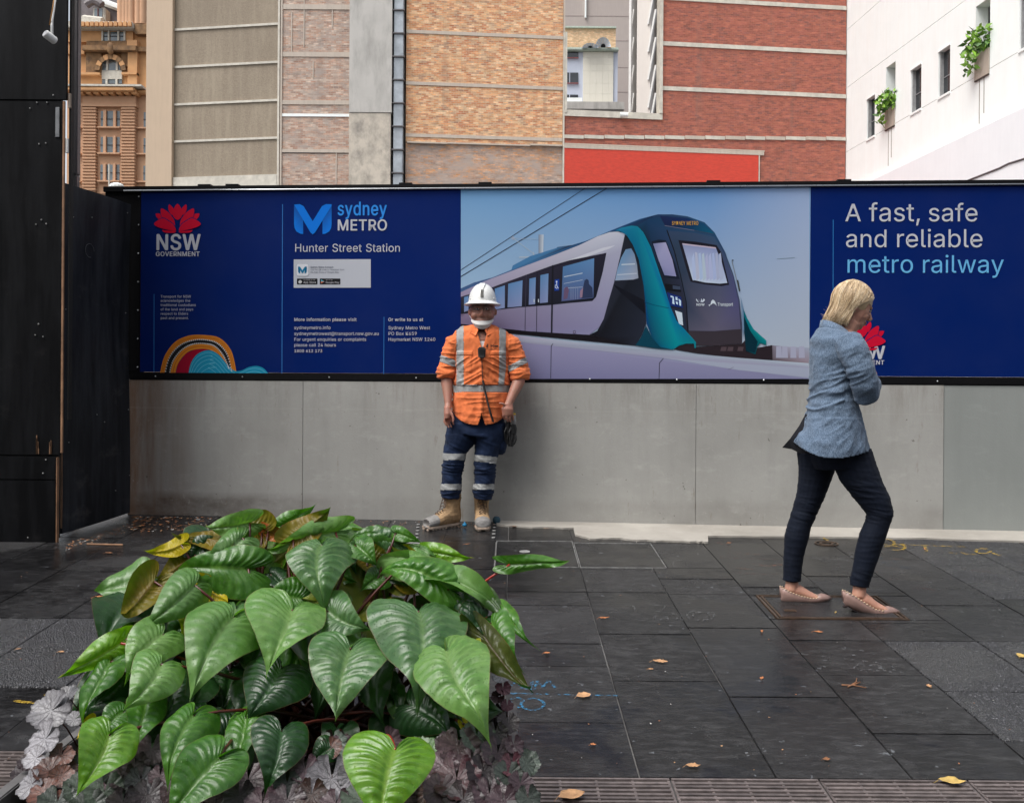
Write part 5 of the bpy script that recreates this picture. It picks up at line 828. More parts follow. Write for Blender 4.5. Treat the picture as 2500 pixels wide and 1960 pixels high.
# ---- red brick wall with the notch
f = Fac(1372, 45.8, 2060, 47.5); bD = thing('red_brick_building', 'dark red brick wall with white floor bands and a notch', 'building', f.w(0, 0, LOW))
zb = f.loc(1490, 283)[1]
f.bx('wall', br_rd, 1610, 2060, 0, 0, -.5, 0, bD, z0=LOW, z1=TALL); f.bx('wall', br_rd, 1372.5, 1609.8, 0, 0, -.5, 0, bD, z0=LOW, z1=zb)
for y in (-96, 8, 118, 226): f.band('floor_band', creamT, 1610, 2060, y, .2, .08, bD)
f.band('sill_coping', creamT, 1372, 1612, 281, .3, .14, bD, t0=-.5)
f.bx('notch_trim', creamT, 1604, 1611.5, 0, 278, -.5, .12, bD, z1=TALL); f.bx('notch_trim', creamT, 1373.5, 1378.5, 80, 276, -.5, .1, bD)
for i in range(14):
    a, b = 1373+i*49.2, 1373+i*49.2+47.5
    yy = 336-10*(1-i/14)*1.0+10*(i/14)*0; f.band('ledge_stone', creamT if i < 5 or i % 2 else bandM, a, min(b, 2060), 337+ (i-7)*.35, .17, .1, bD)
f.bx('painted_panel', redP, 1372.5, 1847, 371, 0, -.2, .06, bD, z0=LOW); f.band('panel_capping', bandM, 1372.5, 1860, 367, .17, .16, bD); f.bx('panel_edge', creamT, 1847.5, 1850, 374, 0, -.1, .07, bD, z0=LOW)
f.bx('band_underside', bandM, 1372.5, 1862, 359, 362, -.05, .05, bD)
# ---- seen through the notch
f = Fac(1375, 100, 1536, 100); bE = thing('taupe_tower', 'far taupe tower slab seen through the notch', 'building', f.w(0, 0, LOW)); tauM = m_streak('taupe_render', (.42, .36, .33), (.36, .3, .27), .4)
f.bx('wall', tauM, 1330, 1537, 0, 0, -10, 0, bE, z0=LOW, z1=70); f.bx('white_pipe', whiteW, 1421, 1424.5, 0, 46, 0, .3, bE, z1=70)
for y in (-20, 40, 100, 165, 225): f.band('floor_joint', MAT('tj', (.34, .28, .26), .8), 1330, 1537, y, .08, .03, bE)
f = Fac(1375, 86, 1505, 86); bF = thing('cream_panel_building', 'cream and pale blue panelled building with roof vents behind it', 'building', f.w(0, 0, LOW))
crM = m_streak('cream_panels', (.70, .67, .58), (.6, .56, .46), .3); blM = m_streak('pale_blue_panels', (.52, .56, .66), (.45, .5, .6), .3); copM = MAT('verdigris_coping', (.5, .58, .5), .6)
br_ye = m_brick('golden_bricks', [(.62, .36, .19), (.72, .45, .25), (.78, .56, .34), (.55, .33, .18)], (.6, .45, .32))
f.bx('upper_wall', br_ye, 1340, 1503, 50, 126, -9, -2, bF); f.bx('upper_coping', copM, 1340, 1503.5, 46, 49.8, -9, -1.8, bF)
xs_ = [1418, 1435, 1450, 1466, 1480, 1492]; ys_ = [127, 141, 158, 174, 204, 230, 262, 269]
for i in range(len(xs_)-1):
    for j in range(len(ys_)-1): f.bx('panel', crM, xs_[i]+.1, xs_[i+1]-.1, ys_[j]+.14, ys_[j+1]-.14, -1, 0, bF)
f.bx('wall', blM, 1340, 1503, 127, 271, -9, -.15, bF)
f.bx('coping', copM, 1340, 1504, 119, 126, -9, .35, bF, bev=.05)
for y0, y1 in ((127.5, 141), (177, 203), (231, 252)):
    f.bx('window', winM, 1377, 1406.5, y0, y1, -.4, -.08, bF); f.bx('window_sill', MAT('red_sill', (.4, .12, .12), .6), 1377, 1407, y1, y1+1, -.3, .05, bF)
    if y0 > 150: f.bx('mullion', blM, 1385, 1386.5, y0, y1, -.2, .0, bF)
f.bx('parapet', greyC, 1340, 1510, 273, 290, 0, 3, bF); f.bx('roof_shed', whiteW, 1376, 1412, 257, 268, 1, 2.2, bF)
m = MB(); m.add([f.at(x, y, t) for t in (2.3, .9) for x, y in ((1374, 254), (1378, 248), (1384, 247), (1414, 256), (1412, 258))], [(0, 1, 2, 3, 4), (9, 8, 7, 6, 5)]+[(i, i+5, (i+1) % 5+5, (i+1) % 5) for i in range(5)]); m.build('shed_roof', whiteW, bF)
vM = MAT('pale_metal', (.62, .7, .78), .5, .1, 2, .1)
for cx, cy, rx, ry, segs in ((1472.5, 116, 19, 25, 9), (1441, 118, 20, 13, 7)):
    v_ = thing('roof_vent', 'segmented fan shaped metal vent on the verdigris coping' if segs == 9 else 'low rounded metal vent beside the fan shaped one', 'vent', f.at(cx, cy, .5))
    for i in range(segs):
        a0, a1 = math.pi*i/segs, math.pi*(i+1)/segs; q = lambda a, k, t: f.at(cx+math.cos(a)*rx*k, cy-math.sin(a)*ry*k, t)
        m = MB(); m.prism([q(a0+.02, .3, .3), q(a0+.02, 1, .9), q(a1-.02, 1, .9), q(a1-.02, .3, .3)], [q(a0+.02, .3, -.2), q(a0+.02, 1, .2), q(a1-.02, 1, .2), q(a1-.02, .3, -.2)]); m.build('vent_segment', vM, v_)
    m = MB(); m.ball(f.at(cx, cy-ry*.12, .2), (.25, .2, .2), 10); m.build('vent_throat', darkM, v_)
for cx in (1428, 1478):
    m = MB(); random.seed(cx)
    for _ in range(26):
        c = f.at(cx+random.uniform(-3, 3), 264+random.uniform(-4, 4), 1.2); d = Vector([random.uniform(-.12, .12) for _ in range(3)]); e = Vector([random.uniform(-.12, .12) for _ in range(3)]); m.add([c, c+d, c+e], [(0, 1, 2)])
    o = m.build('roof_plant', MAT('dusty_green', (.08, .12, .05), .8)); origin_to(o, f.at(cx, 268, 1.2)); tag(o, 'tiny scrubby plant on the far parapet under the cream panels, '+('near its windows' if cx == 1428 else 'away from its windows'), 'plant')
f = Fac(1536, 70, 1603, 68.5); bG = thing('braced_tower', 'white tower with diagonal braces across dark window strips', 'building', f.w(0, 0, LOW)); twM = m_streak('tower_concrete', (.72, .67, .62), (.66, .6, .54), .3); brW = MAT('white_brace', (.78, .77, .74), .6, .1, 3, 0)
f.bx('wall', twM, 1549, 1582, 0, 0, -6, 0, bG, z0=LOW, z1=60); f.bx('edge_column', brW, 1533, 1538.5, 0, 0, -6, .2, bG, z0=LOW, z1=60)
for i, y in enumerate(range(-140, 320, 34)):
    f.bx('window', winM if i % 3 else winL, 1538.8, 1548.7, y+.8, y+33, -6, -.7, bG); f.bx('window', winL if i % 2 else winM, 1582.3, 1606, y+.8, y+33, -6, -.9, bG)
for y in range(-180, 330, 68):
    for x0, x1, k, wd in ((1540, 1547.5, 68, 2.6), (1583, 1602, 104, 4.6)):
        m = MB(); a, b = f.at(x0, y+k, .05), f.at(x1, y, .05); m.tube([a, b], wd/F*70/1.3, 4); m.build('brace', brW, bG)
f.bx('mullion', MAT('grey_mullion', (.4, .42, .42), .5), 1590, 1592.5, 0, 0, -.9, -.5, bG, z0=LOW, z1=60)
m = MB(); m.tube([P(1514, 280, 45.9), P(1533, 281, 45.9)], .12, 10); o = m.build('rooftop_bundle', whiteW); origin_to(o, P(1524, 282, 49.5)); tag(o, 'small white bundle lying on the cream notch sill', 'bundle')
# ---- white building running towards the camera
f = Fac(2060, 47.6, 2520, 32.4)
f.n = Vector((-f.e.y, f.e.x, 0)); 
if f.n.x > 0: f.n = -f.n
bH = thing('white_building', 'white rendered building with narrow windows and planted niches', 'building', f.w(0, 0, LOW)); SE = f.len*2.0
def zc(py): return f.loc(2062, py)[1]
def hole_wall(z0, z1, holes, t0, t1, mat, name='wall'):
    """wall strip cut round its openings so that the niches are real recesses"""
    hs_ = sorted(holes); x = 0
    def b_(a, b, c, d): m = MB(); m.box(a, b, t0, t1, c, d, fn=f.w); m.build(name, mat, bH)
    for a, b, c, d in hs_:
        b_(x, a, z0, z1); 
        if d < z1: b_(a, b, d, z1)
        if c > z0: b_(a, b, z0, c)
        x = b
    b_(x, SE, z0, z1)
z_g = [zc(-70), zc(80), zc(219), zc(374), zc(476)]
def op(px0, px1, pt, pb): a, b = f.sx(px0), f.sx(px1); return [a, b, f.loc((px0+px1)/2, pb)[1], f.loc((px0+px1)/2, pt)[1]]
W1, N1, W2, W3, N2, W4 = op(2112, 2131, 242, 340), op(2158, 2181, 162, 315), op(2219, 2244, 169, 278), op(2286, 2314, 124, 241), op(2376, 2411, 10, 192), op(2483, 2522, -22, 130)
for o_ in (W1, W2, W3, W4): o_[2] = max(o_[2], z_g[3]+.02)
N1[2] = z_g[3]-.0; N2[2] = z_g[3]-.0
ztop = max(N1[3], N2[3], z_g[2]-.1)
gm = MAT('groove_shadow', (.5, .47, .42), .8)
allh = [W1, N1, W2, W3, N2, W4]
zhi = max(h[3] for h in allh)+.05
hole_wall(z_g[3]+.012, zhi, allh, -.5, 0, whiteW)
for z0, z1 in ((z_g[4], z_g[3]-.012), (zhi+.0005, z_g[2]-.012 if z_g[2] > zhi+.1 else zhi+.3)):
    m = MB(); m.box(0, SE, -.5, 0, z0, z1, fn=f.w); m.build('wall', whiteW, bH)
lo = z1
for z in sorted([zz for zz in z_g[:3] if zz > lo+.1]+[lo+4*i for i in range(3, 9)]):
    m = MB(); m.box(0, SE, -.5, 0, lo+.024, z, fn=f.w); m.build('wall', whiteW, bH); lo = z
m = MB(); m.box(0, SE, -.51, -.03, LOW, TALL, fn=f.w); 
core = MB(); core.box(0, SE, -8, -1.2, LOW, TALL, fn=f.w); core.build('core', whiteW, bH)
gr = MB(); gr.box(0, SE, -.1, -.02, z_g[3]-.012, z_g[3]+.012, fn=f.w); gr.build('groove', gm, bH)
m = MB(); m.box(0, SE, -.45, .02, z_g[4]-.1, z_g[4]-.001, fn=f.w); m.build('stained_drip_edge', rustM, bH)
m = MB(); m.box(0, SE, -1.5, .35, LOW, z_g[4]-.101, fn=f.w); m.build('lower_wall', whiteW2, bH)
m = MB(); 
for h in (W1, W2, W3, W4):
    a, b, c, d = h; wn_ = MB(); wn_.box(a, b, -.4, -.2, c, d, fn=f.w); fr2 = wn_.build('window', winM if h is not W4 else winL, bH)
    s_ = MB(); s_.box(a-.03, b+.03, -.2, .05, c-.09, c-.001, fn=f.w); s_.build('sill', whiteW, fr2)
    s_ = MB(); s_.box(a-.02, b+.02, -.15, .04, d+.001, d+.06, fn=f.w); s_.build('lintel', whiteW, fr2)
    s_ = MB(); s_.box(a+.001, a+.06, -.199, -.05, c, d, fn=f.w); s_.build('frame', MAT('grey_frame', (.35, .35, .35), .5), fr2)
    s_ = MB(); s_.box(a+.061, b, -.199, -.17, c+(d-c)*.42, c+(d-c)*.44, fn=f.w); s_.build('transom', MAT('transom', (.25, .25, .26), .4), fr2)
for k, (h, ptop, pbot) in enumerate(((N1, 268, 315), (N2, 130, 192))):
    a, b, c, d = h; mid = (f.sx(2158)+f.sx(2181))/2 if k == 0 else (f.sx(2376)+f.sx(2411))/2; px = (2169, 2394)[k]
    zt = f.loc(px, ptop)[1]; zb_ = f.loc(px, pbot)[1]
    m = MB(); m.box(a, b, -1.3, -.7, c, d, fn=f.w); m.build('niche_back', whiteW, bH)
    m = MB(); m.box(a+.01, b-.01, -.65, .05, zb_, zt, fn=f.w); m.build('planter_box', m_streak('planter_stain', (.45, .38, .32), (.3, .25, .2), .6), bH)
    m = MB(); m.box(a+.01, b-.01, -.64, .06, zb_-.05, zb_-.001, fn=f.w); m.build('planter_lip', MAT('dark_lip', (.07, .05, .04), .7), bH)
    for q in (.3, .62):
        m = MB(); s_ = a+(b-a)*q; m.box(s_-.02, s_+.02, .001, .008, zb_-2.0+q, zb_-.06, fn=f.w); m.build('water_stain', MAT('water_stain', (.25, .2, .16), .8), bH)
    pl_ = thing('balcony_plant', ('bright green bushy plant in the smaller, lower niche planter', 'bright green trailing plant in the larger, higher niche planter')[k], 'plant', f.w((a+b)/2, -.2, zt))
    random.seed(k+30); lm = MAT('niche_foliage', (.26, .5, .05), .5, .6, 3, 0, rnd=0); lm2 = MAT('niche_foliage_dark', (.08, .2, .03), .5, .5, 3, 0); wdt = (b-a)
    mm = MB()
    for i in range(240):
        th = random.uniform(0, 6.28); ph = random.uniform(0, 1); rr2 = random.uniform(.2, 1)**.5
        c = f.w((a+b)/2+math.cos(th)*wdt*.62*rr2, .05+math.sin(th)*.55*rr2, zt+.3+(ph-.45)*1.15*(1-rr2*.6)+.2*math.sin(th*3)); 
        if random.random() < .12: c = f.w(a+wdt*random.uniform(-.2, .4), .3, zt-random.uniform(0, .7))
        d1 = Vector([random.uniform(-1, 1) for _ in range(3)]).normalized()*random.uniform(.16, .38); d2 = Vector([random.uniform(-1, 1) for _ in range(3)]).cross(d1).normalized()*.08
        mm.add([c-d2*.4, c+d1*.4-d2, c+d1, c+d1*.4+d2], [(0, 1, 2, 3)], 0 if random.random() < .7 else 1)
    mm.build('foliage', [lm, lm2], pl_)
    m = MB()
    for i in range(5): m.tube([f.w((a+b)/2, -.2, zt-.05), f.w((a+b)/2+random.uniform(-.3, .3), .1, zt+.5)], .015, 5)
    m.build('stem', lm2, pl_)
pts = [f.at(x, y, .36) for x, y in ((2350, 446), (2440, 411), (2462, 400), (2520, 382))]
m = MB(); m.tube(pts, .035, 8); o = m.build('handrail', steelG); origin_to(o, pts[0]); tag(o, 'thin dark handrail fixed along the lower white wall', 'handrail')
# ---- sandstone building
f = Fac(170, 120, 372, 120); bS = thing('sandstone_building', 'ornate orange sandstone building with arched window and rusticated piers', 'building', f.w(0, 0, LOW))
sa = m_streak('orange_sandstone', (.64, .34, .15), (.40, .22, .11), .6, .85, .7, stretch=(1, 1, 1)); sb = m_streak('pale_sandstone', (.56, .33, .20), (.45, .26, .15), .4, .85, .6, stretch=(1, 1, 1)); sd_ = m_streak('sooty_sandstone', (.30, .17, .08), (.07, .045, .03), .95, .9, 1.2, stretch=(1, 1, 1)); slate = MAT('grey_slate', (.17, .145, .15), .6, .3, 2, .3, 10, .05)  # first stone is the warm orange tone, then a paler and a sooty one
def q_(x, y): return 170+x*.26926, y*.26926
def sbx(name, mat, x0, x1, y0, y1, t0, t1, bev=0): (a, c), (b, d) = q_(x0, y0), q_(x1, y1); return f.bx(name, mat, a, b, c, d, t0, t1, bS, bev=bev)
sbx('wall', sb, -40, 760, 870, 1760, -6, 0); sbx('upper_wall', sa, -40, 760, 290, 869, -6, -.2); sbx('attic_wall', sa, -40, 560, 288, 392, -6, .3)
f.bx('roof', slate, 150, 372, 0, 62, -12, -2.5, bS, z1=f.loc(200, -60)[1])
sbx('cornice', creamT, -40, 585, 232, 292, -.5, 1.4, .1)
for i in range(13): x = 50+i*42; sbx('corbel', sa, x, x+30, 246, 284, 1.41, 1.75)
sbx('middle_cornice', sa, -40, 620, 830, 868, -.5, 2.0, .1); sbx('cornice_top', creamT, -40, 690, 812, 829, -.5, 2.1); sbx('cornice', sa, 610, 760, 838, 870, -.5, 1.0, .1)
for i in range(8): x = 112+i*68; sbx('bracket', sa, x, x+42, 869, 886, 0, 1.6)
sbx('frieze', sb, 122, 600, 888, 960, 0, .7); sbx('frieze_band', sb, 115, 610, 962, 985, 0, .9)
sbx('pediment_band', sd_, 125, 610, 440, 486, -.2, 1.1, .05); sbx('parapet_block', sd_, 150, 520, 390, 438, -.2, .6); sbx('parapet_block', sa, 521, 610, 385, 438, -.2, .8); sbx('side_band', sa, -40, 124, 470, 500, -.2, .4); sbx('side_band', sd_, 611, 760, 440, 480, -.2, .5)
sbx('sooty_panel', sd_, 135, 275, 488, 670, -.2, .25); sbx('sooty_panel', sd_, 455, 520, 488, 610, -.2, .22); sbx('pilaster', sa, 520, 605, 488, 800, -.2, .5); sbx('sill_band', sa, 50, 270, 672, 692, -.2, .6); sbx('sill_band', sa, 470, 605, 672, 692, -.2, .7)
for i in range(9):
    a = math.pi*(i+.5)/9; cx, cy = 368, 640; (x0, y0), r_ = q_(cx+math.cos(a)*118, cy-math.sin(a)*128), 0
    m = MB(); h_ = .5*math.pi/9
    k = [q_(cx+math.cos(aa)*rr_, cy-math.sin(aa)*rr_*1.05) for aa, rr_ in ((a-h_*.9, 98), (a-h_*.9, 142), (a+h_*.9, 142), (a+h_*.9, 98))]
    m.prism([f.at(x, y, .7) for x, y in k], [f.at(x, y, -.1) for x, y in k]); m.build('arch_stone', sa if i % 2 else sd_, bS)
m = MB(); rim = [q_(368+math.cos(math.pi*i/14)*92, 640-math.sin(math.pi*i/14)*104) for i in range(15)]
m.prism([f.at(x, y, .05) for x, y in rim], [f.at(x, y, -.19) for x, y in rim]); m.build('arched_window', winL, bS)
for x in (316, 404): sbx('window_mullion', creamT, x, x+17, 545, 644, -.1, .2)
sbx('spandrel', creamT, 275, 458, 645, 722, -.2, .15)
m = MB(); m.ball(f.at(*q_(372, 440), .9), (.5, .4, .8), 10); m.build('carved_shield', sd_, bS, smooth=True)
def win3(y0, y1, wd, t=.05, sill=True):
    for x0, x1 in wd:
        (a, c), (b, d) = q_(x0, y0), q_(x1, y1); w1 = f.bx('window', winL, a, b, c, d, -.1, t, bS)
        (a, c), (b, d) = q_(x0, (y0+y1)/2-3), q_(x1, (y0+y1)/2+3); m = MB(); sa_, sb_ = f.sx(a), f.sx(b); m.box(sa_, sb_, t, t+.1, f.loc(a, d)[1], f.loc(a, c)[1], fn=f.w); o = m.build('sash', MAT('dark_sash', (.05, .05, .06), .5), bS)
win3(722, 802, ((275, 311), (332, 400), (421, 455)), .0); win3(300, 382, ((298, 338), (358, 425), (443, 482)), .35)
for x in (284, 341, 428, 484): sbx('window_post', creamT, x, x+13, 296, 386, .3, .6)
for x in (312, 402): sbx('window_post', creamT, x, x+18, 722, 806, -.1, .25)
for y in (1015, 1250, 1500): win3(y, y+145, ((275, 304), (332, 393), (420, 448)), .32); win3(y+5, y+140, ((44, 80), (656, 692)), .05)
for y in (1015, 1250, 1500):
    sbx('window_sill', sb, 262, 462, y+150, y+162, 0, .9); sbx('window_sill', sb, 600, 700, y+148, y+160, 0, .5); sbx('window_sill', sb, 30, 100, y+148, y+160, 0, .5); sbx('window_post', sb, 306, 330, y-5, y+149, 0, .6); sbx('window_post', sb, 395, 418, y-5, y+149, 0, .6)
sbx('bay_wall', sb, 246, 470, 986, 1760, -.3, .3)
for k, (x0, x1) in enumerate(((122, 250), (470, 600))):
    y = 990; i = 0
    while y < 1740: sbx('rusticated_stone', sb, x0-(0 if i % 2 or k == 0 else 0), x1, y, y+22, -.2, .85, .08); sbx('recess_stone', sb, x0+(0 if k == 0 else 12), x1-(12 if k == 0 else 0), y+22.3, y+27.7, -.2, .55); y += 28; i += 1
m = MB(); a = f.at(*q_(360, 1490), 3); b = f.at(*q_(358, 1720), 3); m.tube([b, a], .12, 8); o = m.build('flag_pole', creamT); origin_to(o, b); tag(o, 'thin cream pole in front of the sandstone facade', 'pole')
for k, x in enumerate((468, 500, 530, 560, 625, 665)):
    (a, c), (b, d) = q_(x, -120), q_(x+20, 225); m = MB(); p0, p1 = f.at(a, d, .2), f.at(a, c, .2); m.tube([p0, p1], .5, 10); m.build('column', sb, bS, smooth=True, auto=50)
sbx('turret_wall', sa, 468, 720, -120, 228, -4, -.5); sbx('turret_window', winM, 578, 618, 60, 225, -.5, .05)
m = MB(); m.ball(f.at(*q_(598, 40), -.3), (1.2, .5, 1.8), 12); m.build('turret_arch', sd_, bS); sbx('turret_base', sd_, 590, 700, 240, 330, -3, .8); sbx('dormer', creamT, 160, 275, 45, 190, -2.4, -.8, .1); sbx('dormer_window', winL, 178, 250, 60, 185, -.9, -.7); sbx('dormer_mullion', MAT('dark_red_frame', (.12, .03, .03), .6), 208, 218, 60, 185, -.7, -.6)
m = MB(); pts = [f.at(*q_(150+i*16, 50-34*math.sin(math.pi*i/9)), -.7) for i in range(10)]; m.tube(pts, .5, 8); m.build('dormer_hood', slate, bS)
m = MB(); m.tube([f.at(*q_(215, -10), -2.2), f.at(*q_(470, 82), -2.2)], .45, 6); m.build('roof_flashing', whiteW, bS); m = MB(); m.tube([f.at(*q_(125, 195), 0), f.at(*q_(300, 215), 0)], .8, 6); m.build('parapet_slab', creamT, bS)
m = MB(); m.ball(P(285, 455, 60), (.45, .4, .22), 12); o = m.build('roof_dome', whiteW); origin_to(o, P(285, 459, 60)); tag(o, 'small white dome just above the hoarding end', 'dome')


# ---- unseen building added behind the viewpoint to cut light on the street
ob = thing('added_street_building', 'unseen pale stone building added behind the viewpoint to shade the street', 'building', (0, -14, -1)); obm = m_streak('pale_stone', (.30, .29, .27), (.2, .2, .19), .5)
m = MB(); m.box(-34, 34, -20, -14, -2, 14); m.build('wall', obm, ob)
for i in range(-6, 7):
    for j in range(3): m = MB(); m.box(i*4.8-1.3, i*4.8+1.3, -14.05, -13.96, 1.2+j*4, 3.8+j*4); m.build('window', winM, ob)
# ================================================================ people
from mathutils.bvhtree import BVHTree
def topx(p):
    v = Vector(p)-Vector((0, 0, EYE)); r = v/v.y-Vector((0, 1, 0)); return CX+r.dot(XC)*F, CY-r.dot(YC)*F
def remesh(mb, vox, it=4, disp=None, cut=None):
    me = bpy.data.meshes.new('t'); me.from_pydata(mb.v, [], mb.f); o = bpy.data.objects.new('t', me); COL.objects.link(o)
    r = o.modifiers.new('r', 'REMESH'); r.mode = 'VOXEL'; r.voxel_size = vox; r.use_smooth_shade = True
    s = o.modifiers.new('s', 'SMOOTH'); s.factor = .5; s.iterations = it
    dg = bpy.context.evaluated_depsgraph_get(); dg.update(); m2 = bpy.data.meshes.new_from_object(o.evaluated_get(dg)); bpy.data.objects.remove(o); bpy.data.meshes.remove(me)
    if disp:
        ns = [v.normal.copy() for v in m2.vertices]
        for v, n in zip(m2.vertices, ns): v.co += n*disp(v.co, n)
    if cut:
        bm = bmesh.new(); bm.from_mesh(m2); dead = [f for f in bm.faces if cut(f.calc_center_median(), f.normal)]; bmesh.ops.delete(bm, geom=dead, context='FACES'); bm.to_mesh(m2); bm.free()
    m2.update(); return m2
def pieces(me, parent, classes, default, thick=0):
    """classes: list of (name, material, test, lift); every polygon goes to the first class whose test holds"""
    off = wloc(parent); got = {}; vs = [v.co.copy() for v in me.vertices]; ns = [v.normal.copy() for v in me.vertices]
    for p in me.polygons:
        c = p.center; k = default
        for cl in classes:
            if cl[2](c, p.normal): k = cl; break
        got.setdefault(k[0], (k, []))[1].append(tuple(p.vertices))
    out = {}
    for name, (cl, fs) in got.items():
        mp = {}; v2 = []; f2 = []
        for f in fs:
            q = []
            for i in f:
                if i not in mp: mp[i] = len(v2); v2.append(vs[i]+ns[i]*(cl[3] if len(cl) > 3 else 0)-off)
                q.append(mp[i])
            f2.append(q)
        m = bpy.data.meshes.new(name.split('#')[0]); m.from_pydata(v2, [], f2); m.materials.append(cl[1]); m.polygons.foreach_set('use_smooth', [True]*len(f2))
        o = bpy.data.objects.new(name.split('#')[0], m); COL.objects.link(o); o.parent = parent
        if thick: so_ = o.modifiers.new('thickness', 'SOLIDIFY'); so_.thickness = thick; so_.offset = -1
        out[name] = o
    return out
def nz(p, sx, sy, sz, o=0): return noise.noise(Vector((p.x*sx+o, p.y*sy+o*1.7, p.z*sz-o)))
def ridge(p, sx, sy, sz, o=0): return (1-abs(nz(p, sx, sy, sz, o))*2.2)
def cloth_mat(name, col, var=.12, rough=.85, weave=900, sheen=.2, col2=None, heather=0, hs=(1, 1, 1)):
    b = NB(name); v = b.pos(); n = b.noise(v, 13, 7, .7); f_ = b.noise(b.pos(hs), weave, 2, .6)
    c = b.mix(b.ramp(n, [(.35, 0), (.7, 1)]), tuple(x*(1-var) for x in col), col)
    if heather: c = b.mix(b.ramp(b.noise(b.pos(hs), 330, 3, .8), [(.4, 0), (.62, heather)]), c, col2)
    b.set(Base_Color=c, Roughness=rough, Sheen_Weight=sheen, Specular_IOR_Level=.2); b.bump(f_, .12, .001); return b.m
def skin_mat(name, col, red):
    b = NB(name); n = b.noise(b.pos(), 26, 4, .6); c = b.mix(b.ramp(n, [(.35, 0), (.7, 1)]), col, red)
    b.set(Base_Color=c, Roughness=.5, Subsurface_Weight=.12, Subsurface_Radius=(.012, .005, .003), Specular_IOR_Level=.4); b.bump(b.noise(b.pos(), 300, 2, .5), .05, .001); return b.m
class Fig:
    def __init__(s, d): s.d = d; s.k = d/F
    def w(s, px, py, dy=0): return P(px, py, s.d) + Vector((0, dy, 0))
    def tube(s, mb, secs, n=16, up=(1, 0, 0)):
        """secs: (px, py, rx px, ry px, dy m)"""
        mb.tube([s.w(a[0], a[1], a[4] if len(a) > 4 else 0) for a in secs], [(a[2]*s.k, a[3]*s.k) for a in secs], n, up=up)
    def ball(s, mb, px, py, rx, ry, rz, dy=0, n=14, M=None): mb.ball(s.w(px, py, dy), (rx*s.k, ry*s.k, rz*s.k), n, M=M)
def fingers(mb, fl, fg, r=.0085):
    for pts in fl: mb.tube([fg.w(*p) for p in pts], [r*1.05]*(len(pts)-1)+[r*.75], 8)
# ---------------------------------------------------------------- the worker leaning on the wall
M_ = Fig(6.90); fh_ = G(1140, 1290)
man = thing('person', 'man in white hard hat and orange hi-vis shirt leaning on the concrete wall', 'person', G(1140, 1288))
skinM = skin_mat('skin_tanned', (.33, .165, .115), (.38, .165, .125)); skinF = skin_mat('skin_fair', (.50, .27, .19), (.46, .22, .16)); orange = cloth_mat('orange_twill', (.80, .20, .065), .24, .85, 900, .12); navyC = cloth_mat('navy_drill', (.010, .022, .06), .35, .8, 900, .04)
reflM = MAT('reflective_tape', (.34, .345, .34), .42, .25, 30, .3, 120, .002); hatM = MAT('white_helmet_shell', (.74, .74, .72), .28, .12, 12, .04); bootM = MAT('tan_suede', (.42, .27, .14), .8, .4, 25, .4, 200, .002); bootG = MAT('grey_toe_cap', (.24, .23, .22), .6, .3, 30, .3); soleM = MAT('pale_rubber_sole', (.42, .33, .26), .7, .3, 30, .3); laceM = MAT('brown_lace', (.13, .085, .06), .8)
rubber = MAT('black_rubber', (.012, .012, .013), .5); teeM = cloth_mat('white_cotton', (.72, .72, .72)); maskM = cloth_mat('white_mask_fabric', (.62, .61, .59), .05)
m = MB(); T = M_.tube
M_.ball(m, 1178, 757, 31, 36, 47, -.02); M_.ball(m, 1178, 783, 25, 27, 22, -.035); T(m, [(1178, 778, 20, 21, 0), (1177, 800, 20, 21, .005), (1177, 822, 26, 24, .01)])
M_.ball(m, 1178, 766, 4.5, 7, 9, -.125); M_.ball(m, 1178, 772, 7, 6, 4, -.12); M_.ball(m, 1178, 786, 11, 5, 4, -.106)
for sx in (-1, 1): M_.ball(m, 1178+sx*32, 762, 3.5, 7, 9, 0); M_.ball(m, 1178+sx*17, 772, 9, 9, 9, -.085); M_.ball(m, 1178+sx*12, 748, 10, 6, 4, -.11)
T(m, [(1177, 810, 40, 26), (1176, 830, 60, 34), (1176, 900, 55, 36), (1176, 960, 56, 38), (1168, 1030, 60, 38)])
# his right arm (hanging) and left arm (hand at the pocket)
T(m, [(1112, 832, 18, 18), (1098, 870, 17, 17), (1091, 912, 14.5, 15), (1092, 935, 15, 15, -.02), (1094, 962, 11, 12, -.055), (1096, 986, 8.5, 10, -.085), (1095, 998, 9.5, 13, -.10)])
T(m, [(1095, 994, 9, 14, -.10), (1096, 1010, 10, 17, -.11), (1096, 1020, 8, 16, -.11)])
T(m, [(1244, 830, 18, 18), (1258, 872, 17, 17), (1269, 908, 15, 15, -.01), (1266, 932, 15.5, 15, -.04), (1253, 960, 12, 12, -.08), (1243, 982, 9.5, 9.5, -.11), (1240, 990, 10, 9, -.12)])
T(m, [(1243, 984, 10, 9, -.11), (1239, 998, 15, 9, -.125), (1240, 1012, 13, 8, -.12)])
fingers(m, [[(1090, 1014, -.125), (1088, 1028, -.13), (1093, 1038, -.135)], [(1094, 1016, -.112), (1093, 1032, -.118), (1099, 1043, -.125)], [(1098, 1016, -.098), (1099, 1031, -.105), (1105, 1042, -.112)], [(1101, 1014, -.085), (1105, 1026, -.09), (1110, 1036, -.1)], [(1100, 998, -.13), (1107, 1010, -.145), (1110, 1022, -.15), (1109, 1030, -.15)]], M_)
fingers(m, [[(1230, 1000, -.13), (1229, 1014, -.125), (1233, 1024, -.11)], [(1237, 1004, -.135), (1237, 1018, -.13), (1240, 1029, -.115)], [(1244, 1006, -.13), (1245, 1020, -.125), (1247, 1030, -.11)], [(1250, 1004, -.12), (1252, 1016, -.115), (1253, 1025, -.1)], [(1238, 990, -.13), (1227, 984, -.145), (1219, 983, -.145)]], M_)
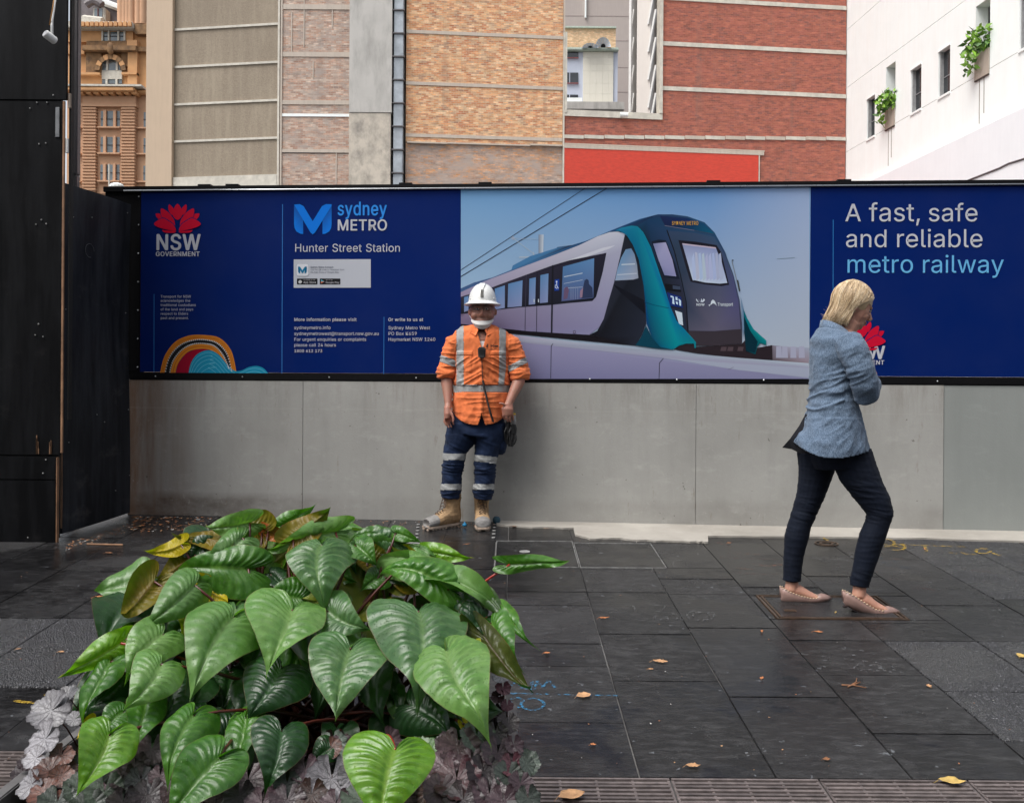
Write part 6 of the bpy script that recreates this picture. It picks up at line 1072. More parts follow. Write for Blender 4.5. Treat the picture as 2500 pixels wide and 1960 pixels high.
for lx, kx, ax_ in ((1128, 1108, 1100), (1194, 1185, 1179)): T(m, [(lx, 1030, 30, 28), (kx, 1115, 19, 20), (ax_, 1185, 9, 9)])
def man_disp(p, n):
    x, y = topx(p); d = 0
    if y < 800 and p.y < M_.d:
        for ex in (1166, 1190): d -= .011*math.exp(-(((x-ex)/7)**2+((y-757)/5)**2))
        d -= .005*math.exp(-(((x-1178)/13)**2+((y-784.5)/1.6)**2))
    return d
me = remesh(m, .0045, 3, man_disp)
lipM = skin_mat('lips', (.26, .10, .075), (.28, .1, .08)); stub = skin_mat('stubbled_skin', (.27, .145, .11), (.30, .155, .115))
bo = pieces(me, man, [], ('body', skinM, None))['body']
bo.data.materials.append(lipM); bo.data.materials.append(stub)
for p in bo.data.polygons:
    x, y = topx(p.center+wloc(bo))
    if p.center.y+wloc(bo).y < M_.d-.05:
        if 781.5 < y < 788.5 and abs(x-1178) < 11: p.material_index = 1
        elif 776 < y < 806 and abs(x-1178) < 30: p.material_index = 2
eyeM = MAT('eye_white', (.5, .46, .42), .3); irisM = MAT('iris', (.03, .02, .015), .2); browM = MAT('brow_hair', (.05, .03, .02), .9)
for ex in (1167, 1189):
    m = MB(); M_.ball(m, ex, 757, 4.6, 4, 2.5, -.112, 10); e = m.build('eye', eyeM, man, smooth=True); m = MB(); M_.ball(m, ex, 757.3, 1.8, 2, 1.9, -.121, 8); m.build('iris', irisM, e, smooth=True)
    m = MB(); T(m, [(ex-7, 750.5, 1.6, 1.2, -.118), (ex, 748.5, 1.8, 1.2, -.126), (ex+7, 750.5, 1.5, 1.2, -.118)], 8); m.build('eyebrow', browM, man, smooth=True)
# shirt
m = MB()
T(m, [(1177, 795, 27, 24, .005), (1177, 801, 46, 29, .005), (1176, 812, 64, 36), (1176, 830, 72, 41), (1176, 865, 68, 44), (1176, 905, 65, 44), (1176, 950, 68, 46), (1174, 985, 69, 47), (1172, 1015, 66, 48), (1171, 1045, 64, 48)], 28)
T(m, [(1128, 830, 20, 24), (1110, 842, 25, 26), (1099, 868, 22, 24), (1093, 898, 21.5, 23), (1091, 908, 21, 22)]); T(m, [(1091.5, 902, 22.5, 24), (1090, 912, 23.5, 25), (1089.5, 922, 21, 23)])
T(m, [(1226, 832, 20, 24), (1246, 844, 25, 26), (1258, 868, 22, 24), (1266, 898, 22, 23, -.01), (1268, 908, 22, 22, -.01)]); T(m, [(1267, 904, 23, 24, -.01), (1269.5, 914, 24, 25, -.015), (1270.5, 926, 21.5, 22, -.02)])
def inr(x, y, a, b, c, d, e=1.5): return max(0, min(1, (x-a)/e, (b-x)/e, (y-c)/e, (d-y)/e))
def shirt_disp(p, n):
    x, y = topx(p); fr = n.y < .2
    tor = abs(x-1176) < 66
    d = .0062*ridge(p, 9, 9, 5, 3)*(1 if tor else .7)+.0045*nz(p, 24, 24, 15, 7)+.0025*ridge(p, 30, 30, 16, 8)
    if not tor: d += .011*max(0, ridge(p, 7, 7, 30, 11)-.3)
    if y > 955 and tor: u = abs(x-1175); d += .010*max(0, ridge(p, 5, 5, 26, 21)-.3)*min(1, (y-955)/12)*math.exp(-u/70); d += .008*math.cos((x-1175)/5.5)*math.exp(-u/16)*min(1, (y-955)/25)
    if 940 < y < 958 and tor: d = d*.35-.003
    if tor and 870 < y < 940: d += .013*max(0, ridge(Vector((p.x+abs(p.x-M_.w(1176, 900).x)*.1, p.y, p.z+.6*abs(p.x-M_.w(1176, 900).x))), 4, 4, 22, 31)-.35)
    if fr:
        for a, b in ((1116, 1153), (1199, 1236)): d += .004*inr(x, y, a, b, 868, 909)+.007*inr(x, y, a-2, b+2, 857, 868)
        d += .004*inr(x, y, 1170.5, 1182, 846, 1040)-.004*math.exp(-((x-1181)/1.2)**2)*(y > 850)
    return d
def hem(x): 
    e = abs(x-1172)/62; return (1037-24*min(1, e)**3)-(0 if abs(x-1176) > 9 else (9-abs(x-1176))*3.2)
def vneck(p, n):
    x, y = topx(p)
    if n.y < .3 and y < 852 and abs(x-1177.5) < max(0, (852-y))*.30+.3 and p.y < M_.d: return True
    return (y > hem(x) and abs(x-1172) < 90 and y > 990) or (y < 799 and (Vector((p.x, p.y, 0))-Vector((M_.w(1177, 795).x, M_.w(1177, 795).y, 0))).length < .075)
me = remesh(m, .0046, 1, shirt_disp, vneck)
def tape(c, n):
    x, y = topx(c)
    if abs(x-1176) < 69 and 940.5 < y < 957.5 and n.z < .9: return True
    ls = 1114.5 < x < 1132 and y < 941; rs = 1219-(max(0, y-900)*.05) < x < 1235-(max(0, y-900)*.12) and y < 941
    if (ls or rs) and not (abs(x-1176) > 69): return True
    if x < 1112 and 868+(x-1080)*.38 < y < 885+(x-1080)*.38 and n.z < .9: return True
    return x > 1241 and 893-(x-1242)*.5 < y < 909-(x-1242)*.52
pieces(me, man, [('reflective_tape', reflM, tape, .0015)], ('shirt', orange, None), thick=.003)
# collar flaps, under shirt
for sx in (-1, 1):
    m = MB(); a = [(1177+sx*20, 790, .02), (1177+sx*29, 795, -.035), (1177+sx*30, 813, -.108), (1177+sx*14, 822, -.132), (1177+sx*8, 808, -.122), (1177+sx*17, 794, -.065)]
    t_ = [M_.w(*q) for q in a]; m.prism(t_, [q+Vector((0, .006, -.001)) for q in t_]); m.build('collar', orange, man, bevel=.0015)
m = MB(); T(m, [(1177, 812, 20, 23, -.005), (1177, 822, 32, 30, 0), (1177, 850, 46, 40, 0), (1177, 868, 40, 38, 0)], 20); m.build('undershirt', teeM, man, smooth=True)
for y in (864, 884, 905, 925, 948, 968, 990, 1012):
    m = MB(); M_.ball(m, 1176.5, y, 1.3, 1.2, 1.3, -(44+3)*M_.k-.0035, 8); m.build('button', MAT('button', (.3, .1, .04), .5), man, smooth=True)
# trousers
m = MB(); T(m, [(1168, 990, 58, 38), (1166, 1020, 64, 42), (1162, 1050, 70, 43), (1160, 1062, 68, 43)], 24)
T(m, [(1130, 1035, 35, 38), (1124, 1068, 37, 38), (1111, 1100, 28, 31), (1108, 1122, 26, 29, -.01), (1104, 1149, 23, 26), (1103, 1179, 23, 25), (1100, 1196, 24, 25), (1100, 1206, 22, 23), (1100, 1216, 20, 21)], 18)
T(m, [(1194, 1035, 40, 40), (1196, 1068, 38, 38), (1189, 1100, 29, 32), (1184.5, 1122, 25.5, 30, -.01), (1184.5, 1149, 24.5, 27), (1182.5, 1179, 24, 26), (1179.5, 1196, 25, 26), (1179.5, 1206, 22, 23), (1179, 1218, 20, 21)], 18)
M_.ball(m, 1222, 1084, 14, 22, 27, .01)
def tr_disp(p, n):
    x, y = topx(p); d = .005*ridge(p, 7, 7, 9, 5)+.0035*nz(p, 22, 22, 22)
    for c, w_ in ((1204, 14), (1135, 12), (1152, 10)): d += .012*max(0, ridge(p, 6, 6, 48, 9)-.35)*math.exp(-((y-c)/w_)**2)
    d += .007*max(0, ridge(Vector((p.x, p.y, p.z+p.x*.5)), 5, 5, 20, 3)-.45)*(y > 1060)
    return d
me = remesh(m, .0055, 2, tr_disp)
def ttape(c, n):
    x, y = topx(c); lf = x < 1146
    if lf: return 1106+(x-1084)*.02 < y < 1123 or 1181 < y < 1196
    return 1110+(x-1163)*.12 < y < 1126+(x-1163)*.12 or 1181 < y < 1195
pieces(me, man, [('reflective_tape#%d' % i, reflM, (lambda c, n, i=i: ttape(c, n) and (topx(c)[0] < 1146) == (i % 2 == 0) and (topx(c)[1] < 1150) == (i < 2)), .0015) for i in range(4)], ('trousers', navyC, None))
# boots
def boot(parent, heel, toe, L_=.315, hgt=.235):
    f_ = Vector((toe.x-heel.x, toe.y-heel.y, 0)).normalized(); l_ = Vector((-f_.y, f_.x, 0)); o = heel.copy()
    def q(x, y, z): p = o+f_*x+l_*y; return Vector((p.x, p.y, gz(p.x, p.y)+.005+z))
    def ring(x, wd, z0, z1, n=14): return [q(x, wd*math.cos(2*math.pi*i/n), (z0+z1)/2+(z1-z0)/2*math.sin(2*math.pi*i/n)) for i in range(n)]
    m = MB(); secs = [(0.0, .02, .03, .09), (.012, .042, .02, .13), (.05, .05, .015, .15), (.1, .05, .015, .15), (.15, .053, .015, .125), (.2, .058, .015, .10), (.25, .058, .012, .09), (.29, .048, .012, .078), (L_-.005, .02, .02, .05)]
    m.rings([ring(*s_) for s_ in secs])
    m.tube([q(.055, 0, .08), q(.06, 0, .15), (q(.062, 0, .2)), q(.062, 0, hgt)], [(.064, .052), (.060, .053), (.064, .058), (.068, .062)], 16, up=f_)
    me = remesh(m, .0045, 2, lambda p, n: .0018*nz(p, 60, 60, 40)+.003*max(0, ridge(p, 18, 18, 45, 2)-.5))
    g = pieces(me, parent, [('toe_cap', bootG, lambda c, n: (c-o).dot(f_) > L_-.068, .0012)], ('boot', bootM, None)); bt = g['boot']; g['toe_cap'].parent = bt; g['toe_cap'].location = -Vector(bt.location)
    m = MB(); outl = [(-.006, 0), (0, .03), (.03, .043), (.09, .043), (.15, .05), (.22, .058), (.27, .056), (.3, .042), (L_+.004, .018)]; pts = outl+[(x, -y) for x, y in reversed(outl[1:])]+[]
    top = [q(x, y, .026) for x, y in pts]; bot = [q(x, y, .008) for x, y in pts]; m.prism(top, bot); s_ = m.build('sole', soleM, bt, bevel=.004)
    for i in range(11):
        x = .0+i*.028
        if .085 < x < .125: continue
        for sd in (-1, 1):
            wd = .042 if x < .13 else .054; wd = .04 if x > .27 else wd-.004
            m = MB(); m.box(x, x+.016, min(sd*.015, sd*wd), max(sd*.015, sd*wd), -.001, .0085, fn=q); m.build('sole_lug', soleM, bt)
    for i in range(6):
        x, z = ((.192, .107), (.174, .118), (.156, .133), (.142, .152), (.134, .175), (.133, .2))[i]
        m = MB(); pts = [q(x+.004, -.024, z-.006), q(x+.012, 0, z+.006+.004), q(x+.0, .024, z-.004)]; m.tube(pts, .003, 6); m.build('lace', laceM, bt, smooth=True)
    m = MB(); b0 = q(.135, 0, .205)
    for sd in (-1, 1): m.tube([b0, q(.134, sd*.02, .2), q(.14, sd*.032, .17), q(.15, sd*.03, .14)], .0028, 6)
    m.tube([b0, q(.142, .01, .155), q(.165, .02, .122)], .0028, 6); m.build('lace_bow', laceM, bt, smooth=True)
    m = MB(); m.tube([q(-.002, 0, .215), q(-.016, 0, .2), q(-.006, 0, .185)], .005, 6); m.build('pull_tab', laceM, bt, smooth=True)
    return bt
H1, T1 = G(1121, 1283), G(1046, 1294); H2, T2 = G(1174, 1279), G(1180, 1299)
boot(man, H1, T1, .275); boot(man, H2+Vector((0, .03, 0)), T2, .305)
# hard hat
m = MB(); hc = M_.w(1178, 738, -.01); k = M_.k
rs = []
for i in range(10):
    a = i/9*math.pi/2; rs.append([hc+Vector((34*k*math.cos(a)*math.cos(t), 41*k*math.cos(a)*math.sin(t), 45*k*math.sin(a)*(1+.02*math.cos(2*t)))) for t in [2*math.pi*j/36 for j in range(36)]])
rs = rs[:-1]+[[hc+Vector((.001*math.cos(t), .001*math.sin(t), 45*k)) for t in [2*math.pi*j/36 for j in range(36)]]]
brim = lambda e, z, fz: [hc+Vector(((34+e)*k*math.cos(t), (41+e*1.1+(6 if math.sin(t) < -.3 else 0)*(e > 3)*abs(math.sin(t)))*k*math.sin(t), z*k-fz*k*(math.sin(t)**2))) for t in [2*math.pi*j/36 for j in range(36)]]
m.rings([brim(10.5, -7.5, 1), brim(11, -6.2, 1), brim(5, -3, .5), brim(.2, 1, 0)]+rs[1:], caps=True)
m.add([*brim(10.4, -7.6, 1)], []); m.build('helmet', hatM, man, smooth=True, auto=50); hat = COL.objects[-1] if False else bpy.data.objects['helmet']
m = MB(); m.rings([brim(10.3, -7.7, 1), brim(3, -5, 1), brim(-1, -1, 0)], caps=False); m.build('brim_underside', hatM, hat, smooth=True)
m = MB(); rid = [hc+Vector((0, -41*k*math.cos(a)*1.01, 45*k*math.sin(a)*1.02+.001)) for a in [math.pi*(.18+.64*i/12) for i in range(13)]]; m.tube(rid, [(7*k*min(1, .25+.25*min(i, 12-i)), .0016) for i in range(13)], 10, up=(1, 0, 0)); m.build('helmet_ridge', hatM, hat, smooth=True)
m = MB(); m.box(hc.x-3.6*k, hc.x+3.6*k, hc.y-43*k, hc.y-36*k, hc.z+8*k, hc.z+27*k, fn=lambda x, y, z: (x, y+41*k*(1-math.sqrt(max(0, 1-((z-hc.z)/(45*k))**2))), z)); m.build('lamp_bracket', MAT('scuffed_dark_bracket', (.1, .095, .085), .6, .6, 60), hat, bevel=.002)
for sx in (-1, 1): m = MB(); M_.ball(m, 1178+sx*26, 731, 5, 4, 2, -.075); m.build('rain_slot', hatM, hat, smooth=True)
# face mask pulled under the chin, safety glasses
m = MB(); rs = []
for i in range(15):
    a = R(-88+176*i/14); cx_, sy = math.sin(a), math.cos(a); yt, yb = 777+9*sy+2*abs(cx_), 785+21*sy; dy = -.045-.075*sy
    rs.append([M_.w(1178+25.5*cx_, yt, dy), M_.w(1178+27.5*cx_, (yt+yb)/2, dy-.012*sy), M_.w(1178+24*cx_, yb, dy+.006), M_.w(1178+22*cx_, yb-1, dy+.012), M_.w(1178+24*cx_, yt+1, dy+.012)])
m.rings(rs); m.build('face_mask', maskM, man, smooth=True, auto=50)
for sx in (-1, 1): m = MB(); m.tube([M_.w(1178+sx*25.5, 780, -.045), M_.w(1178+sx*31, 772, -.02), M_.w(1178+sx*34, 764, .012)], .0018, 6); m.build('mask_loop', maskM, man, smooth=True)
gl = NB('clear_safety_lens'); gl.set(Base_Color=(.1, .1, .1), Roughness=.08, Alpha=.14); gl = gl.m
m = MB(); rs = []
for i in range(15):
    a = R(-72+144*i/14); cx_, sy = math.sin(a), math.cos(a); b0 = 5.5 if abs(i-7) > .5 else 3; dy = -.036-.104*sy
    rs.append([M_.w(1178+31*cx_, 755-b0, dy), M_.w(1178+31*cx_, 756+b0, dy+.002), M_.w(1178+31*cx_, 756+b0, dy+.004), M_.w(1178+31*cx_, 755-b0, dy+.002)])
m.rings(rs); o = m.build('safety_glasses', gl, man, smooth=True, auto=50)
m = MB(); m.tube([M_.w(1178+31*math.sin(R(-72+144*i/14)), 750, -.036-.106*math.cos(R(-72+144*i/14))) for i in range(15)], .0022, 6); m.build('glasses_frame', MAT('dark_plastic', (.03, .03, .035), .3), o, smooth=True)
# chest print, laid on the cloth
sh = bpy.data.objects['shirt']; bv = BVHTree.FromPolygons([v.co+wloc(sh) for v in sh.data.vertices], [tuple(p.vertices) for p in sh.data.polygons])
def onsh(x, y, lift=.002): r = ray(x, y).normalized(); h = bv.ray_cast(Vector((0, 0, EYE)), r); return (h[0] if h[0] else M_.w(x, y, -.13))-r*lift
m = MB()
for pts in ([(1186, 847.5), (1190, 839), (1192, 839), (1191, 847.5)], [(1198, 841), (1200, 841), (1200, 847), (1198, 847)], [(1200, 843.2), (1203, 843.2), (1203, 844.8), (1200, 844.8)], [(1203, 841), (1205, 841), (1205, 847), (1203, 847)], [(1207, 843), (1216, 843), (1216, 846.5), (1207, 846.5)], [(1187, 850.5), (1214, 850.5), (1214, 851.5), (1187, 851.5)], [(1192, 852.8), (1206, 852.8), (1206, 853.6), (1192, 853.6)]): m.add([onsh(*q) for q in pts], [(0, 1, 2, 3)])
m.build('chest_print', MAT('dark_print', (.07, .03, .02), .8), man)
# shoulder microphone, its cord, gloves on the belt
rm = thing('radio_microphone', 'black shoulder radio microphone with coiled cord hanging on the orange shirt', 'radio', M_.w(1178, 864, -.16))
m = MB(); m.box(-.030, .030, -.012, .012, -.042, .040, fn=lambda x, y, z: tuple(M_.w(1178, 863, -.168)+Vector((x*(1-.18*max(0, -z/.04)), y, z)))); m.build('housing', MAT('grey_black_plastic', (.035, .037, .038), .55, .3, 80, .3), rm, bevel=.009, smooth=True, auto=60)
for i in range(5): m = MB(); m.box(-.018, .018, -.0145, -.0118, -.012+i*.008, -.0085+i*.008, fn=lambda x, y, z: tuple(M_.w(1178, 863, -.168)+Vector((x, y, z)))); m.build('speaker_slot', rubber, rm)
cp = [(1178, 877, -.16), (1179, 900, -.16), (1180, 926, -.16), (1184, 948, -.165), (1190, 972, -.17), (1198, 1004, -.17), (1205, 1028, -.15)]
def crv(t):
    i = min(int(t*(len(cp)-1)), len(cp)-2); u = t*(len(cp)-1)-i; a, b = cp[i], cp[i+1]; return M_.w(*[a[j]+(b[j]-a[j])*u for j in range(3)])
m = MB(); m.tube([crv(i/20*.36) for i in range(21)], .003, 6); m.build('cord', rubber, rm, smooth=True)
m = MB(); pts = []
for i in range(420): t = .36+.64*i/419; a = i*.75; pts.append(crv(t)+Vector((math.cos(a)*.0065, math.sin(a)*.0065, 0)))
m.tube(pts, .0028, 5); m.build('coiled_cord', rubber, rm, smooth=True)
gv = thing('work_gloves', 'black work gloves with yellow cuffs hanging at the worker\'s hip', 'gloves', M_.w(1246, 1030, -.06)); gM = MAT('glove_grey', (.33, .33, .33), .7); yM = MAT('glove_yellow', (.75, .5, .03), .6)
for i, (x0, dy) in enumerate(((1242, -.05), (1253, -.075))):
    m = MB(); T(m, [(x0, 1012, 5, 4, dy), (x0+1, 1026, 6, 5, dy), (x0, 1036, 7, 5, dy)], 12); g1 = m.build('glove_cuff', gM if i else rubber, gv, smooth=True)
    m = MB(); T(m, [(x0, 1008, 5.5, 4.6, dy), (x0, 1012, 6.2, 4.8, dy)], 12); m.build('cuff_hem', yM if i else rubber, gv, smooth=True)
    m = MB(); T(m, [(x0, 1032, 6, 5, dy), (x0-1+i*2, 1046, 8.5, 5.5, dy), (x0, 1058, 7.5, 5, dy)], 12)
    for j, fx in enumerate((-7.5, -3, 2, 6.5)): T(m, [(x0+fx*.55, 1052, 2.6, 3, dy), (x0+fx*1.15, 1070, 2.4, 2.8, dy-.01*(j % 2)), (x0+fx*.8+(3 if i == 0 else -3), 1091-abs(j-1.5)*5, 2, 2.2, dy)], 8)
    T(m, [(x0-5, 1040, 2.6, 3, dy), (x0-10, 1054, 2.4, 2.8, dy-.02), (x0-9, 1066, 1.8, 2, dy-.02)], 8)
    me = remesh(m, .0036, 1); pieces(me, gv, [], ('glove_hand', rubber, None))
# ---------------------------------------------------------------- the walking woman
W_ = Fig(4.98); k = W_.k; T = W_.tube
wom = thing('person', 'woman in blue linen blazer, dark jeans and studded flats walking past', 'person', G(2045, 1488))
linen = cloth_mat('blue_linen', (.055, .09, .145), .3, .9, 700, .12, (.25, .33, .44), .62, (1, 1, .3)); jeans = cloth_mat('dark_denim', (.004, .0075, .018), .3, .8, 900, .02); lining = cloth_mat('dark_lining', (.015, .015, .02))
hairM = NB('blonde_hair'); hv = hairM.pos((1, 1, 1)); at = hairM('Attribute', {'attribute_name': 'Col'}).outputs['Color']; hairM.set(Base_Color=at, Roughness=.42, Specular_IOR_Level=.5, Sheen_Weight=.1); hairM = hairM.m
m = MB(); tilt = Matrix.Rotation(R(24), 3, 'Y')
def hp(x, z, y=0): 
    """head-local px: x forward (screen right), z up -> world"""
    v = tilt @ Vector((x*k, y*k, z*k)); return W_.w(2084, 746, 0)+v
def hb(m, x, z, rx, ry, rz, y=0, n=14): m.ball(hp(x, z, y), (rx*k, ry*k, rz*k), n, M=tilt)
hb(m, -4, 8, 46, 35, 44); hb(m, 16, -6, 28, 29, 42); hb(m, 22, -34, 19, 20, 16); hb(m, 33, -42, 9, 10, 8); hb(m, 8, -30, 22, 24, 16)
m.tube([hp(39, 4), hp(45, -6), hp(52, -16)], [4*k, 5*k, 6*k], 8); hb(m, 49, -17, 5, 7, 4.5); hb(m, 42, -27, 5.5, 9, 3.2); hb(m, 41, -32.5, 5.5, 8, 3.4)
hb(m, 36, 8, 7, 22, 6); hb(m, 30, -16, 10, 9, 9, -15); hb(m, -4, -8, 7, 4, 11, -33)
T(m, [(2078, 785, 24, 24, 0), (2066, 805, 24, 24, 0), (2052, 830, 32, 40, 0)])
T(m, [(2045, 845, 38, 60), (2035, 900, 40, 58), (2030, 960, 38, 56), (2030, 1030, 44, 56), (2035, 1080, 44, 56)], up=(1, 0, 0))
# legs: near (her right) forward, far (left) behind
T(m, [(2055, 1090, 34, 30, -.04), (2103, 1200, 28, 28, -.08), (2126, 1250, 22, 22, -.09), (2110, 1310, 22, 22, -.09), (2090, 1390, 17, 17, -.09), (2084, 1420, 15, 15, -.09), (2081, 1446, 16, 17, -.09)])
T(m, [(2015, 1090, 34, 30, .05), (1998, 1200, 26, 28, .09), (1978, 1265, 22, 22, .1), (1958, 1320, 22, 22, .1), (1948, 1400, 18, 19, .1), (1948, 1425, 15, 15, .1), (1945, 1450, 16, 17, .1)])
# feet
m.tube([W_.w(2072, 1452, -.09), W_.w(2095, 1454, -.09), W_.w(2120, 1470, -.09), W_.w(2145, 1478, -.09), W_.w(2165, 1484, -.09)], [(12*k, 14*k), (17*k, 16*k), (12*k, 18*k), (7*k, 18*k), (4*k, 9*k)], 12, up=(0, 0, 1))
m.tube([W_.w(1936, 1456, .1), W_.w(1960, 1450, .1), W_.w(1985, 1462, .1), W_.w(2010, 1470, .1), W_.w(2030, 1472, .1)], [(12*k, 14*k), (17*k, 16*k), (12*k, 18*k), (7*k, 17*k), (4*k, 9*k)], 12, up=(0, 0, 1))
# forearms and hands crossed in front
T(m, [(2052, 850, 19, 20, -.17), (2072, 910, 18, 19, -.19), (2090, 968, 17, 17, -.16), (2108, 946, 15, 15, -.10), (2120, 930, 11, 12, -.05), (2126, 924, 11, 13, -.02)]); T(m, [(2122, 926, 11, 14, -.04), (2131, 918, 10, 16, 0), (2136, 914, 8, 14, .03)])
T(m, [(2050, 850, 19, 20, .15), (2075, 920, 18, 19, .16), (2100, 968, 16, 16, .13), (2118, 950, 13, 13, .06), (2124, 944, 9, 11, .03)]); T(m, [(2122, 946, 10, 12, .04), (2112, 944, 10, 14, -.02), (2104, 940, 8, 13, -.06)])
fingers(m, [[(2134, 914, .02), (2141, 918, .05), (2140, 926, .07)], [(2132, 918, .03), (2139, 924, .06), (2137, 932, .075)], [(2130, 922, .03), (2137, 930, .06), (2134, 938, .07)], [(2128, 926, .03), (2134, 935, .055), (2131, 942, .06)], [(2126, 914, -.02), (2134, 907, .0), (2141, 906, .02)],
   [(2104, 936, -.06), (2096, 936, -.085), (2089, 940, -.09)], [(2104, 942, -.06), (2096, 944, -.085), (2088, 947, -.09)], [(2105, 948, -.05), (2098, 951, -.075), (2091, 953, -.08)], [(2107, 953, -.04), (2101, 957, -.06), (2095, 959, -.065)], [(2112, 936, -.03), (2108, 928, -.05), (2103, 924, -.06)]], W_, .0075)
def w_disp(p, n):
    d = 0; q = tilt.inverted() @ (p-W_.w(2084, 746, 0)); x, y, z = q.x/k, q.y/k, q.z/k
    if z > -60:
        for s_ in (-1, 1): d -= .006*math.exp(-(((x-39)/6)**2+((y-s_*14)/8)**2+((z-1)/4.5)**2))
        d -= .003*math.exp(-(((x-44)/6)**2+((z+29.8)/1.2)**2))
    return d
me = remesh(m, .0042, 3, w_disp); wb = pieces(me, wom, [], ('body', skinF, None))['body']; wb.data.materials.append(skin_mat('lips_pink', (.40, .15, .12), (.42, .15, .12)))
for p in wb.data.polygons:
    q = tilt.inverted() @ (p.center+wloc(wb)-W_.w(2084, 746, 0)); 
    if q.x/k > 41 and -35.5 < q.z/k < -24.5: p.material_index = 1
m = MB(); hb(m, 36.5, 1, 4.5, 5, 2.6, -14, 10); e = m.build('eye', eyeM, wom, smooth=True); m = MB(); hb(m, 40, .5, 1.6, 2, 2, -14.5, 8); m.build('iris', irisM, e, smooth=True)
m = MB(); m.tube([hp(42, 9, -8), hp(39, 10, -15), hp(33, 9, -22)], [(1.3*k, 1*k)]*3, 6); m.build('eyebrow', MAT('fair_brow', (.2, .12, .06), .9), wom, smooth=True)
m = MB(); m.tube([hp(42, 3, -10), hp(40, 3.6, -15), hp(36, 2.6, -19)], .9*k, 6); m.build('eyelashes', browM, wom, smooth=True)
# jeans
m = MB(); T(m, [(2036, 1040, 56, 66, 0), (2038, 1085, 62, 72, 0), (2040, 1120, 62, 72, 0), (2042, 1140, 54, 66, 0)], 20)
T(m, [(2068, 1110, 50, 42, -.06), (2083, 1150, 47, 40, -.07), (2104, 1190, 40, 36, -.08), (2123, 1222, 35, 32, -.09), (2132, 1248, 31, 30, -.09), (2125, 1275, 28, 29, -.09), (2113, 1305, 30, 29, -.09), (2102, 1340, 28, 27, -.09), (2091, 1385, 24, 24, -.09), (2084, 1412, 22, 22, -.09), (2083, 1421, 22, 22, -.09)], 20)
T(m, [(2008, 1110, 52, 44, .07), (2003, 1160, 41, 38, .08), (1993, 1210, 34, 34, .09), (1978, 1255, 29, 30, .1), (1967, 1285, 28, 29, .1), (1958, 1320, 29, 29, .1), (1951, 1365, 24, 24, .1), (1948, 1405, 22, 22, .1), (1947, 1426, 22, 22, .1)], 20)
def j_disp(p, n):
    x, y = topx(p); d = .0015*nz(p, 14, 14, 14)
    for c, cx_, w_ in ((1258, 2130, 22), (1250, 1975, 30), (1408, 2085, 14), (1415, 1948, 12), (1195, 2100, 26)): d += .0075*max(0, ridge(Vector((p.x, p.y, p.z+.25*p.x)), 5, 5, 42, c)-.4)*math.exp(-((y-c)/w_)**2)*math.exp(-((x-cx_)/60)**2)
    d += .003*max(0, ridge(p, 4, 4, 30, 77)-.5); return d
me = remesh(m, .005, 2, j_disp); pieces(me, wom, [], ('jeans', jeans, None))
# blazer
m = MB()
T(m, [(2048, 808, 30, 40, 0), (2043, 818, 44, 62, 0), (2038, 836, 54, 78, 0), (2036, 870, 54, 74, 0), (2036, 915, 53, 70, 0), (2034, 960, 51, 68, 0), (2035, 1000, 57, 74, 0), (2036, 1045, 68, 82, 0), (2031, 1085, 85, 88, 0), (2029, 1112, 88, 90, 0), (2029, 1135, 88, 90, 0)], 30)
T(m, [(2046, 838, 31, 34, -.14), (2053, 862, 33, 33, -.185), (2066, 905, 30, 30, -.205), (2079, 940, 28, 29, -.195), (2086, 962, 28, 28, -.165), (2097, 958, 25, 25, -.13), (2110, 942, 22, 22, -.08), (2116, 936, 21, 22, -.055)], 18)
T(m, [(2042, 840, 30, 32, .13), (2056, 880, 30, 31, .17), (2080, 940, 27, 28, .165), (2104, 962, 25, 25, .12), (2120, 956, 23, 24, .07), (2136, 950, 25, 27, .05)], 18)
m.tube([W_.w(2016, 792, 0), W_.w(2034, 806, 0), W_.w(2062, 824, 0)], [(12*k, 30*k), (15*k, 36*k), (12*k, 38*k)], 14, up=(0, 0, 1))
def b_disp(p, n):
    x, y = topx(p); d = .005*ridge(Vector((p.x, p.y, p.z+.5*p.x)), 6, 6, 9, 5)+.002*nz(p, 26, 26, 20)+.0025*ridge(Vector((p.x, p.y, p.z-.6*p.x)), 14, 14, 22, 55)
    el = math.exp(-(((x-2062)/45)**2+((y-930)/50)**2)); d += .016*el*max(0, ridge(Vector((p.x, p.y, p.z-.35*p.x)), 5, 5, 26, 15)-.3)
    if x < 2060: d += .017*math.exp(-((y-985)/60)**2)*max(0, ridge(Vector((p.x, p.y, p.z-.5*p.x)), 5, 5, 20, 40)-.35)
    if y > 1020: d += .008*max(0, ridge(Vector((p.x*1.0, p.y, p.z*.6+p.x*.3)), 12, 8, 14, 60)-.3)
    d += .003*max(0, ridge(p, 8, 8, 24, 90)-.5)*(y < 1000)
    return d
def hemw(x): return 1119-((x-2035)/95)**2*(22 if x > 2035 else 38)
def b_cut(p, n):
    x, y = topx(p)
    if y > hemw(x) and y > 1060: return True
    if x < 1990 and y > 1018 and p.y < W_.d+.02 and (x-1970) < (y-1018)*-.48+1: return True   # open rear vent
    if x > 2110 and p.y < W_.d+.0 and False: return True
    c = W_.w(2118, 934, -.05); 
    if (p-c).length < .048 and n.dot(Vector((.6, .75, .25))) > .75: return True
    return False
me = remesh(m, .005, 1, b_disp, b_cut); pieces(me, wom, [], ('blazer', linen, None), thick=.003)
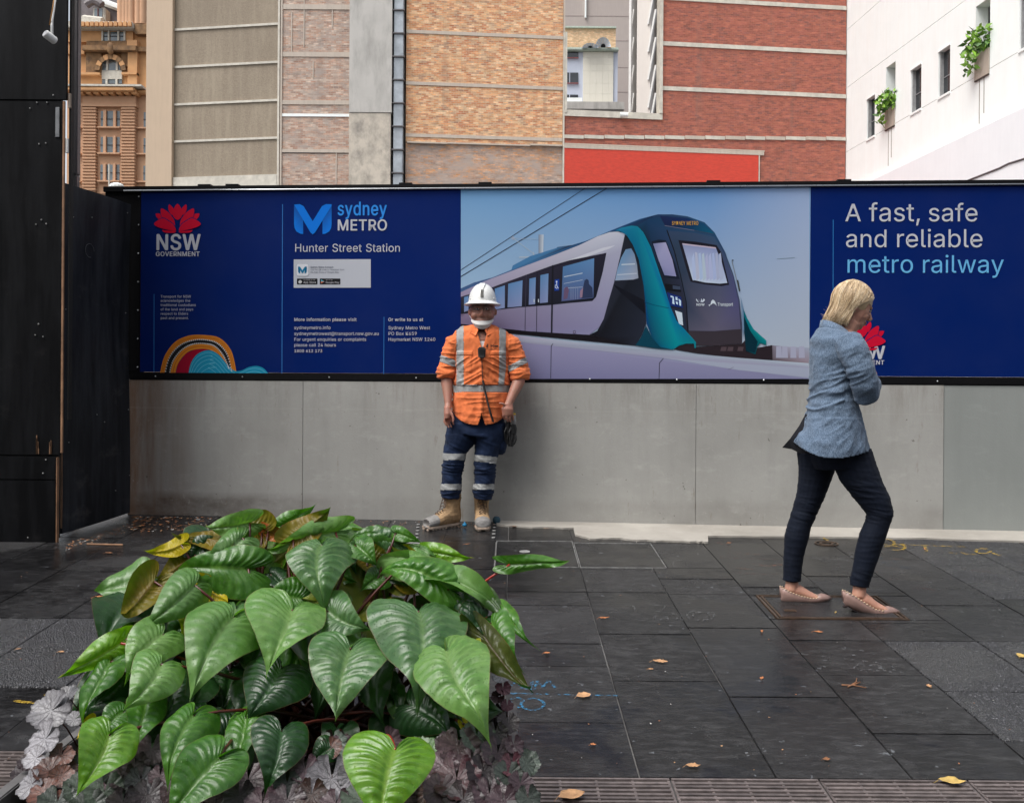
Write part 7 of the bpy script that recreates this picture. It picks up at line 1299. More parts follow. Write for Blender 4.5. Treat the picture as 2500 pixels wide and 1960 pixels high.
# dark inside of the rear vent, sleeve seam, flared far cuff, lapel edge
m = MB(); a = [W_.w(*q) for q in ((1972, 1008, .03), (1955, 1040, .03), (1934, 1072, .04), (1916, 1094, .05), (1940, 1098, .05), (1966, 1112, .03), (1990, 1095, .01), (1984, 1050, .0))]; m.prism(a, [q+Vector((.003, .006, 0)) for q in a]); m.build('vent_flap', lining, wom, bevel=.001)
m = MB(); rs = []
for t in range(6):
    u = t/5; c = W_.w(2122+u*15, 936+u*14, .03); ax = Vector((.62, .3, -.45)).normalized(); b1 = ax.cross(Vector((0, 0, 1))).normalized(); b2 = ax.cross(b1)
    rs.append([c+(b1*math.cos(q)+b2*math.sin(q))*k*(13+u*11) for q in [2*math.pi*j/18 for j in range(18)]])
m.rings(rs, caps=False); o = m.build('flared_cuff', linen, wom, smooth=True); so_ = o.modifiers.new('s', 'SOLIDIFY'); so_.thickness = .003
m = MB(); rs = [[], [], []]
for q in range(25):
    a = R(60+240*q/24); ca_, sa_ = math.cos(a), math.sin(a); yt = 796-15*(-ca_)+0; rs[0].append(W_.w(2036+34*ca_, yt+26, 58*k*sa_)); rs[1].append(W_.w(2034+28*ca_, yt, 44*k*sa_)); rs[2].append(W_.w(2034+25*ca_, yt+3, 40*k*sa_))
m.rings(rs, close=False, caps=False); o = m.build('collar', linen, wom, smooth=True); so_ = o.modifiers.new('s', 'SOLIDIFY'); so_.thickness = .003
m = MB(); m.tube([onp for onp in [W_.w(2012, 836, -.185), W_.w(2024, 862, -.2), W_.w(2028, 890, -.2), W_.w(2034, 915, -.195)]], .0025, 6); m.build('sleeve_seam', linen, wom, smooth=True)
# hair: a cap of strands that fall from the crown past the jaw
rnd = random.Random(5); m = MB(); cap = MB()
hb(cap, -8, 13, 49, 39.5, 45); o = cap.build('hair_cap', [hairM], wom, smooth=True, colors=False)
ca = o.data.color_attributes.new('Col', 'FLOAT_COLOR', 'POINT')
for i, v in enumerate(o.data.vertices): ca.data[i].color = (.50, .36, .21, 1)
bm = bmesh.new(); bm.from_mesh(o.data); inv = tilt.inverted(); cc = W_.w(2084, 746, 0)
bmesh.ops.delete(bm, geom=[f for f in bm.faces if (lambda q: q.x/k > 18 and q.z/k < 20 or (q.x/k > 2 and q.z/k < -14))(inv @ (f.calc_center_median()+wloc(o)-cc))], context='FACES'); bm.to_mesh(o.data); bm.free()
for i in range(1900):
    side = -1 if rnd.random() < .8 else 1
    r0 = rnd.random(); az = rnd.uniform(-.25, 1.15)*math.pi*.5   # 0 = straight sideways, + = towards the back of the head
    r_c = 1+rnd.uniform(0, .045)
    x0 = 26-rnd.random()*52 if rnd.random() < .8 else 30; pts = []
    end = Vector((-14-24*math.sin(max(az, 0))-rnd.uniform(0, 16), side*(32*max(.15, math.cos(az))), -56-rnd.uniform(-12, 10)-(6 if az > .6 else 0)))
    if az < .05: end.x = rnd.uniform(-18, 2); end.z = -44-rnd.uniform(0, 14)
    start = Vector((x0, side*rnd.uniform(0, 4), 12+43*math.sqrt(max(0, 1-((x0+8)/50)**2))-2))
    N_ = 10; mid = Vector((-8+46*.98*(-math.sin(az)*.9)+x0*.35, side*38*max(.3, math.cos(az)), 6+rnd.uniform(-2, 2)))
    for j in range(N_):
        t = j/(N_-1); q = start*(1-t)**2+mid*2*t*(1-t)*1.0+end*t*t
        # keep outside the skull
        q.x = min(q.x, (-5 if q.z < -3 else -5+(q.z+3)*1.3)+(i*7 % 5)-2)
        pts.append(q)
    for _s in range(3): pts = [pts[0]]+[(pts[q-1]+pts[q]*2+pts[q+1])/4 for q in range(1, len(pts)-1)]+[pts[-1]]
    out_ = []
    for q in pts:
        e_ = Vector(((q.x+8)/51, q.y/41, (q.z-12)/47)); L2 = e_.length
        if q.z > -22 and L2 < 1: q = Vector((e_.x/L2*51-8, e_.y/L2*41, e_.z/L2*47+12))
        elif q.z <= -22 and abs(q.y) < 27 and q.x > -34: q.y = side*27
        q.x = min(q.x, (-3 if q.z < -3 else -3+(q.z+3)*1.35))
        out_.append(hp(q.x*r_c-(r_c-1)*8, q.z*(1+(r_c-1)*.6), q.y*r_c))
    pts = out_[:1]+[(out_[q-1]+out_[q]*2+out_[q+1])/4 for q in range(1, len(out_)-1)]+out_[-1:]
    # gravity keeps the ends hanging down
    drop = end.length*0; pts[-1].z -= .004
    tn = noise.noise(Vector((x0*.09, az*7, 2)))+rnd.uniform(-.12, .12); tone = (lambda L_: L_[max(0, min(5, int((tn+.45)*6.6)))])([(.22, .145, .08), (.40, .28, .16), (.52, .38, .22), (.62, .46, .28), (.72, .57, .38), (.80, .67, .48)]); n0 = len(m.v); wd = rnd.uniform(.35, .85)*k
    m.tube(pts, [(wd, wd*.5)]*(N_-2)+[(wd*.8, wd*.4), (wd*.25, wd*.2)], 5); 
    for q in range(n0, len(m.v)): m.c[q] = tone
for i in range(22):
    a = hp(-38, -26-rnd.uniform(0, 26), -rnd.uniform(0, 32)); b = a+Vector((-rnd.uniform(.03, .075), rnd.uniform(-.02, .02), rnd.uniform(-.03, .012))); n0 = len(m.v); m.tube([a+Vector((.03, 0, .03)), a, a.lerp(b, .5)+Vector((0, 0, -.014)), b+Vector((0, 0, .004))], [.0008, .0007, .0005, .0002], 4)
    for q in range(n0, len(m.v)): m.c[q] = (.6, .45, .3)
m.build('hair', hairM, wom, smooth=True, colors=True)
# pointed studded flats
shM = MAT('blush_leather', (.33, .21, .18), .38, .15, 20, .08); studM = MAT('gold_stud', (.85, .68, .45), .3, .05, 5, 0, metallic=.35); heelM = MAT('dark_heel', (.03, .02, .02), .5)
def flat(secs, dy, rise):
    """secs along the shoe from heel to toe: px, sole py, top py, half width px"""
    m = MB(); n_ = 14; rs = []
    for x, yb, yt, hw in secs:
        ring = []
        for j in range(n_+1):
            a = math.pi+math.pi*j/n_; c = math.cos(a); s_ = math.sin(a)
            ring.append(W_.w(x, yb-(yb-yt)*(1-abs(s_)**.6), dy+hw*k*c*(1.0 if True else 1)))
        rs.append(ring)
    m.rings(rs, close=False, caps=False)
    toe = rs[-1]; m.add([p.copy() for p in toe], [tuple(range(len(toe)))])
    heel = rs[0]; m.add([p.copy() for p in heel], [tuple(reversed(range(len(heel))))])
    # vamp over the toes
    vam = rs[-4:]; m.add([r_[0] for r_ in vam]+[r_[-1] for r_ in vam]+[((r_[0]+r_[-1])/2+Vector((0, 0, (.004, .013, .010, .003)[i]))) for i, r_ in enumerate(vam)], [(i, i+1, 8+i+1, 8+i) for i in range(3)]+[(8+i, 8+i+1, 4+i+1, 4+i) for i in range(3)])
    o = m.build('flat_shoe', shM, wom, smooth=True, auto=60); so_ = o.modifiers.new('s', 'SOLIDIFY'); so_.thickness = .003; so_.offset = 0
    m = MB(); m.tube([W_.w(x, yb+1.2, dy) for x, yb, yt, hw in secs[1:]], [(1.3*k, hw*k*.86) for x, yb, yt, hw in secs[1:]], 12, up=(0, 0, 1)); m.build('sole', heelM, o, smooth=True)
    x, yb = secs[1][0], secs[1][1]; m = MB(); m.tube([W_.w(x+2, yb-1, dy), W_.w(x+3, yb+rise, dy)], [(10*k), (9*k)], 12); m.build('heel', heelM, o)
    edge_ = [r_[0] for r_ in rs[:-3]]+[r_[-1] for r_ in rs[:-3]]
    def line(pp, cnt):
        L_ = [(b-a).length for a, b in zip(pp, pp[1:])]; tot = sum(L_); out = []
        for i in range(cnt):
            s_ = tot*(i+.5)/cnt
            for q, l in enumerate(L_):
                if s_ <= l: out.append(pp[q].lerp(pp[q+1], s_/l)); break
                s_ -= l
        return out
    for side, cnt in ((0, 13), (-1, 13)):
        for p in line([r_[side] for r_ in rs[:-3]], cnt): m = MB(); m.ball(p+Vector((0, -.002 if side == 0 else .002, 0)), .0042, 6); m.build('stud', studM, o)
    a, b = rs[-4][0], rs[-4][-1]
    for i in range(5): m = MB(); m.ball(a.lerp(b, (i+.5)/5)+Vector((.004, 0, .0075*math.sin(math.pi*(i+.5)/5)+.003)), .0034, 6); m.build('stud', studM, o)
flat([(1919, 1470, 1443, 9), (1924, 1480, 1443, 14), (1940, 1483, 1452, 17), (1962, 1483, 1460, 18), (1988, 1483, 1466, 19), (2005, 1482, 1466, 20), (2020, 1480, 1464, 15), (2033, 1477, 1466, 9), (2045, 1471, 1469, 2)], .1, 3)
flat([(2044, 1458, 1434, 9), (2050, 1468, 1434, 14), (2068, 1477, 1443, 17), (2090, 1486, 1458, 18), (2115, 1493, 1473, 19), (2135, 1495, 1476, 20), (2150, 1493, 1475, 15), (2165, 1490, 1478, 9), (2180, 1485, 1483, 2)], -.09, 3)
# ================================================================ planter, big leaved plant, coral bells
NV = 13
def leaf_mat(name, top, top2, under, vein, gloss=.33, wet=.5, under2=None):
    b = NB(name); at = b('Attribute', {'attribute_name': 'Col'}); sp = b('SeparateColor', Color=at.outputs['Color']); j, s = sp.outputs[0], sp.outputs[1]
    v = b.pos(obj=True); rnd = b('ObjectInfo').outputs['Random']
    n = b.noise(v, 14, 5, .6); c = b.mix(b.ramp(n, [(.35, 0), (.7, 1)]), top2, top)
    mott = b.noise(v, 60, 4, .7); c = b.mix(b.ramp(mott, [(.5, 0), (.7, .3)]), c, vein)
    ph = b.math('MULTIPLY', s, NV*2*math.pi); vv = b.math('COSINE', ph); vm = b.ramp(vv, [(.86, 0), (.995, 1)])
    vm = b.math('MULTIPLY', vm, b.ramp(j, [(0, .4), (.35, .14), (.9, .0)])); mid = b.ramp(j, [(.0, .8), (.03, .5), (.10, 0)])
    vm = b.math('MAXIMUM', vm, b.math('MULTIPLY', mid, .85)); c = b.mix(vm, c, vein)
    edge = b.ramp(j, [(.975, 0), (1.0, .8)]); c = b.mix(edge, c, (.16, .10, .05))
    spot = b.noise(v, 9, 3, .6); c = b.mix(b.ramp(spot, [(.70, 0), (.73, .55)]), c, (.30, .20, .06)); dk = b.noise(v, 6, 6, .75); c = b.mix(b.ramp(dk, [(.45, 0), (.68, .45)]), c, tuple(x*.45 for x in top2))
    c = b.mix(1, c, b.ramp(rnd, [(0, (.75, .8, .8)), (1, (1.1, 1.08, 1))]), 'MULTIPLY')
    un = b.mix(b.ramp(n, [(.35, 0), (.7, 1)]), under2 or under, under); un = b.mix(b.math('MULTIPLY', vm, .9), un, (.07, .02, .012)); un = b.mix(edge, un, (.2, .04, .02))
    bf = b('NewGeometry').outputs['Backfacing']; col = b.mix(bf, c, un)
    dr = b('TexVoronoi', Vector=v, Scale=210.0); dh = b.ramp(dr.outputs['Distance'], [(.10, 1), (.34, 0)]); cellr = b('SeparateColor', Color=dr.outputs['Color']).outputs[0]; dh = b.math('MULTIPLY', dh, b.ramp(cellr, [(.62, 0), (.64, 1)]))
    sheen = b.noise(v, 5, 3, .5)
    b.set(Base_Color=col, Roughness=b.math('MULTIPLY_ADD', dh, -.15, b.math('MULTIPLY_ADD', sheen, .24, gloss-.07)), Specular_IOR_Level=b.math('MULTIPLY_ADD', bf, -.35, .55), Coat_Weight=wet*.2, Coat_Roughness=.25)
    n1 = b('Bump', Height=b.math('MULTIPLY', dh, wet), Strength=.8, Distance=.0022); fine = b.noise(v, 260, 3, .6)
    n2 = b('Bump', Height=fine, Strength=.18, Distance=.002, Normal=n1.outputs[0]); b.put(b.b.inputs['Normal'], n2.outputs[0])
    tr = b('BsdfTranslucent', Color=b.mix(1, c, (1.6, 1.9, .6), 'MULTIPLY')); mx = b('MixShader', Fac=.3); b.t.links.new(b.b.outputs[0], mx.inputs[1]); b.t.links.new(tr.outputs[0], mx.inputs[2])
    b.t.links.new(mx.outputs[0], b.t.nodes['Material Output'].inputs[0]); return b.m
LM = {'g': leaf_mat('leaf_green', (.082, .235, .02), (.026, .11, .008), (.16, .17, .02), (.15, .30, .05)),
      'p': leaf_mat('leaf_pale_sheen', (.19, .35, .10), (.085, .21, .04), (.17, .15, .02), (.2, .33, .1), .38, .9),  # whitish water sheen is painted into the pale base colour
      's': leaf_mat('leaf_silvery_wet', (.105, .215, .075), (.042, .125, .032), (.13, .12, .02), (.16, .28, .08), .34, 1.0),
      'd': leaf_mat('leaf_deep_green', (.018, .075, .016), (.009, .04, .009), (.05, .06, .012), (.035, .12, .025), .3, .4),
      'l': leaf_mat('leaf_lime', (.16, .34, .018), (.09, .24, .01), (.24, .26, .015), (.3, .45, .05), .32, .7),
      'y': leaf_mat('leaf_yellow', (.38, .36, .012), (.24, .30, .01), (.42, .33, .01), (.42, .38, .03), .35, .5),
      'o': leaf_mat('leaf_olive_back', (.05, .12, .02), (.03, .08, .014), (.20, .125, .010), (.12, .2, .04), .35, .4, (.13, .12, .01)),
      'r': leaf_mat('leaf_orange_back', (.10, .13, .02), (.06, .1, .014), (.42, .12, .015), (.2, .2, .04), .35, .4, (.3, .08, .01))}
petM = MAT('maroon_petiole', (.085, .016, .012), .35, .4, 12, .05, spec=.5, obj=True); petR = MAT('red_petiole', (.38, .03, .02), .32, .3, 12, .05, obj=True)
OUT = [(0, 0, 0), (.05, .06, -.19), (.11, .16, -.30), (.19, .30, -.315), (.27, .42, -.21), (.37, .49, -.02), (.48, .49, .17), (.6, .43, .37), (.72, .325, .57), (.83, .20, .76), (.92, .09, .9), (.97, .03, .98), (1, 0, 1.06)]
def outl(s):
    for a, b in zip(OUT, OUT[1:]):
        if s <= b[0]: t = (s-a[0])/(b[0]-a[0]); t2 = t; return a[1]+(b[1]-a[1])*t2, a[2]+(b[2]-a[2])*t2
    return 0, 1.06
def outs(s):
    e = .03; p = [outl(min(1, max(0, s+d))) for d in (-e, 0, e)]; 
    if s < e or s > 1-e: return p[1]
    return (p[0][0]+p[1][0]*2+p[2][0])/4, (p[0][1]+p[1][1]*2+p[2][1])/4
def dep(py): 
    for (a, da), (b, db) in zip(((1200, 2.66), (1300, 2.62), (1400, 2.54), (1500, 2.42), (1600, 2.30), (1750, 2.16), (1900, 2.04), (2100, 1.94)), ((1300, 2.62), (1400, 2.54), (1500, 2.42), (1600, 2.30), (1750, 2.16), (1900, 2.04), (2100, 1.94), (2400, 1.8))):
        if py <= b: return da+(db-da)*(py-a)/(b-a)
    return 1.8
def leaf(parent, rnd, B, T, w_, kind='g', off=0, tipoff=0, roll=0, fold=.25, bulge=.12, wave=.03, flip=False, asym=0, amp=1, petiole=True, up=.35, red=False, tipcurl=.1, ns=48, nj=9):
    pB = P(B[0], B[1], dep(B[1])+off); pT = P(T[0], T[1], dep(T[1])+off+tipoff); y = pT-pB; L_ = y.length/1.06; y.normalize()
    tocam = (Vector((0, 0, EYE))-pB).normalized(); nrm = (tocam+Vector((0, 0, up))); nrm = (nrm-y*nrm.dot(y)).normalized()
    if flip: nrm = -nrm
    nrm = Matrix.Rotation(R(roll), 3, y) @ nrm; x = y.cross(nrm).normalized()
    wr = w_*1.13/F*pB.y/.98; wave = wave*rnd.uniform(1.2, 3.0); roll += rnd.uniform(-9, 9); fold = fold*rnd.uniform(.5, 1.6); asym += rnd.uniform(-.09, .09); bulge *= rnd.uniform(.6, 1.7); tipcurl *= rnd.uniform(.3, 3); kx = rnd.uniform(-.11, .11)*L_; tw = rnd.uniform(-.8, .8); sdl, sdr = rnd.uniform(0, .85)**1.5, rnd.uniform(0, .85)**1.5; vs = []; cs = []; ph = rnd.uniform(0, 6.28); ph2 = rnd.uniform(0, 6.28)
    for i in range(ns+1):
        s = (i/ns); s_ = s**1.05; ox, oy = outs(s_); my = max(0, (s_-.12)/.88)**1.45
        for j in range(-nj, nj+1):
            q = j/nj; aq = abs(q); sg = 1 if q > 0 else -1
            lx = ox*aq*wr*sg*(1+asym*sg); ly = (my+(oy-my)*(aq**1.15)-.13*math.sin(math.pi*aq)*(1-s_*.8)*min(1, s_*3))*L_
            t = ly/L_; rib = (math.cos(2*math.pi*NV*s_)*-.5+.5)*min(1, aq*2.5)*(1-aq**4)*min(1, s_*8)*min(1, (1-s_)*7)
            xn = abs(lx)/wr*2
            z = fold*abs(lx)*(1-.45*xn)+bulge*L_*4*max(-.3, t)*(1-t)*.5+rib*.0058*amp*(wr/.16)-.004*max(0, 1-aq*7)
            z += wave*L_*(aq**3)*math.sin(s_*9+ph+(1.3 if q > 0 else 0))-.10*L_*(xn**3)*(.6+.4*math.sin(ph2+(q > 0)*2))*.6
            z += tw*lx*(t-.4)*.5-(sdl if sg < 0 else sdr)*abs(lx)*xn*.8
            if t > .8: z -= tipcurl*L_*((t-.8)/.26)**2
            if t < 0: z -= .25*L_*t*t*2
            vs.append(pB+x*(lx+kx*4*max(0, t)*(1-t)*.8)+y*ly+nrm*(z+.034*L_*noise.noise(Vector((lx*16+ph, ly*16, ph2)))+.0035*noise.noise(Vector((lx*60+ph, ly*60, ph2))))); cs.append((aq, s_, 0))
    m = MB(); m.v = [tuple(v) for v in vs]; m.c = cs; n_ = 2*nj+1
    for i in range(ns):
        for j in range(n_-1): m.f.append((i*n_+j, i*n_+j+1, (i+1)*n_+j+1, (i+1)*n_+j)); m.m.append(0)
    o = m.build('leaf', LM[kind], parent, smooth=True, colors=True); origin_to(o, pB)
    if petiole:
        root = Vector((-.47+rnd.uniform(-.22, .2)+(pB.x+.45)*.25, 2.42+rnd.uniform(-.06, .1), .50)); mid = root.lerp(pB, .55)+Vector((0, .05, .07)); pts = []
        for i in range(9): t = i/8; pts.append(root*(1-t)**2+mid*2*t*(1-t)+(pB-nrm*.002)*t*t)
        m = MB(); m.tube(pts, [.0072-.0042*i/8 for i in range(9)], 8); m.build('petiole', petR if red else petM, parent, smooth=True)
    return o
pt = thing('planter_box', 'metal edged planter box at the kerb holding the leafy plants', 'planter', (-.53, 2.26, gz(0, 2.26)))
crate = MAT('black_crate', (.01, .01, .011), .5); soilM = MAT('dark_soil', (.02, .014, .01), .95, .5, 30, 1, 60, .02); railM = MAT('dull_grey_rail', (.17, .165, .165), .5, .3, 20, .2, 120, metallic=.3)
PZ = .56
for nm, x0, x1, y0, y1 in (('side_rail', -.008, .021, 1.9, 2.62), ('side_rail', -1.11, -1.081, 1.9, 2.62), ('back_rail', -1.08, -.0085, 2.592, 2.62), ('front_rail', -1.08, -.0085, 1.9, 1.928)):
    m = MB(); m.box(x0, x1, y0, y1, .10, PZ); m.build(nm, railM, pt, bevel=.003)
m = MB(); m.box(-1.079, -.0095, 1.93, 2.59, PZ-.07, PZ-.05); m.build('soil', soilM, pt)
for i in range(16):
    for j in range(3): m = MB(); y = 1.95+i*.04; m.box(-.0215, -.0095, y, y+.028, PZ-.02-j*.026-.01, PZ-.006-j*.026+.0); m.build('crate_bar', crate, pt) if j < 2 else None
m = MB(); m.tube([Vector((-.013, 2.58, PZ-.04)), Vector((-.013, 2.585, PZ+.022)), Vector((-.03, 2.588, PZ+.03)), Vector((-.06, 2.588, PZ+.03))], .003, 6); m.build('wire_rim', galv, pt, smooth=True)
big = thing('leafy_plant', 'big glossy heart leaved plant with maroon stems in the planter', 'plant', (-.47, 2.34, .52)); rl = random.Random(12)
LV = [  # base, tip, width, kind, options   (listed back to front)
 ((640, 1300), (560, 1268), 88, 'o', dict(flip=True, off=.02, roll=-15)), ((690, 1282), (776, 1233), 42, 'g', dict(off=.03, roll=35)), ((716, 1318), (810, 1243), 82, 'o', dict(flip=True, off=0, wave=.04)), ((655, 1297), (727, 1340), 34, 'r', dict(flip=True, off=.02)),
 ((610, 1276), (494, 1291), 66, 'p', dict(off=-.01, roll=-38, wave=.05)), ((545, 1320), (424, 1316), 66, 'o', dict(flip=True, off=0, roll=20)), ((476, 1354), (536, 1308), 62, 'd', dict(off=.02)), ((443, 1329), (357, 1350), 46, 'y', dict(flip=True, off=.0)),
 ((473, 1355), (380, 1422), 80, 'o', dict(flip=True, off=.04)), ((376, 1420), (289, 1516), 84, 'o', dict(flip=True, off=.02)), ((592, 1312), (500, 1370), 84, 'p', dict(off=-.02)), ((606, 1388), (422, 1386), 118, 'g', dict(off=0, roll=-14, asym=-.1)),
 ((965, 1301), (845, 1313), 44, 'g', dict(off=.02, roll=30)), ((966, 1301), (1030, 1324), 34, 'g', dict(off=0, roll=20)), ((975, 1327), (884, 1309), 54, 's', dict(off=.03, flip=False, roll=-20)), ((868, 1330), (920, 1377), 70, 'g', dict(off=.0)), ((820, 1300), (636, 1352), 66, 'p', dict(off=.03, roll=-42)), ((860, 1296), (700, 1302), 40, 'p', dict(off=.06, roll=30)),
 ((1000, 1352), (940, 1322), 46, 'y', dict(off=.04, flip=True)), ((1045, 1352), (996, 1327), 34, 'p', dict(off=.02, roll=20)), ((1051, 1346), (1157, 1364), 40, 'l', dict(off=.03, roll=35)), ((1000, 1362), (1243, 1483), 92, 'p', dict(off=.0, roll=-18, wave=.04)), ((1095, 1437), (916, 1386), 104, 'g', dict(off=-.03, amp=1.5)),
 ((785, 1328), (794, 1480), 150, 's', dict(off=-.06, amp=1.8, fold=.1, bulge=.2, red=False)), ((476, 1428), (350, 1532), 98, 'p', dict(off=-.05, roll=-12)), ((735, 1462), (636, 1468), 92, 'g', dict(off=-.0, roll=-12)), ((800, 1490), (900, 1534), 108, 's', dict(off=-.02, roll=10)),
 ((1245, 1378), (1393, 1372), 42, 'g', dict(off=-.05, roll=32, red=True, wave=.06)), ((1165, 1440), (1238, 1514), 46, 'o', dict(off=.0)), ((1120, 1436), (1146, 1528), 78, 'd', dict(off=.02, amp=1.5)), ((1190, 1505), (1120, 1575), 104, 'd', dict(off=.04)), ((1228, 1491), (1299, 1580), 34, 'g', dict(off=.0, roll=30)), ((1200, 1520), (1268, 1632), 84, 'g', dict(off=.02, roll=18)), ((1183, 1556), (1305, 1700), 66, 'd', dict(off=-.02, flip=True, wave=.05)),
 ((570, 1505), (467, 1697), 172, 'p', dict(off=-.05, roll=-8)), ((714, 1486), (652, 1634), 176, 'p', dict(off=-.06, roll=6, asym=.08)), ((1022, 1491), (1020, 1702), 214, 's', dict(off=-.07, amp=1.4, fold=.12)), ((856, 1581), (818, 1750), 172, 's', dict(off=-.05, amp=1.2)), ((1127, 1577), (1184, 1694), 88, 'y', dict(off=.0)), ((1088, 1588), (1198, 1784), 176, 'p', dict(off=-.13, roll=-10, amp=1.6, asym=-.12)),
 ((295, 1570), (139, 1655), 70, 'l', dict(off=-.02, roll=-28, wave=.05, red=True)), ((300, 1560), (283, 1612), 62, 'y', dict(off=.03, flip=True)), ((398, 1548), (306, 1655), 112, 'p', dict(off=-.02)), ((393, 1621), (304, 1732), 118, 'p', dict(off=-.08, roll=-6)), ((269, 1613), (186, 1768), 74, 'g', dict(off=.0, roll=30)), ((300, 1643), (230, 1717), 76, 'd', dict(off=.03)), ((430, 1640), (398, 1770), 122, 'd', dict(off=.04)),
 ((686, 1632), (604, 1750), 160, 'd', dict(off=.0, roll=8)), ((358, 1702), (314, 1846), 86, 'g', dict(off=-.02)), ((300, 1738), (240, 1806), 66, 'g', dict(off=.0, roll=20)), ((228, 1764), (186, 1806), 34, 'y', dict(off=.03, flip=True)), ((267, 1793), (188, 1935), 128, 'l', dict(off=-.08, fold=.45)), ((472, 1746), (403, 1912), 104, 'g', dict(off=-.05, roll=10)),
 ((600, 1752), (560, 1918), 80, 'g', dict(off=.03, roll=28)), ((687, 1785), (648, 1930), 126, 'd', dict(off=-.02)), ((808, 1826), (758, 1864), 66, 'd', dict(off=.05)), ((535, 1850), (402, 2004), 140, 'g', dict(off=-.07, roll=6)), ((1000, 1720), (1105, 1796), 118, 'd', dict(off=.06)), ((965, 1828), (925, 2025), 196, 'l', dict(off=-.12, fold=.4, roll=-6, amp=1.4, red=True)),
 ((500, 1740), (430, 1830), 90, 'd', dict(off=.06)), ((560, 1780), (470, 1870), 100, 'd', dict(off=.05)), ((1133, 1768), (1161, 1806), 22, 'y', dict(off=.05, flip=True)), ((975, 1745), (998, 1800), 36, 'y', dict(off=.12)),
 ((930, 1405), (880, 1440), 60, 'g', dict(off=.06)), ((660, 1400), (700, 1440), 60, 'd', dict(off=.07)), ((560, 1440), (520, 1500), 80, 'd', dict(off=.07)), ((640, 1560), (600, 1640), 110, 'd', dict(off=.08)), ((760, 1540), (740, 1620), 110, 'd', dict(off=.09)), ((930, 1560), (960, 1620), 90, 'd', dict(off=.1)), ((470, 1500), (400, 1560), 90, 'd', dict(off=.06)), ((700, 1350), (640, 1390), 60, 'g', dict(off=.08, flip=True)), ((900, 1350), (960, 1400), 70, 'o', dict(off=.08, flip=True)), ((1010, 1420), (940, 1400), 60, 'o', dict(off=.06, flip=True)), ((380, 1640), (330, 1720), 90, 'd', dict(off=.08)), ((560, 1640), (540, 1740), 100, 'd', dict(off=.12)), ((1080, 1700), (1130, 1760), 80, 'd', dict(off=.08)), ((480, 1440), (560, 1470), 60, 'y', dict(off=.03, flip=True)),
]
for B_, T_, w_, k_, kw in LV:
    kw = dict(kw); kw.setdefault('wave', .03); leaf(big, rl, B_, T_, w_, k_, **kw)
# smaller leaves that fill the inside of the crown
def inside(x, y): return ((x-690)/470)**2+((y-1640)/350)**2
nf = 0
while nf < 120:
    x, y = rl.uniform(190, 1190), rl.uniform(1320, 1860)
    if inside(x, y) > .93 or (y > 1640 and 640 < x < 1000 and rl.random() < .75): continue
    a = math.atan2(y-1500+120, (x-690)*1.0)+rl.uniform(-.7, .7); L2 = rl.uniform(70, 150); dx, dy = math.cos(a)*L2*.9, abs(math.sin(a))*L2*.9+rl.uniform(-10, 40)
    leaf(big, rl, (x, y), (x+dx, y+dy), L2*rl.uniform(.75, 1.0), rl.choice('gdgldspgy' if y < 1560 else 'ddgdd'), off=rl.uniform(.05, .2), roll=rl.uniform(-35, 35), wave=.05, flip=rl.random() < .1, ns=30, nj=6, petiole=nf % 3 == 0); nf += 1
# coral bells: round lobed leaves
def bells_mat(name, c1, c2, vein, under):
    b = NB(name); at = b('Attribute', {'attribute_name': 'Col'}); sp = b('SeparateColor', Color=at.outputs['Color']); r_, a_ = sp.outputs[0], sp.outputs[1]; v = b.pos(obj=True); n = b.noise(v, 3.5, 6, .7); rnd = b('ObjectInfo').outputs['Random']
    wob = b.math('MULTIPLY_ADD', b.noise(v, 4, 3, .6), .10, a_); cs = b.math('COSINE', b.math('MULTIPLY', wob, 14*math.pi)); vm = b.math('MULTIPLY', b.ramp(cs, [(.72, 0), (.97, 1)]), b.ramp(r_, [(0, 1), (.95, .35)]))
    cr = b('TexVoronoi', {'feature': 'DISTANCE_TO_EDGE'}, Vector=v, Scale=4.2).outputs['Distance']; vm2 = b.ramp(cr, [(.015, .45), (.06, 0)]); vm = b.math('MAXIMUM', vm, vm2)
    c = b.mix(b.ramp(n, [(.35, 0), (.65, 1)]), c1, c2); c = b.mix(vm, c, vein); c = b.mix(b.ramp(r_, [(.86, 0), (1, .6)]), c, vein); c = b.mix(1, c, b.ramp(rnd, [(0, .2), (1, 1.1)]), 'MULTIPLY')
    c = b.mix(b('NewGeometry').outputs['Backfacing'], c, under); b.set(Base_Color=c, Roughness=.42, Specular_IOR_Level=.45); b.bump(b.math('MULTIPLY_ADD', vm, -1, b.math('MULTIPLY', n, .3)), .35, .003); return b.m
BM = [bells_mat('bells_purple', (.045, .022, .03), (.10, .06, .07), (.018, .006, .010), (.10, .01, .02)), bells_mat('bells_silver', (.27, .26, .28), (.42, .41, .43), (.03, .02, .025), (.10, .02, .03)), bells_mat('bells_green', (.055, .075, .06), (.12, .15, .12), (.02, .025, .02), (.09, .03, .03)), bells_mat('bells_plum', (.12, .02, .035), (.17, .07, .09), (.035, .006, .012), (.14, .01, .02)), bells_mat('bells_rust', (.14, .04, .02), (.10, .06, .05), (.03, .008, .006), (.16, .03, .01)), bells_mat('bells_grey', (.085, .08, .09), (.17, .16, .175), (.012, .008, .012), (.09, .02, .03))]
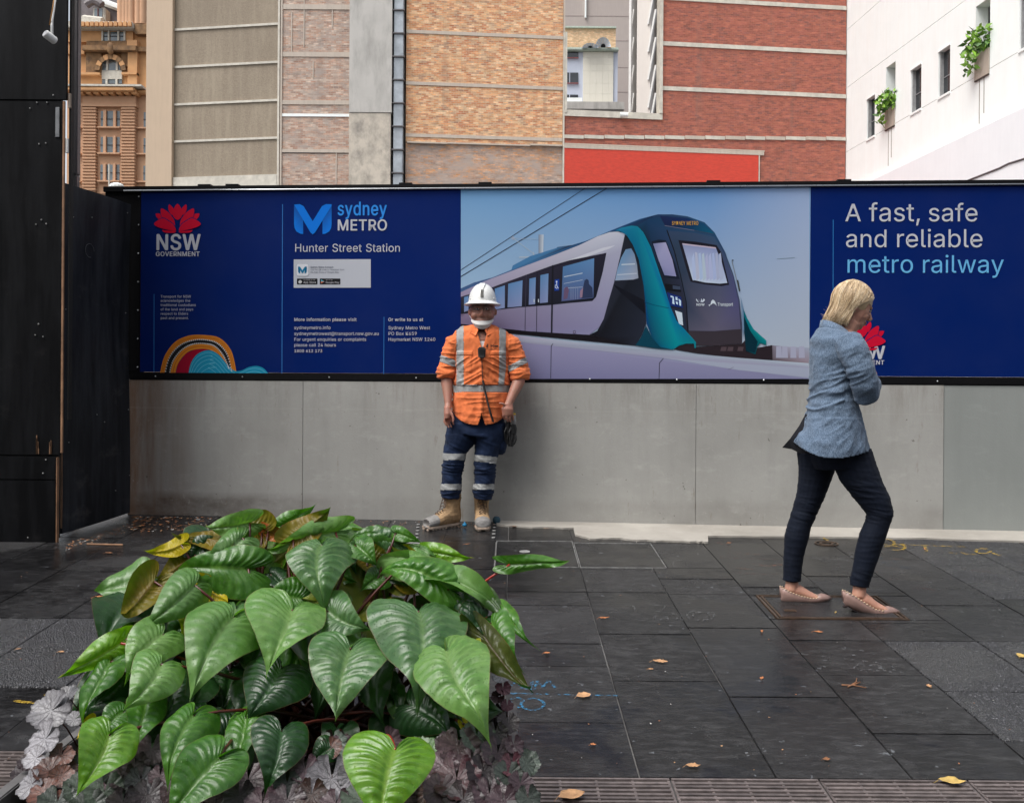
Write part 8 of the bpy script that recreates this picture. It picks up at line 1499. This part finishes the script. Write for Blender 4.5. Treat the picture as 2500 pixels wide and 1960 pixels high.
def bell_mesh(seed, mat):
    rd = random.Random(seed); m = MB(); NR, NA = 7, 66; ph = rd.uniform(0, 6)
    for i in range(NR+1):
        for j in range(NA+1):
            t = j/NA; a = R(-168+336*t); r0 = i/NR; rr_ = (1+.05*math.cos(7*a)+.03*math.cos(21*a+ph)+.02*math.cos(33*a)-.12*(abs(t-.5)*2)**6)*r0
            z = .22*r0*r0+.13*math.sin(2*a+ph)*r0**2+.04*r0*math.cos(7*a)*r0+.035*math.cos(14*a+ph)*r0**3-.12*abs(math.sin(a))*r0**3
            m.v.append((rr_*math.sin(a)*1.0, rr_*math.cos(a)-.05, z)); m.c.append((r0, t, 0))
    for i in range(NR):
        for j in range(NA): m.f.append((i*(NA+1)+j, i*(NA+1)+j+1, (i+1)*(NA+1)+j+1, (i+1)*(NA+1)+j)); m.m.append(0)
    o = m.build('leaf', mat, None, smooth=True, colors=True); me = o.data; bpy.data.objects.remove(o); return me
BMESH = {(k_, s_): bell_mesh(k_*10+s_, BM[k_]) for k_ in range(6) for s_ in range(3)}
cl = [thing('coral_bells', lab, 'plant', P(px, 1850, d)) for px, d, lab in ((120, 2.12, 'coral bells clump with large silver leaves leaning over the kerb grate'), (300, 2.05, 'coral bells clump of grey green ruffled leaves below the lime leaf'), (640, 2.08, 'coral bells clump with dark leaves under the middle of the leafy plant'), (870, 2.05, 'coral bells clump with black veined grey leaves beside the lime leaf stalk'), (1130, 2.12, 'coral bells clump with plum and purple leaves at the planter corner'), (1225, 2.5, 'small coral bells tuft with one silver leaf above the rear corner'))]
CX_ = [120, 300, 640, 870, 1130, 1225]
def bell(px, py, r, kind, tiltx=0, tilty=0, rot=None, off=0, cl_i=None, stem=True, d=None):
    if cl_i is None: cl_i = min(range(5), key=lambda q: abs(CX_[q]-px))
    dd = d or (2.22-(py-1720)*.0009)+off; p = P(px, py, dd); par = cl[cl_i]; me = BMESH[(kind, rl.randrange(3))]; o = bpy.data.objects.new('leaf', me); COL.objects.link(o); o.parent = par
    n = ((Vector((0, 0, EYE))-p).normalized()+Vector((0, 0, .55))+Vector((tiltx, 0, tilty))).normalized(); q = n.to_track_quat('Z', 'Y').to_matrix() @ Matrix.Rotation(rot if rot is not None else rl.uniform(-1.6, 1.6)+math.pi, 3, 'Z')
    o.matrix_local = Matrix.Translation(p-Vector(par.location)) @ q.to_4x4() @ Matrix.Scale(r/F*dd, 4)
    if stem:
        b0 = Vector((p.x*.93, max(1.96, p.y+.05), .52)); m = MB(); m.tube([b0, b0.lerp(p, .6)+Vector((0, 0, .015)), p-n*.002], [.0022, .0018, .0014], 5); m.build('leaf_stem', petM, par, smooth=True)
for a_ in [(122, 1735, 52, 1, -.5, 0, 2.2), (165, 1698, 30, 1, -.9, .2, 1.0), (108, 1805, 48, 1, -.9, -.1, 2.6), (85, 1850, 30, 1, -.6, 0, 2), (180, 1755, 20, 1, -.2, 0, 2), (120, 1885, 40, 4, .2, .6, 2), (75, 1915, 36, 1, -.8, -.2, 2.4), (110, 1940, 40, 4, -.3, 0, 2), (150, 1895, 30, 4, 0, 0, 3), (200, 1925, 44, 2, 0, 0, 3), (140, 1960, 46, 2, 0, 0, 3), (255, 1935, 50, 2, .1, 0, 3), (215, 1970, 44, 2, 0, 0, 3), (300, 1900, 34, 0, 0, 0, 3), (345, 1910, 40, 5, 0, 0, 3.2), (275, 1885, 34, 2, 0, 0, 3), (360, 1945, 46, 0, 0, 0, 3), (300, 1960, 40, 0, 0, 0, 3), (390, 1895, 28, 0, 0, 0, 3), (425, 1935, 34, 0, 0, 0, 3), (330, 1870, 34, 0, 0, 0, 3), (290, 1830, 34, 0, 0, 0, 3), (370, 1830, 40, 0, 0, 0, 3),
           (605, 1905, 46, 0, 0, 0, 3), (585, 1945, 40, 0, 0, 0, 3), (700, 1915, 34, 2, .1, 0, 3), (745, 1880, 38, 0, 0, 0, 3.1), (810, 1905, 62, 5, 0, .1, 3.1), (858, 1895, 36, 5, .2, 0, 2.8), (760, 1940, 40, 4, 0, 0, 3), (880, 1955, 50, 2, 0, .2, 3), (700, 1955, 44, 0, 0, 0, 3), (640, 1965, 44, 0, 0, 0, 3), (820, 1965, 40, 0, 0, 0, 3), (860, 1845, 30, 2, .1, 0, 3),
           (1115, 1905, 60, 3, 0, .2, 3.14), (1180, 1885, 46, 0, .3, 0, 2.9), (1120, 1825, 52, 0, .1, 0, 3), (1165, 1800, 44, 2, .3, .1, 3), (1215, 1840, 44, 0, .4, 0, 2.8), (1080, 1870, 40, 0, -.1, 0, 3), (1075, 1930, 44, 0, 0, 0, 3), (1130, 1955, 50, 0, 0, 0, 3), (1195, 1940, 44, 0, .2, 0, 3), (1240, 1895, 40, 2, .5, 0, 2.8), (1285, 1868, 24, 2, .9, 0, 2.6), (1270, 1915, 34, 0, .5, -.1, 2.8), (1230, 1960, 44, 0, .3, 0, 3), (1290, 1950, 34, 2, .5, 0, 3), (1250, 1870, 34, 3, .4, 0, 3), (1210, 1790, 30, 0, .2, 0, 3), (1090, 1815, 30, 0, 0, 0, 3), (1240, 1765, 28, 0, .3, 0, 3), (1255, 1820, 26, 0, .5, 0, 3), (1150, 1860, 36, 0, 0, 0, 3)]: bell(*a_)
bell(1222, 1652, 22, 1, .2, .5, 3, cl_i=5, d=2.5); bell(1228, 1680, 20, 3, .3, 0, 3, cl_i=5, d=2.5); bell(1215, 1700, 18, 3, -.3, 0, 2, cl_i=5, d=2.49); bell(1238, 1722, 16, 3, .2, 0, 3, cl_i=5, d=2.5); bell(1205, 1735, 20, 0, 0, 0, 3, cl_i=5, d=2.5)
bell(275, 1640, 16, 3, 0, 0, 3, cl_i=0, d=2.3)
for i in range(120):
    x = rl.uniform(60, 1290); y = rl.uniform(1830, 1985)-(20 if 400 < x < 1050 else 0); bell(x, y, rl.uniform(20, 38), rl.choice([0, 0, 0, 0, 2, 2, 4, 5] if x < 450 or x > 1050 else [0, 0, 0, 0, 2, 4]), rl.uniform(-.3, .3), rl.uniform(-.2, .2), rl.uniform(2.4, 3.8), off=rl.uniform(.02, .12), stem=False)
# ================================================================ fallen leaves and litter
def dry_mat(name, c): return MAT(name, c, .6, .45, 40, .4, 120, .002, obj=True)
DM = {'o': dry_mat('dry_leaf_orange', (.55, .20, .07)), 't': dry_mat('dry_leaf_tan', (.60, .33, .16)), 'y': dry_mat('dry_leaf_yellow', (.62, .42, .12)), 'b': dry_mat('dry_leaf_brown', (.28, .12, .05)), 'w': dry_mat('pale_scrap', (.5, .48, .45))}
def fallen(name, label, cat, px, py, L_, W2, rot, kind, curl=.2, z=0, group=None):
    g0 = G(px, py); m = MB(); n_ = 9; rd = random.Random(int(px*7+py))
    for i in range(n_+1):
        t = i/n_; hw = W2/2*math.sin(math.pi*min(1, t*1.02+.01))**.8*(1+.18*math.sin(t*17+rd.random()*6))
        for q in (-1, -.5, 0, .5, 1):
            x = (t-.5)*L_; y = q*hw; zz = .004+curl*abs(y)*1.4+curl*.35*L_*(abs(t-.5)*2)**2+(.003*rd.random())
            c, s = math.cos(R(rot)), math.sin(R(rot)); X, Y = g0.x+x*c-y*s, g0.y+x*s+y*c; m.v.append((X, Y, gz(X, Y)+zz+z)); m.c.append((1, 1, 1))
    for i in range(n_):
        for j in range(4): m.f.append((i*5+j, i*5+j+1, (i+1)*5+j+1, (i+1)*5+j)); m.m.append(0)
    m.tube([(g0.x-L_*.5*math.cos(R(rot)), g0.y-L_*.5*math.sin(R(rot)), gz(0, g0.y)+.004+curl*.3*L_+z), (g0.x-L_*.72*math.cos(R(rot+12)), g0.y-L_*.72*math.sin(R(rot+12)), gz(0, g0.y)+.004+z)], .001, 4)
    o = m.build(name, DM[kind], None, smooth=True); origin_to(o, g0); so_ = o.modifiers.new('s', 'SOLIDIFY'); so_.thickness = .0007
    return tag(o, label, cat, group)
FL = [(252, 1460, .085, .03, 5, 'o', 'long orange fallen leaf on the paving beyond the plant'), (266, 1352, .05, .025, -10, 'b', 'small brown fallen leaf near the plywood panel'), (1474, 1511, .055, .02, 10, 'o', 'narrow orange fallen leaf by the white chalk circle'), (1612, 1618, .065, .035, -15, 't', 'tan curled fallen leaf in the middle of the paving'), (1425, 1702, .062, .05, 20, 't', 'broad tan fallen leaf at the end of the blue sprayed line'), (1335, 1597, .03, .02, 5, 'o', 'small tan fallen leaf between planter and blue spray paint'), (1860, 1658, .03, .015, 60, 'o', 'orange scrap beside the fallen twig'), (1860, 1543, .03, .012, 70, 'o', 'tiny orange leaf at a paver joint in mid paving'), (1998, 1545, .045, .018, -20, 'o', 'orange fallen leaf below the bronze edged cover'), (2268, 1677, .03, .02, 80, 't', 'small tan leaf near the rough aggregate'), (1692, 1873, .05, .03, 0, 't', 'tan leaf scraps near the kerb grate'), (2018, 1857, .028, .02, 0, 'b', 'small brown nub of leaf near the kerb grate'), (1448, 1821, .022, .014, 0, 'o', 'tiny orange leaf flake beside the planter on rough stone'), (2325, 1913, .085, .045, -8, 'y', 'yellow fallen leaf lying on the drain grate edge'), (2496, 1605, .05, .05, 30, 'y', 'bright yellow leaf at the edge of the aggregate patch'), (1395, 1948, .09, .055, 20, 't', 'large curled tan leaf at the planter foot on the grate'), (1588, 1636, .026, .016, 0, 't', 'small curled leaf beside the tan curled leaf'), (150, 1594, .03, .016, -10, 't', 'small tan leaf in the shallow puddle'), (45, 1587, .022, .014, 20, 't', 'tiny tan leaf on the rough patch near the frame edge'), (2040, 1497, .03, .009, 60, 'y', 'thin orange stalk between the shoes'), (2420, 1294, .10, .05, 0, 'b', 'clump of brown leaf litter at the foot of the wall panel'), (2258, 1342, .035, .012, 80, 'o', 'orange twig fragment on the yellow arrow'), (1780, 1327, .03, .014, 0, 'o', 'small orange leaf at the edge of the cement strip'), (1256, 1287, .05, .012, -5, 'b', 'brown leaf on the start of the cement strip'), (1140, 1330, .05, .008, 25, 'o', 'thin orange twig on the paving in front of the boots')]
for px, py, L_, W2, rot, kd, lab in FL: fallen('fallen_leaf', lab, 'fallen leaf', px, py, L_, W2, rot, kd, z=.001 if py > 1885 or (px > 1210 and py < 1326) else 0)
tw = MB(); g0 = G(2090, 1678)
for pts in ([(2055, 1675), (2085, 1676), (2115, 1682)], [(2070, 1680), (2090, 1668), (2092, 1658)], [(2080, 1676), (2100, 1668)]): tw.tube([G(x, y)+Vector((0, 0, .006)) for x, y in pts], [.003, .0025, .0015], 6)
o = tw.build('fallen_twig', DM['b'], None, smooth=True); origin_to(o, g0); tag(o, 'forked brown twig lying on the paving beside the chalk numbers', 'twig')
m = MB(); q = G(1134, 1288); m.ball(q+Vector((0, .02, .018)), (.018, .014, .014), 10); m.tube([q+Vector((0, .02, .02)), q+Vector((.0, .02, .04))], .006, 8); o = m.build('bottle_cap', MAT('bright_blue_plastic', (.02, .25, .5), .35), None, smooth=True); origin_to(o, q); tag(o, 'bright blue plastic scrap on the ground between the boots', 'litter')
m = MB(); q = G(1212, 1280); m.ball(q+Vector((0, .02, .03)), (.03, .02, .03), 12); o = m.build('blue_rag', MAT('dull_blue_cloth', (.04, .1, .14), .8), None, smooth=True); origin_to(o, q); tag(o, 'crumpled dull blue rag at the foot of the wall by the cement strip', 'rag')
rd = random.Random(9); m = MB()
def chip(x, y, s_):
    g0 = G(x, y); a = rd.uniform(0, 6.28); e = Vector((math.cos(a), math.sin(a)*.9, 0))*s_; f_ = Vector((-e.y, e.x, 0))*rd.uniform(.25, .8); z = Vector((0, 0, .004+rd.uniform(0, s_*.5)))
    ps = [g0+e+z, g0+f_+z*.6, g0-e+z*.8, g0-f_+z*.5]; m.add(ps, [(0, 1, 2, 3)], rd.choice([0, 0, 1, 2, 3]))
for i in range(420):
    t = rd.random()**1.6; x = 322+t*560; y = 1262+rd.random()**2*(34*(1-t)+7)+t*8; chip(x, y, rd.uniform(.004, .016)*(1.3-t*.7))
for i in range(200): t = rd.random(); chip(160+t*200, 1326-t*60+rd.uniform(0, 18), rd.uniform(.003, .010))
for i in range(260): x = rd.uniform(900, 2500); chip(x, 1273+(x-1050)*.0185+rd.random()**2*10+3, rd.uniform(.003, .012))
for i in range(160): x = rd.uniform(0, 2500); y = rd.uniform(1320, 1900); chip(x, y, rd.uniform(.002, .006))
o = m.build('leaf_litter', [DM['b'], DM['t'], DM['o'], DM['w']]); tag(o, 'scattered dry leaf litter and grit along the foot of the wall', None, kind='stuff')
m = MB(); m.tube([G(212, 1330)+Vector((0, 0, .006)), G(300, 1332)+Vector((0, 0, .006))], .006, 6); o = m.build('timber_strip', edgeM); origin_to(o, G(250, 1331)); tag(o, 'thin strip of bare wood on the ground by the plywood panel', 'wood strip')
